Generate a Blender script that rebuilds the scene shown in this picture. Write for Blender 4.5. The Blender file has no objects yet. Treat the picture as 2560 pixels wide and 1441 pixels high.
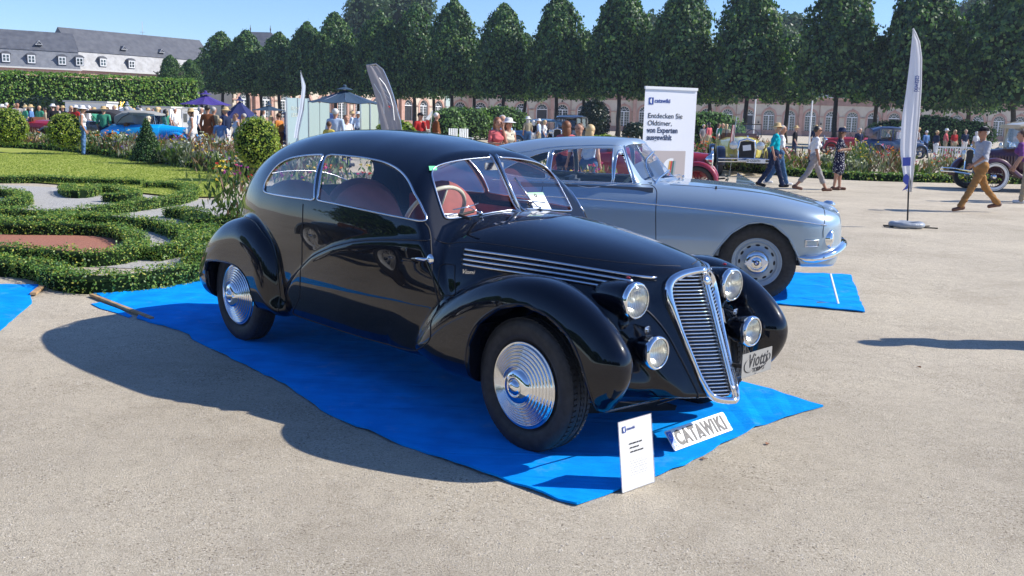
import bpy, bmesh, math, random
import numpy as np
from mathutils import Vector, Matrix
R = math.radians
random.seed(7); RNG = np.random.default_rng(11)
scene = bpy.context.scene
COL = scene.collection

# ---------------------------------------------------------------- camera
def setup_camera():
    f_px, pitch, roll, h = 2395.0, .175, .0267, 1.635
    cp, sp = math.cos(pitch), math.sin(pitch)
    fw = Vector((0, cp, -sp)); up = Vector((0, sp, cp)); rt = Vector((1, 0, 0))
    c, s = math.cos(roll), math.sin(roll)
    r2 = c*rt + s*up; u2 = -s*rt + c*up
    cd = bpy.data.cameras.new('camera'); cam = bpy.data.objects.new('camera', cd)
    cd.sensor_width = 36.0; cd.sensor_fit = 'HORIZONTAL'; cd.lens = f_px/2560*36
    cd.clip_start = .05; cd.clip_end = 2000
    m = Matrix((r2, u2, -fw)).transposed().to_4x4(); m.translation = Vector((0, 0, h))
    cam.matrix_world = m
    COL.objects.link(cam); scene.camera = cam
setup_camera()

# ---------------------------------------------------------------- world, sun, exposure
SUN_EL, SUN_DIR = R(38.5), Vector((-1.0, -.05, 0)).normalized()     # direction the light travels over the ground
w = bpy.data.worlds.new('World'); scene.world = w; w.use_nodes = True
nt = w.node_tree; nt.nodes.clear()
sky = nt.nodes.new('ShaderNodeTexSky'); sky.sky_type = 'NISHITA'; sky.sun_disc = False
to_sun = -SUN_DIR
sky.sun_elevation = SUN_EL; sky.sun_rotation = math.atan2(to_sun.x, to_sun.y)
sky.altitude = 100; sky.air_density = 1.0; sky.dust_density = .05; sky.ozone_density = 5.0
bg = nt.nodes.new('ShaderNodeBackground'); bg.inputs[1].default_value = .115
wo = nt.nodes.new('ShaderNodeOutputWorld')
tint = nt.nodes.new('ShaderNodeMix'); tint.data_type = 'RGBA'; tint.blend_type = 'MULTIPLY'; tint.inputs[0].default_value = 1; tint.inputs[7].default_value = (.82, .92, 1.14, 1)
nt.links.new(sky.outputs[0], tint.inputs[6]); nt.links.new(tint.outputs[2], bg.inputs[0]); nt.links.new(bg.outputs[0], wo.inputs[0])
sl = bpy.data.lights.new('sun', 'SUN'); sl.energy = 4.9; sl.angle = R(.55); sl.color = (1, .945, .86)
so = bpy.data.objects.new('sun', sl)
dv = Vector((SUN_DIR.x*math.cos(SUN_EL), SUN_DIR.y*math.cos(SUN_EL), -math.sin(SUN_EL)))
so.rotation_euler = dv.to_track_quat('-Z', 'Y').to_euler(); so.location = (30, 0, 30); COL.objects.link(so)
scene.view_settings.view_transform = 'Standard'; scene.view_settings.look = 'None'
scene.view_settings.gamma = 1; scene.view_settings.use_curve_mapping = False
scene.view_settings.exposure = .5

# ---------------------------------------------------------------- tagging
def tag(o, label=None, cat=None, group=None, kind=None):
    if label: o['label'] = label
    if cat: o['category'] = cat
    if group: o['group'] = group
    if kind: o['kind'] = kind
    return o
def empty(name, loc=(0, 0, 0), rz=0, label=None, cat=None, group=None):
    o = bpy.data.objects.new(name, None); o.location = loc; o.rotation_euler = (0, 0, rz)
    o.empty_display_size = .2
    COL.objects.link(o); return tag(o, label, cat, group)
def copy_tree(o, parent=None, label=None, loc=None, rz=None, scale=None):
    c = o.copy(); COL.objects.link(c)
    if parent is not None: c.parent = parent
    if label: c['label'] = label
    if loc is not None: c.location = loc
    if rz is not None: c.rotation_euler = (0, 0, rz)
    if scale is not None: c.scale = (scale,)*3 if not hasattr(scale, '__len__') else scale
    for ch in CHILD.get(o.name, []):
        copy_tree(ch, c)
    return c
CHILD = {}
def link(o, parent=None):
    COL.objects.link(o)
    if parent is not None:
        o.parent = parent; CHILD.setdefault(parent.name, []).append(o)
    return o

# ---------------------------------------------------------------- materials
MATS = {}
def mat(name, col=(.5, .5, .5), rough=.6, metal=0., spec=.5, coat=0., coatr=.03, alpha=1., emit=None,
        var=0., vscale=8., col2=None, bump=0., bscale=40., trans=0., sss=0., flake=0.):
    if name in MATS: return MATS[name]
    m = bpy.data.materials.new(name); m.use_nodes = True; MATS[name] = m
    n = m.node_tree.nodes; l = m.node_tree.links; b = n['Principled BSDF']
    b.inputs['Base Color'].default_value = (*col, 1); b.inputs['Roughness'].default_value = rough
    b.inputs['Metallic'].default_value = metal; b.inputs['Specular IOR Level'].default_value = spec
    b.inputs['Coat Weight'].default_value = coat; b.inputs['Coat Roughness'].default_value = coatr
    if trans: b.inputs['Transmission Weight'].default_value = trans
    if emit: b.inputs['Emission Color'].default_value = (*emit, 1); b.inputs['Emission Strength'].default_value = 1
    tc = None
    if var or col2 or bump:
        tc = n.new('ShaderNodeTexCoord')
    if var or col2:
        nz = n.new('ShaderNodeTexNoise'); nz.inputs['Scale'].default_value = vscale; nz.inputs['Detail'].default_value = 5
        l.new(tc.outputs['Object'], nz.inputs['Vector'])
        rp = n.new('ShaderNodeValToRGB'); c2 = col2 or tuple(min(1, c*(1+var)) for c in col)
        c1 = col if col2 else tuple(c*(1-var) for c in col)
        rp.color_ramp.elements[0].position = .36; rp.color_ramp.elements[1].position = .64
        rp.color_ramp.elements[0].color = (*c1, 1); rp.color_ramp.elements[1].color = (*c2, 1)
        l.new(nz.outputs['Fac'], rp.inputs[0]); l.new(rp.outputs[0], b.inputs['Base Color'])
    if bump:
        nb = n.new('ShaderNodeTexNoise'); nb.inputs['Scale'].default_value = bscale; nb.inputs['Detail'].default_value = 4
        l.new(tc.outputs['Object'], nb.inputs['Vector'])
        bp = n.new('ShaderNodeBump'); bp.inputs['Strength'].default_value = bump; bp.inputs['Distance'].default_value = .02
        l.new(nb.outputs['Fac'], bp.inputs['Height']); l.new(bp.outputs[0], b.inputs['Normal'])
    return m
def glass_mat(name, tint=(1, 1, 1), refl=1.0, rough=.0, base_r=.06):
    if name in MATS: return MATS[name]
    m = bpy.data.materials.new(name); m.use_nodes = True; MATS[name] = m
    n = m.node_tree.nodes; l = m.node_tree.links; n.clear()
    o = n.new('ShaderNodeOutputMaterial'); mx = n.new('ShaderNodeMixShader')
    t = n.new('ShaderNodeBsdfTransparent'); t.inputs[0].default_value = (*tint, 1)
    g = n.new('ShaderNodeBsdfGlossy'); g.inputs['Roughness'].default_value = rough; g.inputs[0].default_value = (refl,)*3+(1,)
    fr = n.new('ShaderNodeLayerWeight'); fr.inputs[0].default_value = .5
    pw = n.new('ShaderNodeMath'); pw.operation = 'POWER'; pw.inputs[1].default_value = 3.6
    ma = n.new('ShaderNodeMath'); ma.operation = 'MULTIPLY_ADD'; ma.inputs[1].default_value = .92; ma.inputs[2].default_value = base_r
    l.new(fr.outputs['Facing'], pw.inputs[0]); l.new(pw.outputs[0], ma.inputs[0])
    l.new(ma.outputs[0], mx.inputs[0]); l.new(t.outputs[0], mx.inputs[1]); l.new(g.outputs[0], mx.inputs[2]); l.new(mx.outputs[0], o.inputs[0])
    return m

# ---------------------------------------------------------------- mesh builder
class MB:
    """collects simple shapes and links them as one mesh object"""
    def __init__(s): s.v = []; s.f = []; s.mi = []; s.cur = 0
    def add(s, verts, faces, mi=None):
        o = len(s.v); s.v += [tuple(p) for p in verts]
        for fc in faces: s.f.append(tuple(i+o for i in fc)); s.mi.append(s.cur if mi is None else mi)
        return s
    def box(s, c, d, rz=0, M=None, mi=None):
        x, y, z = d[0]/2, d[1]/2, d[2]/2
        P = [Vector((a*x, b*y, e*z)) for e in (-1, 1) for b in (-1, 1) for a in (-1, 1)]
        Rm = Matrix.Rotation(rz, 3, 'Z') if M is None else M
        P = [Rm @ p + Vector(c) for p in P]
        return s.add(P, [(0, 2, 3, 1), (4, 5, 7, 6), (0, 1, 5, 4), (2, 6, 7, 3), (0, 4, 6, 2), (1, 3, 7, 5)], mi)
    def tube(s, pts, r, n=8, cap=True, closed=False, flat=1.0, up=None, mi=None):
        pts = [Vector(p) for p in pts]; N = len(pts)
        rr = r if hasattr(r, '__len__') else [r]*N
        rings = []; prev = None
        for i, p in enumerate(pts):
            a = pts[(i-1) % N] if (i or closed) else pts[0]; b = pts[(i+1) % N] if (i < N-1 or closed) else pts[-1]
            t = (b-a)
            if t.length < 1e-9: t = Vector((0, 0, 1))
            t.normalize()
            if up is not None: u = Vector(up)
            elif prev is not None: u = prev
            else: u = Vector((0, 0, 1)) if abs(t.z) < .9 else Vector((1, 0, 0))
            x = t.cross(u)
            if x.length < 1e-6: x = t.cross(Vector((1, .3, .2)))
            x.normalize(); y = x.cross(t).normalized(); prev = y
            rings.append([p + x*math.cos(2*math.pi*k/n)*rr[i] + y*math.sin(2*math.pi*k/n)*rr[i]*flat for k in range(n)])
        V = [q for rg in rings for q in rg]; F = []
        for i in range(N if closed else N-1):
            j = (i+1) % N
            for k in range(n): F.append((i*n+k, i*n+(k+1) % n, j*n+(k+1) % n, j*n+k))
        if cap and not closed:
            F.append(tuple(reversed(range(n)))); F.append(tuple((N-1)*n+k for k in range(n)))
        return s.add(V, F, mi)
    def lathe(s, prof, n=32, M=None, mi=None, close=False):
        """prof: (radius, axial) about local Z"""
        V = []; F = []
        for (r, a) in prof:
            for k in range(n):
                t = 2*math.pi*k/n; V.append(Vector((r*math.cos(t), r*math.sin(t), a)))
        for i in range(len(prof)-1):
            for k in range(n): F.append((i*n+k, i*n+(k+1) % n, (i+1)*n+(k+1) % n, (i+1)*n+k))
        if close:
            F.append(tuple(reversed(range(n)))); F.append(tuple((len(prof)-1)*n+k for k in range(n)))
        if M is not None: V = [M @ p for p in V]
        return s.add(V, F, mi)
    def ball(s, c, r, n=10, m=7, mi=None, M=None):
        rx, ry, rz = r if hasattr(r, '__len__') else (r, r, r)
        V = []; F = []
        for i in range(m+1):
            ph = math.pi*i/m
            for k in range(n):
                t = 2*math.pi*k/n
                p = Vector((rx*math.sin(ph)*math.cos(t), ry*math.sin(ph)*math.sin(t), rz*math.cos(ph)))
                if M is not None: p = M @ p
                V.append(p + Vector(c))
        for i in range(m):
            for k in range(n): F.append((i*n+k, (i+1)*n+k, (i+1)*n+(k+1) % n, i*n+(k+1) % n))
        return s.add(V, F, mi)
    def prism(s, poly, axis, a, b, mi=None, M=None):
        """poly (2D) extruded along axis index from a to b"""
        n = len(poly); V = []
        for q in (a, b):
            for (u, v) in poly:
                p = [0, 0, 0]; o = [i for i in range(3) if i != axis]; p[o[0]] = u; p[o[1]] = v; p[axis] = q
                p = Vector(p); V.append(M @ p if M is not None else p)
        F = [tuple(range(n)), tuple(reversed(range(n, 2*n)))] + [(i, i+n, (i+1) % n+n, (i+1) % n) for i in range(n)]
        return s.add(V, F, mi)
    def quad(s, a, b, c, d, mi=None): return s.add([a, b, c, d], [(0, 1, 2, 3)], mi)
    def build(s, name, m, parent=None, smooth=False, angle=None, bevel=0, loc=None, rot=None):
        me = bpy.data.meshes.new(name); me.from_pydata([tuple(p) for p in s.v], [], s.f)
        ms = m if isinstance(m, (list, tuple)) else [m]
        for q in ms: me.materials.append(q)
        if len(ms) > 1: me.polygons.foreach_set('material_index', s.mi)
        if smooth or angle: me.polygons.foreach_set('use_smooth', [True]*len(me.polygons))
        bm = bmesh.new(); bm.from_mesh(me); bmesh.ops.recalc_face_normals(bm, faces=bm.faces)
        if bevel: bmesh.ops.bevel(bm, geom=list(bm.edges), offset=bevel, segments=2, affect='EDGES', clamp_overlap=True)
        bm.to_mesh(me); bm.free(); me.update()
        if angle: me.set_sharp_from_angle(angle=R(angle))
        o = bpy.data.objects.new(name, me); link(o, parent)
        if loc is not None: o.location = loc
        if rot is not None: o.rotation_euler = rot
        return o
def mesh_obj(name, V, F, m, parent=None, smooth=False, normals=None):
    V = np.asarray(V, dtype=np.float32)
    me = bpy.data.meshes.new(name)
    if isinstance(F, np.ndarray):
        nf, k = F.shape
        me.vertices.add(len(V)); me.vertices.foreach_set('co', V.ravel())
        me.loops.add(nf*k); me.loops.foreach_set('vertex_index', F.ravel().astype(np.int32))
        me.polygons.add(nf); me.polygons.foreach_set('loop_start', np.arange(0, nf*k, k, dtype=np.int32))
        me.update(calc_edges=True)
    else:
        me.from_pydata(V.tolist(), [], F)
    for q in (m if isinstance(m, (list, tuple)) else [m]): me.materials.append(q)
    if smooth or normals is not None: me.polygons.foreach_set('use_smooth', np.ones(len(me.polygons), bool))
    if normals is not None: me.normals_split_custom_set_from_vertices(np.asarray(normals, dtype=np.float32))
    me.update()
    o = bpy.data.objects.new(name, me); link(o, parent); return o
def text_mesh(txt, size, ext=0., shear=0., bold=0., align='LEFT', spacing=1.0):
    cu = bpy.data.curves.new('t', 'FONT'); cu.body = txt; cu.size = size; cu.extrude = ext; cu.shear = shear
    cu.offset = bold; cu.align_x = align; cu.space_character = spacing; cu.resolution_u = 3
    o = bpy.data.objects.new('t', cu); COL.objects.link(o)
    dg = bpy.context.evaluated_depsgraph_get(); me = bpy.data.meshes.new_from_object(o.evaluated_get(dg))
    V = [v.co.copy() for v in me.vertices]; F = [tuple(p.vertices) for p in me.polygons]
    bpy.data.objects.remove(o); bpy.data.curves.remove(cu); bpy.data.meshes.remove(me)
    return V, F

# ---------------------------------------------------------------- implicit surfaces (coachwork)
def smin(a, b, k):
    h = np.clip(.5+.5*(b-a)/k, 0, 1); return b*(1-h)+a*h-k*h*(1-h)
def smax(a, b, k): return -smin(-a, -b, k)
def spl(xs, ys):
    """smooth monotone-ish interpolation table (pchip)"""
    xs = np.array(xs, float); ys = np.array(ys, float)
    h = np.diff(xs); d = np.diff(ys)/h; m = np.zeros_like(xs)
    for i in range(1, len(xs)-1):
        m[i] = 0 if d[i-1]*d[i] <= 0 else (h[i-1]+h[i])*2/((2*h[i]+h[i-1])/d[i-1]+(h[i]+2*h[i-1])/d[i])*.75+.0
        if d[i-1]*d[i] > 0: m[i] = 3*(h[i-1]+h[i])/((2*h[i]+h[i-1])/d[i-1]+(h[i]+2*h[i-1])/d[i])
    m[0] = d[0]; m[-1] = d[-1]
    gx = np.arange(xs[0], xs[-1]+.002, .004)
    i = np.clip(np.searchsorted(xs, gx, side='right')-1, 0, len(h)-1)
    t = (gx-xs[i])/h[i]
    gy = (2*t**3-3*t**2+1)*ys[i]+(t**3-2*t**2+t)*h[i]*m[i]+(-2*t**3+3*t**2)*ys[i+1]+(t**3-t**2)*h[i]*m[i+1]
    k = np.exp(-.5*(np.arange(-15, 16)/5.)**2); k /= k.sum()
    gy = np.convolve(np.pad(gy, 15, mode='reflect', reflect_type='odd'), k, mode='valid')
    return lambda x: np.interp(x, gx, gy)
def poly_sdf_table(poly, lo, hi, step=.01, closed=True, smooth=2, sub=8):
    """signed distance to a smoothed closed polygon, tabulated; returns bilinear lookup (x,z)"""
    P = np.array(poly, float)
    if sub:                                   # Catmull-Rom round trip
        n = len(P); Q = []
        for i in range(n):
            p0, p1, p2, p3 = P[i-1], P[i], P[(i+1) % n], P[(i+2) % n]
            for t in np.linspace(0, 1, sub, endpoint=False):
                Q.append(.5*((2*p1)+(-p0+p2)*t+(2*p0-5*p1+4*p2-p3)*t*t+(-p0+3*p1-3*p2+p3)*t**3))
        P = np.array(Q)
    gx = np.arange(lo[0], hi[0]+step, step); gz = np.arange(lo[1], hi[1]+step, step)
    X, Z = np.meshgrid(gx, gz, indexing='ij'); d = np.full(X.shape, 1e9); ins = np.zeros(X.shape, bool)
    n = len(P)
    for i in range(n):
        a = P[i]; b = P[(i+1) % n]; e = b-a; L = e@e
        t = np.clip(((X-a[0])*e[0]+(Z-a[1])*e[1])/max(L, 1e-12), 0, 1)
        d = np.minimum(d, np.hypot(X-a[0]-t*e[0], Z-a[1]-t*e[1]))
        c = ((a[1] > Z) != (b[1] > Z)) & (X < (b[0]-a[0])*(Z-a[1])/(b[1]-a[1]+1e-12)+a[0]); ins ^= c
    d = np.where(ins, -d, d)
    for _ in range(smooth):
        p = np.pad(d, 1, mode='edge'); d = (p[1:-1, 1:-1]*4+p[:-2, 1:-1]+p[2:, 1:-1]+p[1:-1, :-2]+p[1:-1, 2:])/8
    def look(x, z):
        u = np.clip((x-lo[0])/step, 0, len(gx)-1.001); v = np.clip((z-lo[1])/step, 0, len(gz)-1.001)
        i = u.astype(int); j = v.astype(int); a = u-i; b = v-j
        return (d[i, j]*(1-a)*(1-b)+d[i+1, j]*a*(1-b)+d[i, j+1]*(1-a)*b+d[i+1, j+1]*a*b)
    return look
def catmull(poly, sub=8, closed=True):
    P = np.array(poly, float); n = len(P); Q = []
    for i in range(n if closed else n-1):
        g = (lambda k: P[k % n]) if closed else (lambda k: P[min(max(k, 0), n-1)])
        p0, p1, p2, p3 = g(i-1), g(i), g(i+1), g(i+2)
        for t in np.linspace(0, 1, sub, endpoint=False):
            Q.append(.5*((2*p1)+(-p0+p2)*t+(2*p0-5*p1+4*p2-p3)*t*t+(-p0+3*p1-3*p2+p3)*t**3))
    if not closed: Q.append(P[-1])
    return np.array(Q)
def in_poly(P, x, z):
    ins = np.zeros(x.shape, bool); n = len(P)
    for i in range(n):
        a = P[i]; b = P[(i+1) % n]
        ins ^= ((a[1] > z) != (b[1] > z)) & (x < (b[0]-a[0])*(z-a[1])/(b[1]-a[1]+1e-12)+a[0])
    return ins
def snap_poly(P, x, z):
    best = np.full(x.shape, 1e9); qx = x.copy(); qz = z.copy(); n = len(P)
    for i in range(n):
        a = P[i]; b = P[(i+1) % n]; e = b-a
        t = np.clip(((x-a[0])*e[0]+(z-a[1])*e[1])/max(e@e, 1e-12), 0, 1)
        px = a[0]+t*e[0]; pz = a[1]+t*e[1]; d = np.hypot(x-px, z-pz); m = d < best
        best = np.where(m, d, best); qx = np.where(m, px, qx); qz = np.where(m, pz, qz)
    return best, qx, qz
def grad(f, P, h=.003):
    g = np.zeros_like(P)
    for k in range(3):
        e = np.zeros(3); e[k] = h
        g[:, k] = (f(*(P+e).T)-f(*(P-e).T))/(2*h)
    return g
def project(f, P, it=4, cap=.02):
    for _ in range(it):
        v = f(*P.T); g = grad(f, P); n2 = (g**2).sum(1)+1e-9
        s = -(v/n2)[:, None]*g; L = np.linalg.norm(s, axis=1)
        s *= np.minimum(1, cap/(L+1e-9))[:, None]; P = P+s
    return P
def surface_nets(f, lo, hi, step, sym=True):
    """quad mesh of f=0; when f is symmetric in y only one half is evaluated"""
    ax = [np.arange(lo[k], hi[k]+step, step) for k in range(3)]
    if sym:
        ny = int(round((hi[1])/step)); ys = np.arange(-ny, ny+1)*step; ax[1] = ys
        half = ys[:ny+1]
    else: half = ax[1]
    X, Y, Z = np.meshgrid(ax[0], half, ax[2], indexing='ij')
    F = f(X.ravel(), Y.ravel(), Z.ravel()).reshape(X.shape)
    if sym: F = np.concatenate([F, F[:, :-1][:, ::-1]], axis=1)
    S = F < 0
    a = S[:-1, :-1, :-1]; cnt = np.zeros(a.shape, int)
    for i in (0, 1):
        for j in (0, 1):
            for k in (0, 1): cnt += S[i:S.shape[0]-1+i, j:S.shape[1]-1+j, k:S.shape[2]-1+k]
    act = (cnt > 0) & (cnt < 8)
    idx = -np.ones(a.shape, int); idx[act] = np.arange(act.sum())
    ci = np.argwhere(act)
    acc = np.zeros((len(ci), 3)); num = np.zeros(len(ci))
    offs = [(i, j, k) for i in (0, 1) for j in (0, 1) for k in (0, 1)]
    for A in offs:
        for d in range(3):
            if A[d]: continue
            B = list(A); B[d] = 1
            fa = F[ci[:, 0]+A[0], ci[:, 1]+A[1], ci[:, 2]+A[2]]; fb = F[ci[:, 0]+B[0], ci[:, 1]+B[1], ci[:, 2]+B[2]]
            m = (fa < 0) != (fb < 0); t = np.where(m, fa/(fa-fb+1e-20), 0)
            p = np.tile(np.array(A, float), (len(ci), 1)); p[:, d] += t
            acc += p*m[:, None]; num += m
    P = (ci+acc/num[:, None])*step+np.array([ax[0][0], ax[1][0], ax[2][0]])
    Q = []
    for d in range(3):
        e1, e2 = [(1, 2), (2, 0), (0, 1)][d]
        sl1 = [slice(None)]*3; sl2 = [slice(None)]*3; sl1[d] = slice(0, -1); sl2[d] = slice(1, None)
        ch = S[tuple(sl1)] != S[tuple(sl2)]; inn = S[tuple(sl1)]
        e = np.argwhere(ch); e = e[(e[:, e1] > 0) & (e[:, e2] > 0) & (e[:, e1] < S.shape[e1]-1) & (e[:, e2] < S.shape[e2]-1)]
        flip = inn[e[:, 0], e[:, 1], e[:, 2]]
        q = []
        for (u, v) in ((0, 0), (-1, 0), (-1, -1), (0, -1)):
            c = e.copy(); c[:, e1] += u; c[:, e2] += v; q.append(idx[c[:, 0], c[:, 1], c[:, 2]])
        q = np.stack(q, 1); q[~flip] = q[~flip][:, ::-1]; Q.append(q)
    Q = np.concatenate(Q); Q = Q[(Q >= 0).all(1)]
    return P, Q
def cyl_y(x, y, z): return Matrix.Translation((x, y, z)) @ Matrix.Rotation(R(90), 4, 'X')   # local +Z -> -Y
def ground_material():
    m = bpy.data.materials.new('gravel'); m.use_nodes = True; MATS['gravel'] = m
    n = m.node_tree.nodes; l = m.node_tree.links; b = n['Principled BSDF']; b.inputs['Roughness'].default_value = .93; b.inputs['Specular IOR Level'].default_value = .2
    tc = n.new('ShaderNodeTexCoord')
    def noise(s, d=4, ro=.6):
        q = n.new('ShaderNodeTexNoise'); q.inputs['Scale'].default_value = s; q.inputs['Detail'].default_value = d; q.inputs['Roughness'].default_value = ro
        l.new(tc.outputs['Object'], q.inputs['Vector']); return q
    def ramp(src, stops):
        r = n.new('ShaderNodeValToRGB'); e = r.color_ramp.elements
        e[0].position, e[0].color = stops[0][0], (*stops[0][1], 1); e[1].position, e[1].color = stops[-1][0], (*stops[-1][1], 1)
        for p, c in stops[1:-1]:
            x = e.new(p); x.color = (*c, 1)
        l.new(src, r.inputs[0]); return r
    def mixc(a, bb, fac=.5, mode='MIX', fs=None):
        x = n.new('ShaderNodeMix'); x.data_type = 'RGBA'; x.blend_type = mode; x.inputs[0].default_value = fac
        l.new(a, x.inputs[6]); l.new(bb, x.inputs[7])
        if fs: l.new(fs, x.inputs[0])
        return x.outputs[2]
    v = n.new('ShaderNodeTexVoronoi'); v.inputs['Scale'].default_value = 130; v.inputs['Randomness'].default_value = 1; l.new(tc.outputs['Object'], v.inputs['Vector'])
    v2 = n.new('ShaderNodeTexVoronoi'); v2.inputs['Scale'].default_value = 260; l.new(tc.outputs['Object'], v2.inputs['Vector'])
    sep = n.new('ShaderNodeSeparateColor'); l.new(v.outputs['Color'], sep.inputs[0])
    sep2 = n.new('ShaderNodeSeparateColor'); l.new(v2.outputs['Color'], sep2.inputs[0])
    c1 = ramp(sep.outputs[0], [(.0, (.19, .16, .12)), (.08, (.45, .395, .305)), (.5, (.565, .50, .39)), (.9, (.63, .565, .45)), (1., (.76, .70, .59))])
    c2 = ramp(sep2.outputs[1], [(.0, (.29, .25, .19)), (.25, (.505, .45, .35)), (.8, (.595, .53, .42)), (1., (.70, .63, .52))])
    pn = noise(1.4, 6, .7); pr = ramp(pn.outputs['Fac'], [(.40, (0, 0, 0)), (.62, (1, 1, 1))])
    cc = mixc(c1.outputs[0], c2.outputs[0], fs=pr.outputs[0])
    big = noise(.35, 5); br = ramp(big.outputs['Fac'], [(.38, (.88, .87, .86)), (.62, (1.04, 1.03, 1.02))])
    cc = mixc(cc, br.outputs[0], 1., 'MULTIPLY')
    mid = noise(9, 5, .7); mr = ramp(mid.outputs['Fac'], [(.3, (.90, .89, .88)), (.55, (1., 1., 1.)), (.75, (1.04, 1.03, 1.02))])
    cc = mixc(cc, mr.outputs[0], 1., 'MULTIPLY')
    l.new(cc, b.inputs['Base Color'])
    # dark pits and pale grains of many sizes
    sp = noise(210, 3, .6); spr = ramp(sp.outputs['Fac'], [(.30, (.42, .40, .38)), (.40, (1., 1., 1.)), (.66, (1., 1., 1.)), (.76, (1.22, 1.20, 1.17))])
    cc2 = mixc(cc, spr.outputs[0], 1., 'MULTIPLY')
    sp2 = noise(85, 3, .55); sr2 = ramp(sp2.outputs['Fac'], [(.27, (.55, .53, .51)), (.33, (1., 1., 1.)), (1., (1., 1., 1.))]); cc2 = mixc(cc2, sr2.outputs[0], 1., 'MULTIPLY')
    wv = noise(.9, 7, .65); wr = ramp(wv.outputs['Fac'], [(.38, (.89, .88, .87)), (.5, (1., 1., 1.)), (.64, (1.05, 1.05, 1.04))]); cc2 = mixc(cc2, wr.outputs[0], 1., 'MULTIPLY')
    l.new(cc2, b.inputs['Base Color'])
    bp = n.new('ShaderNodeBump'); bp.inputs['Strength'].default_value = 1.; bp.inputs['Distance'].default_value = .012
    q1 = noise(120, 5, .7); q2 = noise(7, 3, .5); ad = n.new('ShaderNodeMath'); ad.operation = 'MULTIPLY_ADD'; ad.inputs[1].default_value = 1.0
    l.new(q2.outputs['Fac'], ad.inputs[0]); l.new(q1.outputs['Fac'], ad.inputs[2]); l.new(ad.outputs[0], bp.inputs['Height']); l.new(bp.outputs[0], b.inputs['Normal'])
    return m
M_gravel = ground_material()
mb = MB(); mb.quad((-400, -60, 0), (400, -60, 0), (400, 500, 0), (-400, 500, 0)); g = mb.build('ground', M_gravel); g['kind'] = 'structure'
# loose pebbles near the camera: real stones, too many to count
def pebbles():
    n = 42000; V = []; F = []
    y = 2.2+13*RNG.random(n)**1.6; x = (RNG.random(n)-.5)*2*(y*.58+.4); 
    s = .0022+.0042*RNG.random(n)**2.5; a = RNG.random(n)*6.28
    base = np.array([(1, 0, 0), (-.4, .8, 0), (-.5, -.8, 0.), (.1, .05, .75)])
    P = base[None]*s[:, None, None]*(1+.4*RNG.random((n, 4, 1)))
    c, q = np.cos(a), np.sin(a)
    X = P[:, :, 0]*c[:, None]-P[:, :, 1]*q[:, None]+x[:, None]; Y = P[:, :, 0]*q[:, None]+P[:, :, 1]*c[:, None]+y[:, None]; Z = P[:, :, 2]-.0003
    V = np.stack([X, Y, Z], 2).reshape(-1, 3)
    o = (np.arange(n)*4)[:, None]; F = np.concatenate([o+np.array([[0, 1, 3]]), o+np.array([[1, 2, 3]]), o+np.array([[2, 0, 3]])])
    ob = mesh_obj('pebbles', V, F, mat('pebble', (.30, .27, .23), .9, col2=(.5, .46, .4), vscale=40)); ob['kind'] = 'stuff'
pebbles()
M_carpet = mat('blue carpet', (.0, .31, .96), .95, spec=.1, var=.12, vscale=5, bump=.5, bscale=350)
def carpet_mat():
    m = M_carpet; n = m.node_tree.nodes; l = m.node_tree.links; b = n['Principled BSDF']
    tc = n.new('ShaderNodeTexCoord'); q = n.new('ShaderNodeTexNoise'); q.inputs['Scale'].default_value = 3.2; q.inputs['Detail'].default_value = 9; q.inputs['Roughness'].default_value = .75
    l.new(tc.outputs['Object'], q.inputs['Vector']); r = n.new('ShaderNodeValToRGB'); r.color_ramp.elements[0].position = .57; r.color_ramp.elements[1].position = .78
    l.new(q.outputs['Fac'], r.inputs[0]); mx = n.new('ShaderNodeMix'); mx.data_type = 'RGBA'
    old = b.inputs['Base Color'].links[0].from_socket; l.new(old, mx.inputs[6]); mx.inputs[7].default_value = (.17, .44, .88, 1)
    ml = n.new('ShaderNodeMath'); ml.operation = 'MULTIPLY'; ml.inputs[1].default_value = .7; l.new(r.outputs[0], ml.inputs[0]); l.new(ml.outputs[0], mx.inputs[0]); l.new(mx.outputs[2], b.inputs['Base Color'])
carpet_mat()
def carpet_folds():
    n = M_carpet.node_tree.nodes; l = M_carpet.node_tree.links; b = n['Principled BSDF']; old = b.inputs['Normal'].links[0].from_socket
    tc = n.new('ShaderNodeTexCoord'); mp = n.new('ShaderNodeMapping'); mp.inputs['Rotation'].default_value = (0, 0, .82); mp.inputs['Scale'].default_value = (.6, 2.4, 1); l.new(tc.outputs['Object'], mp.inputs[0])
    q = n.new('ShaderNodeTexNoise'); q.inputs['Scale'].default_value = 1.6; q.inputs['Detail'].default_value = 3; q.inputs['Distortion'].default_value = .8; l.new(mp.outputs[0], q.inputs['Vector'])
    bp = n.new('ShaderNodeBump'); bp.inputs['Strength'].default_value = .5; bp.inputs['Distance'].default_value = .10; l.new(q.outputs['Fac'], bp.inputs['Height']); l.new(old, bp.inputs['Normal']); l.new(bp.outputs[0], b.inputs['Normal'])
carpet_folds()
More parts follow.
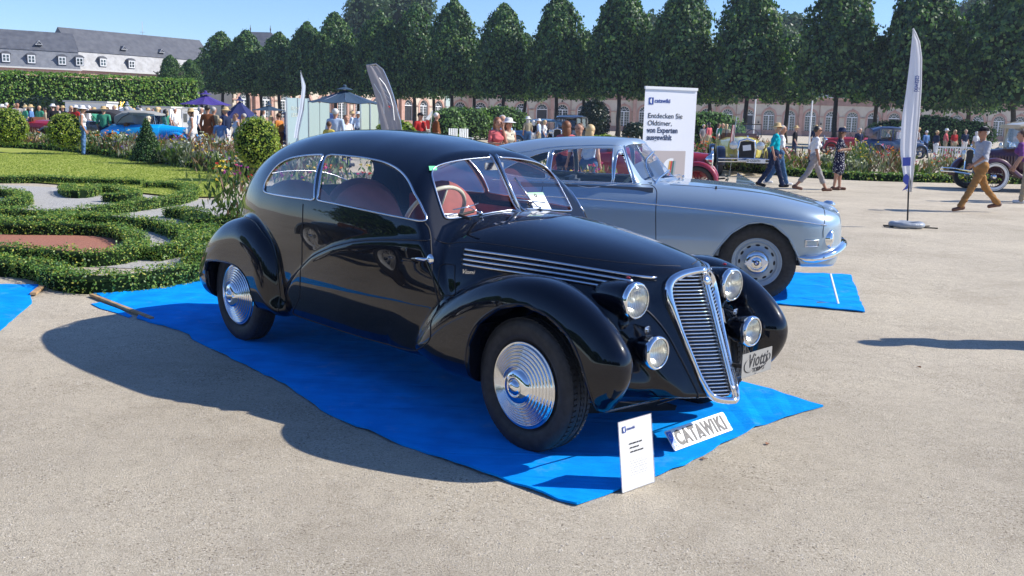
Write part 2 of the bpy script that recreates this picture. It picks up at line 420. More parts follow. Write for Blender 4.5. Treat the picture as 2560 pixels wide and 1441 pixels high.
def carpet(name, outline, z, label, nsub=.09, amp=.005, seed=1, edge=.012):
    """a cloth sheet with wavy free edges and real thickness"""
    P = np.array(outline, float); c = P.mean(0)
    pts = []; n = len(P); rg = np.random.default_rng(seed)
    for i in range(n):
        a, b = P[i], P[(i+1) % n]; L = np.linalg.norm(b-a); k = max(1, int(L/nsub))
        for t in np.arange(k)/k:
            q = a+(b-a)*t; nn = np.array([-(b-a)[1], (b-a)[0]])/L
            q = q+nn*rg.normal(0, .004); pts.append(q)
    bm = bmesh.new(); vs = [bm.verts.new((p[0], p[1], z+rg.random()*edge)) for p in pts]
    bm.faces.new(vs)
    f = bm.faces[:] ; r = bmesh.ops.extrude_face_region(bm, geom=f)
    for v in r['geom']:
        if isinstance(v, bmesh.types.BMVert): v.co.z -= .006+0*z; v.co.z = max(v.co.z-.004, .0005)
    bmesh.ops.recalc_face_normals(bm, faces=bm.faces); bmesh.ops.triangulate(bm, faces=bm.faces)
    me = bpy.data.meshes.new(name); bm.to_mesh(me); bm.free(); me.materials.append(M_carpet)
    o = bpy.data.objects.new(name, me); link(o); tag(o, label, 'carpet'); return o
carpet('carpet', [(-3.74, 8.38), (-3.2, 9.42), (-2.8, 9.55), (-1.2, 8.2), (.35, 7.0), (1.52, 5.93), (1.86, 5.48), (1.35, 5.04), (.86, 4.42), (.30, 3.89), (-.6, 4.66), (-1.0, 5.07), (-1.36, 5.62), (-2.1, 6.50), (-2.3, 6.74), (-2.42, 6.95), (-2.95, 7.38), (-3.0, 7.55)], .012,
       'large bright blue carpet lying on gravel under the black vintage coupe')
M_black = mat('black paint', (.0014, .003, .009), .3, spec=.05, coat=1., coatr=.012)
M_blackin = mat('dark lining', (.012, .011, .012), .7)
M_rubber = mat('tyre rubber', (.026, .026, .028), .62, var=.25, vscale=30, bump=.12, bscale=120)
M_tread = mat('tyre tread', (.028, .03, .034), .7)
M_chrome = mat('chrome', (.86, .87, .88), .06, metal=1.)
M_chrome2 = mat('worn chrome', (.74, .75, .77), .16, metal=1.)
M_steel = mat('bracket steel', (.55, .56, .58), .3, metal=1.)
M_glass = glass_mat('window glass')
M_lens = mat('ribbed lens glass', (.62, .63, .6), .12, spec=.9, coat=1., coatr=.02, metal=.35)
M_clear = glass_mat('lens glass', tint=(.93, .94, .92), rough=.03, base_r=.10)
M_refl = mat('lamp reflector', (.90, .88, .82), .30, metal=1.)
M_rib = glass_mat('lens ribs', tint=(.8, .82, .8), rough=.1, base_r=.25)
M_red_seat = mat('oxblood cloth', (.32, .085, .07), .75, var=.2, vscale=6, bump=.1, bscale=200)
M_tan = mat('tan wood trim', (.30, .13, .07), .4)
M_ivory = mat('ivory rim', (.62, .60, .44), .3, coat=.5)
M_white = mat('white print', (.82, .82, .80), .5)
M_paper = mat('white paper', (.80, .80, .79), .6)
M_ink = mat('black print', (.02, .02, .025), .5)
M_navy = mat('navy print', (.02, .06, .28), .5)
M_plateblue = mat('plate blue', (.02, .12, .55), .4)
M_greyplate = mat('grey plate', (.36, .36, .35), .4, metal=.3)
M_redlens = mat('red lens', (.45, .02, .02), .2, coat=1.)
M_green = mat('green sticker', (.03, .55, .22), .5)
M_acrylic = glass_mat('clear acrylic')

def tyre_prof(r_out, r_in, w):
    """half-round tyre profile (radius, axial): axial 0 = centre plane, +w/2 = outer side"""
    h = r_out-r_in; P = []
    for a in np.linspace(-1, 1, 21):
        # sidewall bulge
        ax = w/2*math.copysign(min(1, abs(a)*1.9), a)
        P.append((a, ax))
    pr = []
    side = [(r_in, .36), (r_in+.10*h, .42), (r_in+.13*h, .425), (r_in+.16*h, .45), (r_in+.3*h, .485), (r_in+.33*h, .487), (r_in+.36*h, .495),
            (r_in+.5*h, .5), (r_in+.62*h, .495), (r_in+.70*h, .49), (r_in+.72*h, .482), (r_in+.80*h, .47), (r_in+.9*h, .435), (r_in+.95*h, .40), (r_in+.975*h, .37)]
    tr = []
    for g in (.36, .25, .24, .22, .21, .09, .08, .05, .04):
        dip = .006 if g in (.24, .22, .08, .05) else 0
        tr.append((r_in+h*(1-.06*(g/.37)**2)-dip, g))
    s1 = [(r, a*w) for r, a in side] + [(r, a*w) for r, a in tr]
    s2 = [(r, -a*w) for r, a in reversed(tr)] + [(r, -a*w) for r, a in reversed(side)]
    return s1+s2
def tyre(parent, M, r_out, r_in, w, m=None, n=64):
    mb = MB(); mb.lathe(tyre_prof(r_out, r_in, w), n=n, M=M)
    t = mb.build('tyre', m or M_rubber, parent, smooth=True, angle=40)
    # tread blocks across the shoulder
    tb = MB(); nb = 72
    for k in range(nb):
        a = 2*math.pi*k/nb
        for s, tw in ((.30, .2), (-.30, -.2), (.0, .35)):
            c = M @ Vector(((r_out-.002)*math.cos(a+s*.05), (r_out-.002)*math.sin(a+s*.05), s*w))
            Mr = M.to_3x3() @ Matrix.Rotation(a, 3, 'Z') @ Matrix.Rotation(tw, 3, 'X')
            tb.box(c, (.006, r_out*2*math.pi/nb*.72, w*.13), M=Mr)
    t2 = tb.build('tread', M_tread, t); t2['kind'] = 'stuff'
    return t
def text_on(parent, name, txt, size, m, M, ext=0.0008, shear=0., bold=0., align='LEFT', spacing=1.0, sx=1.):
    V, F = text_mesh(txt, size, ext, shear, bold, align, spacing)
    V = [M @ Vector((v.x*sx, v.y, v.z)) for v in V]
    return mesh_obj(name, [tuple(v) for v in V], F, m, parent)
def black_implicit():
    # ---- implicit body
    wb = spl([-4.5, -4.0, -3.94, -3.82, -3.62, -3.36, -3.0, -2.7, -2.3, -1.7, -1.1, -.85, -.6, -.3, 0, .3, .45],
             [.02, .04, .10, .24, .385, .525, .665, .722, .75, .757, .735, .712, .69, .66, .60, .545, .50])
    zr = spl([-4.5, -4.0, -3.92, -3.8, -3.62, -3.42, -3.2, -2.95, -2.7, -2.4, -2.1, -1.7, -1.4, -1.15, -.95, -.8],
             [.40, .45, .56, .74, .96, 1.145, 1.30, 1.425, 1.487, 1.520, 1.528, 1.509, 1.475, 1.428, 1.38, 1.335])
    zh = spl([-1.3, -.85, -.6, -.3, 0, .2, .38, .5, .62, .75], [1.10, 1.088, 1.08, 1.052, 1.012, .975, .925, .868, .79, .66])
    wh = spl([-1.3, -.95, -.64, -.45, -.2, .15, .38, .5, .62, .75], [.66, .705, .693, .655, .59, .480, .41, .36, .29, .22])
    zc = lambda x: np.interp(x, [-2.62, -2.33, -2.28, -2.19, -2.105, -1.929, -1.703, -1.492, -1.339, -1.19, -.989, -.848, 2], [.20, .37, .47, .56, .626, .738, .822, .877, .903, .922, .943, .952, .96])
    FP = [(-.87, .36), (-.76, .30), (-.60, .262), (-.36, .262), (0, .262), (.43, .275), (.53, .335), (.60, .45), (.605, .56), (.55, .65), (.45, .738),
          (.32, .81), (.17, .858), (.01, .872), (-.19, .848), (-.40, .782), (-.62, .655), (-.79, .49)]
    RP = [(-3.64, .38), (-3.56, .54), (-3.38, .71), (-3.15, .835), (-2.93, .893), (-2.76, .90), (-2.59, .845), (-2.445, .745), (-2.365, .59),
          (-2.34, .42), (-2.335, .28), (-2.55, .26), (-3.0, .255), (-3.34, .245), (-3.50, .26)]
    fsd = poly_sdf_table(FP, (-1.2, .0), (.95, 1.2)); rsd = poly_sdf_table(RP, (-3.9, .0), (-2.0, 1.2))
    FA = [(-.335, .0), (-.34, .30), (-.325, .48), (-.255, .60), (-.11, .70), (.045, .742), (.19, .715), (.325, .635), (.405, .52), (.445, .39), (.46, .26), (.46, .0)]
    RA = [(-3.315, .0), (-3.315, .46), (-3.28, .53), (-3.2, .548), (-3.05, .56), (-2.92, .566), (-2.79, .552), (-2.69, .508), (-2.625, .43), (-2.60, .30), (-2.60, .0)]
    fad = poly_sdf_table(FA, (-.7, -.1), (.8, 1.1), sub=0, smooth=3); rad = poly_sdf_table(RA, (-3.6, -.1), (-2.3, .9), sub=0, smooth=3)
    def cabin(x, y, z):
        y = np.abs(y); W = wb(x)
        under = np.clip(.60-z, 0, 1); bel = 1/(1+np.exp(-(zc(x)-z)/.010))
        Wz = W-.50*under**2-.012+.014*bel
        t = np.clip((z-.72)/np.maximum(zr(x)-.72, .04), 0, 2)
        q = ((y/np.maximum(Wz, .05))**2.6+t**2.95)**(1/2.75)-1
        f = q*np.clip(W, .2, .6)
        n = math.sqrt(1+.14**2+.715**2)
        wsp = (x-(-.852-.14*y-.715*(z-1.09)))/n
        f = smax(f, wsp, .045)
        f = smax(f, -(z-.285), .03)
        return smax(f, -(x+3.86), .04)
    def hood(x, y, z):
        y = np.abs(y)
        under = np.clip(.62-z, 0, 1)
        W = np.maximum(wh(x)*(1-.9*under*np.clip((x+.1)/.5, 0, 1)), .04)
        t = np.clip((z-.58)/np.maximum(zh(x)-.58, .05), 0, 2)
        f = (((y/W)**2.5+t**2.7)**(1/2.6)-1)*np.clip(W, .1, .5)
        nose = (x-(.488+(.87-z)*.39-.56*y))/1.2
        f = smax(f, nose, .03)
        f = smax(f, x*0+(-1.15-x), .02)
        return smax(f, -(z-.30), .03)
    def apron(x, y, z):
        y = np.abs(y)
        a = np.abs(x)/.565; b = y/.64; c = np.abs(z-.50)/.30
        f = ((a**2.2+b**2.4+c**3.0)**(1/2.4)-1)*.28
        f = smax(f, -(z-.282), .015)
        f = smax(f, (x-(.470+(.87-z)*.39-.56*y))/1.2, .02)
        return smax(f, -(x+.5), .02)
    def pillow(d, y, yc, hi, ho, RR):
        v = np.abs(y)-yc; v = np.where(v > 0, v/ho, -v/hi); u = np.clip(1+d/RR, 0, 4)
        return ((u**2.3+v**2.4)**(1/2.35)-1)*np.minimum(RR, ho)*1.0
    def ffend(x, y, z):
        k = np.clip((x+.15)/.75, 0, 1); k = k*k*(3-2*k)
        v = np.abs(y)-(.665-.012*k); v = np.where(v > 0, v/(.152-.042*k), -v/(.185-.065*k)); u = np.clip(1+(fsd(x, z)+.012*k)/(.16+.07*k), 0, 4)
        return ((u**(2.3-.2*k)+v**(2.4-.2*k))**(1/(2.35-.2*k))-1)*.15
    def rfend(x, y, z):
        yc = .665-.05*np.clip((-3.05-x)/.5, 0, 1)**2
        return pillow(rsd(x, z), y, yc, .30, .165, .20)
    def body(x, y, z):
        ya = np.abs(y)
        c = smin(cabin(x, y, z), hood(x, y, z), .035)
        c = smin(c, apron(x, y, z), .05)
        c = smin(c, ffend(x, y, z), .045)
        c = smin(c, rfend(x, y, z), .022)
        w1 = smax(fad(x, z), .50-ya, .01); w2 = smax(rad(x, z), .50-ya, .01)
        c = smax(c, -w1, .010); c = smax(c, -w2, .010)
        return c
    return body, cabin, hood, apron, ffend, rfend, FA, RA
# ================================================================ black coupe (local: x forward, y left, z up, front axle at x=0)
def black_car():
    root = empty('vintage_car', (.6046, 5.067, .012), -.8199,
                 'glossy black fastback vintage coupe with tall chrome grille and ribbed hubcaps on blue carpet', 'car')
    WB = 2.988; HZ = .330; RO = .335
    body, cabin, hood, apron, ffend, rfend, FA, RA = black_implicit()
    P, Q = surface_nets(body, (-4.5, -.88, .22), (.85, .88, 1.58), .0135)
    P = project(body, P, 3)
    N = grad(body, P, .004); N /= np.linalg.norm(N, axis=1)[:, None]+1e-9
    # ---- openings
    side1 = catmull([(-2.678, 1.119), (-2.664, 1.179), (-2.626, 1.24), (-2.564, 1.288), (-2.453, 1.324), (-2.274, 1.349), (-2.124, 1.360), (-2.088, 1.356),
                     (-2.075, 1.335), (-2.03, 1.248), (-1.985, 1.152), (-1.965, 1.10), (-1.985, 1.086), (-2.04, 1.084), (-2.294, 1.082), (-2.526, 1.082), (-2.645, 1.087)], 5)
    side2 = catmull([(-2.040, 1.345), (-2.015, 1.362), (-1.99, 1.366), (-1.825, 1.366), (-1.617, 1.36), (-1.437, 1.343), (-1.28, 1.307), (-1.143, 1.249), (-1.021, 1.168), (-.95, 1.096),
                     (-.922, 1.058), (-.935, 1.05), (-.99, 1.053), (-1.163, 1.06), (-1.461, 1.073), (-1.711, 1.083), (-1.89, 1.088), (-1.925, 1.098), (-1.93, 1.125), (-1.95, 1.19), (-1.995, 1.275)], 5)
    wsp = catmull([(.022, 1.094), (.022, 1.380), (.05, 1.385), (.20, 1.376), (.34, 1.358), (.43, 1.334), (.475, 1.30), (.495, 1.25), (.507, 1.17), (.515, 1.09), (.508, 1.060), (.46, 1.056),
                   (.32, 1.068), (.19, 1.082), (.06, 1.090)], 5)
    rw = catmull([(.0, 1.40), (.25, 1.385), (.40, 1.33), (.50, 1.22), (.53, 1.12), (.50, 1.07), (.2, 1.055), (.0, 1.055), (-.2, 1.055), (-.50, 1.07), (-.53, 1.12), (-.50, 1.22), (-.40, 1.33), (-.25, 1.385)], 4)
    fc = P[Q].mean(1); fn = N[Q].mean(1)
    lab = np.zeros(len(Q), int)            # 0 keep
    sidef = np.abs(fn[:, 1]) > .45
    m1 = in_poly(side1, fc[:, 0], fc[:, 2]) & sidef; m2 = in_poly(side2, fc[:, 0], fc[:, 2]) & sidef
    wsn = (fn[:, 0] > .45) & (fc[:, 0] > -1.25) & (fc[:, 2] > 1.0)
    m3 = in_poly(wsp, np.abs(fc[:, 1]), fc[:, 2]) & wsn
    m4 = in_poly(rw, fc[:, 1], fc[:, 2]) & (fc[:, 0] < -2.85) & (fn[:, 0] < -.15)
    lab[m1] = 1; lab[m2] = 2; lab[m3] = 3; lab[m4] = 4
    # snap the rims of the openings onto the outlines
    for k, (poly, mode) in {1: (side1, 'xz'), 2: (side2, 'xz'), 3: (wsp, 'yz'), 4: (rw, 'y2')}.items():
        inside = np.unique(Q[lab == k]); outside = np.unique(Q[lab != k]); rim = np.intersect1d(inside, outside)
        if len(rim) == 0: continue
        p = P[rim]
        if mode == 'xz':
            _, a, b = snap_poly(poly, p[:, 0], p[:, 2]); p[:, 0] = a; p[:, 2] = b; ax = 1
        elif mode == 'yz':
            s = np.sign(p[:, 1]); _, a, b = snap_poly(poly, np.abs(p[:, 1]), p[:, 2]); p[:, 1] = a*s; p[:, 2] = b; ax = 0
        else:
            _, a, b = snap_poly(poly, p[:, 1], p[:, 2]); p[:, 1] = a; p[:, 2] = b; ax = 0
        for _ in range(4):
            v = body(*p.T); e = np.zeros(3); e[ax] = .003
            g = (body(*(p+e).T)-body(*(p-e).T))/.006; g = np.where(np.abs(g) < .15, .15*np.sign(g+1e-9), g)
            p[:, ax] -= np.clip(v/g, -.01, .01)
        P[rim] = p
    N = grad(body, P, .004); N /= np.linalg.norm(N, axis=1)[:, None]+1e-9
    # ---- split into panels
    V = [f(*fc.T) for f in (lambda x, y, z: smin(cabin(x, y, z), apron(x, y, z), .01), hood, ffend, rfend)]
    who = np.argmin(np.stack(V), 0)
    x, y, z = fc.T
    part = np.full(len(Q), 'body_shell', dtype=object)
    part[(who == 2)] = 'front_fender'; part[(who == 3)] = 'rear_fender'
    hoodtop = (who == 1) & (z > .925-.02*np.clip(x, 0, 1)) & (x > -.82) & (fn[:, 2] > .15); part[hoodtop] = 'hood'
    doorm = (who == 0) & (x > -2.06) & (x < -.735) & (z < 1.045) & (np.abs(fn[:, 1]) > .5); part[doorm] = 'door'
    part[(who == 0) & (z > 1.36) & (x < -.95)] = 'roof'
    part[(x < -3.35) & (who == 0) & (z < 1.15)] = 'boot_lid'
    part[lab == 1] = 'side_window'; part[lab == 2] = 'door_window'; part[lab == 3] = 'windscreen'; part[lab == 4] = 'rear_window'
    sgn = np.where(y < 0, 'R', 'L')
    for nm in ('body_shell', 'roof', 'hood', 'boot_lid', 'door', 'front_fender', 'rear_fender', 'side_window', 'door_window', 'windscreen', 'rear_window'):
        split = nm in ('door', 'front_fender', 'rear_fender', 'side_window', 'door_window', 'windscreen')
        for s in (('R', 'L') if split else ('A',)):
            m = (part == nm) & ((sgn == s) if s != 'A' else True)
            if not m.any(): continue
            q = Q[m]; u, inv = np.unique(q, return_inverse=True)
            glassy = 'window' in nm or nm == 'windscreen'
            PP = P[u]-N[u]*(.006 if glassy else 0)
            o = mesh_obj(nm, PP, inv.reshape(q.shape), M_glass if glassy else M_black, root, normals=N[u])
    # ---- helpers on the surface
    def on(pts, off=0.0):
        p = np.array(pts, float); p = project(body, p, 6, .05); n = grad(body, p, .004); n /= np.linalg.norm(n, axis=1)[:, None]
        return p+n*off
    def ysurf(xz, s=-1, off=0., y0=.8):
        """points (x,z) dropped onto the side of the body"""
        p = np.array([(a, s*y0, b) for a, b in xz], float)
        for _ in range(40):
            v = body(*p.T); p[:, 1] -= s*np.clip(v, -.05, .05)
        n = grad(body, p, .004); n /= np.linalg.norm(n, axis=1)[:, None]
        return p+n*off
    def trim(name, pts, r, m, n=6, closed=False, parent=None, flat=1.):
        return MB().tube([tuple(q) for q in pts], r, n=n, closed=closed, flat=flat).build(name, m, parent or root, smooth=True)
    for s in (-1, 1):
        trim('window_trim', ysurf(side1, s, .001), .0068, M_chrome2, closed=True, parent=root)
        trim('window_trim', ysurf(side2, s, .001), .0068, M_chrome2, closed=True, parent=root)
        # windscreen trim
        w = np.array([(-1.0+.0*a, s*a, b) for a, b in wsp]); w[:, 0] = -.852-.14*np.abs(w[:, 1])-.715*(w[:, 2]-1.09)
        for _ in range(6):
            v = body(*w.T); w[:, 0] -= np.clip(v*1.2, -.01, .01)
        trim('windscreen_trim', w+np.array([.003, 0, .003]), .0052, M_chrome2, closed=True)
        # seams: door, fuel flap, crease bead, fender beads
        dz = [(-2.085, 1.052), (-2.067, .914), (-2.071, .734), (-2.075, .56), (-2.115, .44), (-2.24, .325), (-2.2, .306), (-2.1, .303), (-1.69, .30), (-1.3, .30), (-.95, .315), (-.80, .36), (-.70, .405), (-.64, .466), (-.672, .561), (-.758, .76), (-.808, .884), (-.88, 1.0), (-.915, 1.04)]
        trim('door_seam', ysurf(catmull(dz, 6, False), s, -.001), .005, M_blackin)
        bead = [(-2.33, .37), (-2.28, .47), (-2.19, .56), (-2.105, .626), (-1.929, .738), (-1.703, .822), (-1.492, .877), (-1.339, .903), (-1.19, .922), (-.989, .943), (-.848, .952)]
        trim('body_bead', ysurf(catmull(bead, 8, False), s, .0), .006, M_black)
        rb = [(-2.96, .89), (-2.821, .896), (-2.72, .882), (-2.622, .845), (-2.484, .765), (-2.41, .666), (-2.374, .563), (-2.357, .429), (-2.349, .30)]
        p = ysurf(catmull(rb, 8, False), s, 0, .9)
        trim('fender_bead', p, .007, M_black)
        fa = np.array([q for q in FA if q[1] > .2]); fa = catmull(fa, 6, False)
        fa = np.array([(a*1.0, b) for a, b in fa])
        trim('arch_lip', ysurf([(.045+(a-.045)*1.03, .3+(b-.3)*1.022) for a, b in fa], s, .0, .84), .005, M_black)
        ra = catmull([q for q in RA if q[1] > .2], 6, False)
        trim('arch_lip', ysurf([(-2.95+(a+2.95)*1.03, .2+(b-.2)*1.03) for a, b in ra], s, .0, .84), .005, M_black)
        ff = [(-.742, .825), (-.72, .835), (-.665, .837), (-.642, .825), (-.60, .72), (-.585, .695), (-.60, .686), (-.68, .672), (-.700, .685), (-.735, .80)]
        trim('flap_seam', ysurf(catmull(ff, 4), s, .0005), .0028, M_blackin, closed=True)
        # door handle
        h = ysurf([(-.80, .855)], s, 0)[0]
        hd = MB(); hd.lathe([(.0, .014), (.016, .012), (.026, .006), (.030, .0)], 18, M=Matrix.Translation(h) @ Matrix.Rotation(R(90 if s < 0 else -90), 4, 'X'))
        hd.tube([h+np.array((0, s*.01, 0)), h+np.array((-.01, s*.035, 0)), h+np.array((-.05, s*.04, .0)), h+np.array((-.12, s*.036, -.008))], [.009, .01, .009, .004], 8)
        hd.build('door_handle', M_chrome, root, smooth=True)
        # hood side louvres: four long chrome bars over a dark slot
        TT = np.array([(-.646, .916), (-.435, .913), (-.241, .908), (-.063, .900), (.108, .890), (.266, .880), (.372, .869)])
        TB = np.array([(-.597, .847), (-.40, .843), (-.22, .839), (-.06, .834), (.06, .829), (.14, .825), (.20, .822)])
        for i in range(4):
            xz = catmull(TT+(TB-TT)*(i/3), 5, False)
            def hp(off):
                p = np.array([(a, s*.75, b) for a, b in xz], float)
                base = lambda x, y, z: smin(cabin(x, y, z), hood(x, y, z), .035)
                for _ in range(40): p[:, 1] -= s*np.clip(base(*p.T), -.05, .05)
                n = grad(base, p, .004); n /= np.linalg.norm(n, axis=1)[:, None]; return p+n*off
            trim('louvre_bar', hp(.008), .0072, M_chrome2, n=8)
            if i < 3:
                lo = hp(.0015)-np.array([0, 0, .0125])
                trim('louvre_slot', lo, .0085, M_blackin, n=6, flat=.35)
        # headlamp pod + lamp
        hx, hy, hz = .402, s*.395, .780
        pod = MB()
        LS = Matrix.Diagonal((.92, .92, .92, 1))
        prof = [(.004, -.30), (.035, -.285), (.06, -.25), (.082, -.18), (.094, -.10), (.099, -.04), (.098, .0), (.094, .004)]
        Mx = Matrix.Translation((hx, hy, hz)) @ Matrix.Rotation(R(90), 4, 'Y') @ LS
        pod.lathe(prof, 32, M=Mx); pd = pod.build('headlamp_pod', M_black, root, smooth=True, angle=50)
        rim = MB(); rim.lathe([(.094, -.012), (.100, -.008), (.1005, .004), (.096, .016), (.086, .022), (.083, .019)], 36, M=Mx)
        rim.build('headlamp_rim', M_chrome, pd, smooth=True)
        ln = MB(); ln.lathe([(.085, .017), (.075, .026), (.055, .035), (.03, .041), (.001, .043)], 32, M=Mx)
        ln.build('headlamp_lens', M_clear, pd, smooth=True); MB().lathe([(.083, .012), (.070, -.018), (.045, -.042), (.015, -.052), (.001, -.053)], 28, M=Mx).build('reflector', M_refl, pd, smooth=True); MB().ball(Mx @ Vector((0, 0, -.02)), .014).build('bulb', M_white, pd, smooth=True)
        rf = MB()
        for k in range(-7, 8):
            yy = k*.0105; L = math.sqrt(max(.08**2-yy**2, 0))
            rf.tube([(hx+.040-.26*(yy*yy+zz*zz)*10*.1-.02*((yy*yy+zz*zz)/.007), hy+yy, hz+zz) for zz in np.linspace(-L, L, 7)], .0012, 4)
        rf.build('lens_rib', M_rib, pd)['kind'] = 'stuff'
        MB().ball((hx-.05, hy-s*0, hz+.106), (.014, .006, .006)).build('pod_marker', M_redlens, pd, smooth=True)
        st = MB(); st.tube([(hx-.06, hy, hz-.085), (hx-.10, hy, hz-.20)], [.03, .045], 10); st.build('pod_stalk', M_black, pd, smooth=True)
        # trumpet horn tip below the pod
        hn = MB(); hn.lathe([(.004, -.07), (.008, -.03), (.014, .0), (.022, .012), (.018, .012)], 16, M=Matrix.Translation((hx+.05, hy-s*.03, hz-.135)) @ Matrix.Rotation(R(100), 4, 'Y'))
        hn.build('horn', M_chrome, root, smooth=True)
        # fog lamp
        gx, gy, gz = .548, s*.394, .553
        Mf = Matrix.Translation((gx, gy, gz)) @ Matrix.Rotation(R(90), 4, 'Y')
        fo = MB(); fo.lathe([(.012, -.16), (.05, -.13), (.072, -.08), (.081, -.03), (.082, 0), (.076, .004)], 28, M=Mf); fb = fo.build('fog_lamp', M_black, root, smooth=True, angle=50)
        MB().lathe([(.078, -.022), (.083, -.016), (.083, .004), (.077, .014), (.070, .016), (.068, .012)], 30, M=Mf).build('lamp_rim', M_chrome, fb, smooth=True)
        MB().lathe([(.0695, .011), (.05, .018), (.02, .022), (.001, .023)], 26, M=Mf).build('lamp_lens', M_clear, fb, smooth=True); MB().lathe([(.067, .006), (.055, -.02), (.03, -.036), (.001, -.042)], 24, M=Mf).build('reflector', M_refl, fb, smooth=True)
        rb2 = MB()
        for k in range(-5, 6):
            yy = k*.012; L = math.sqrt(max(.064**2-yy**2, 0))
            rb2.tube([(gx+.0235-.012*((yy*yy+zz*zz)/.0045), gy+yy, gz+zz) for zz in np.linspace(-L, L, 5)], .0012, 4)
        rb2.build('lens_rib', M_rib, fb)['kind'] = 'stuff'
        # apron bead sweeping down beside the grille
        cr = [(.20, .70), (.30, .64), (.40, .55), (.47, .45), (.52, .36), (.55, .30)]
    trim('rear_window_trim', (lambda w: project(body, np.array([(-3.3, a, b) for a, b in w if b < 1.1]), 25, .05))(np.roll(rw, 14, 0) if False else np.array(sorted([q for q in rw if q[1] < 1.1], key=lambda q: q[0]))), .006, M_chrome2)
    # windscreen pillar, wipers
    cp = MB(); c0 = np.array((-.835, 0, 1.085)); c1 = np.array((-1.062, 0, 1.405))
    cp.tube([tuple(c0), tuple((c0+c1)/2+np.array((.004, 0, 0))), tuple(c1)], [.008, .008, .008], 8)
    cp.build('windscreen_divider', M_chrome2, root, smooth=True)
    for (b, m_, e1, e2) in (((-.845, -.30, 1.085), (-.885, -.36, 1.12), (-.90, -.27, 1.135), (-.885, -.47, 1.108)),
                            ((-.83, .17, 1.09), (-.87, .13, 1.135), (-.875, .25, 1.12), (-.89, -.02, 1.15))):
        wp = MB(); wp.ball(b, .013); wp.tube([b, m_], .0035, 6); wp.tube([e1, m_, e2], .004, 6); wp.build('wiper', M_chrome2, root, smooth=True)
    MB().tube([(-.995, .10, 1.27), (-.935, .13, 1.19), (-.885, .15, 1.12)], .0055, 6).build('wiper_blade', M_chrome2, root, smooth=True)
    for s in (-1, 1):
        hl = [(-.848, .634, .96), (-.694, .56, .960), (-.48, .504, .958), (-.287, .452, .951), (-.103, .4, .942), (.064, .339, .934), (.215, .268, .929), (.338, .168, .924), (.395, .048, .917)]
        trim('hood_seam', on([(a, s*b, c) for a, b, c in catmull(hl, 6, False)], -.0012), .003, M_blackin)
    # ---- grille
    zs = np.linspace(.90, .315, 40)
    gw = lambda z: float(np.interp(z, [.292, .296, .305, .32, .345, .40, .50, .60, .70, .76, .80, .83, .86, .88, .893, .902, .906], [.0, .052, .083, .101, .114, .129, .145, .162, .177, .184, .182, .174, .150, .114, .076, .033, .0]))
    gx = lambda y, z: .508+(.87-z)*.39-.57*abs(y)
    zz = np.array([.906, .902, .893, .88, .86, .83, .80, .76, .72, .66, .60, .55, .50, .45, .40, .37, .345, .32, .305, .296, .292])
    fr = [(gx(-gw(z), z), -gw(z), z) for z in zz]+[(gx(gw(z), z), gw(z), z) for z in zz[::-1][1:-1]]
    fr = catmull(fr, 3); rads = [float(np.interp(p[2], [.29, .33, .45, .62, .74, .84, .90], [.020, .019, .013, .016, .026, .029, .023])) for p in fr]
    g = MB(); g.tube([tuple(p) for p in fr], rads, 12, closed=True, flat=.8); grl = g.build('grille_frame', M_chrome, root, smooth=True)
    bk = MB()
    for i in range(len(zs)-1):
        for s in (-1, 1):
            a, b = zs[i], zs[i+1]
            bk.quad((gx(0, a)-.03, 0, a), (gx(gw(a), a)-.03, s*gw(a), a), (gx(gw(b), b)-.03, s*gw(b), b), (gx(0, b)-.03, 0, b))
    bk.build('grille_back', M_blackin, grl)
    nb = 34
    for i in range(nb):
        z = .878-(.878-.325)*i/(nb-1)
        for s in (-1, 1):
            ww = gw(z)-.006
            pts = [(gx(t, z-.1*t)+.004*(1-abs(2*t/ww-1)), s*t, z+.0*t) for t in np.linspace(.012, ww, 6)]
            MB().tube(pts, .0048, 6, flat=.8).build('grille_bar', M_chrome, grl, smooth=True)
    for yo in (-.012, 0, .012):
        MB().tube([(gx(0, z)+.012-abs(yo)*.3, yo, z) for z in np.linspace(.885, .31, 12)], .0048, 6).build('grille_spine', M_chrome, grl, smooth=True)
    bd = MB(); bd.lathe([(.001, .006), (.020, .005), (.024, .0), (.024, -.01)], 20, M=Matrix.Translation((gx(0, .86)+.018, 0, .862)) @ Matrix.Rotation(R(65), 4, 'Y'))
    bd.tube([(gx(0, .9)+.008, -.008, .905), (gx(0, .9)+.02, -.010, .885)], .006, 6); bd.tube([(gx(0, .9)+.008, .008, .905), (gx(0, .9)+.02, .010, .885)], .006, 6)
    bd.build('badge', M_chrome2, grl, smooth=True)
    MB().lathe([(.001, .006), (.014, .005), (.016, .0)], 16, M=Matrix.Translation((gx(0, .36)+.014, 0, .352)) @ Matrix.Rotation(R(65), 4, 'Y')).build('badge', M_steel, grl, smooth=True)
    # bead on the apron
    for s in (-1, 1):
        bp = [(.384, .334, .758), (.45, .289, .705), (.522, .25, .623), (.571, .21, .508), (.619, .185, .415), (.662, .166, .335), (.655, .17, .30)]
        pts = on([(a, s*b, c) for a, b, c in catmull(bp, 5, False)], .001)
        trim('apron_bead', pts, .006, M_black)
    # plate on the far fender side
    M0 = Matrix.Translation((.705, .22, .445)) @ Matrix.Rotation(R(3), 4, 'Z') @ Matrix.Rotation(R(90), 4, 'Z') @ Matrix.Rotation(R(90), 4, 'X')
    pl = MB(); pl.prism([(-.145, -.062), (.145, -.062), (.145, .062), (-.145, .062)], 2, -.003, .0, M=M0)
    plo = pl.build('name_plate', M_greyplate, root, bevel=.002)
    MB().tube([(.69, .14, .43), (.50, .13, .42)], .01, 6).build('plate_bracket', M_blackin, plo)
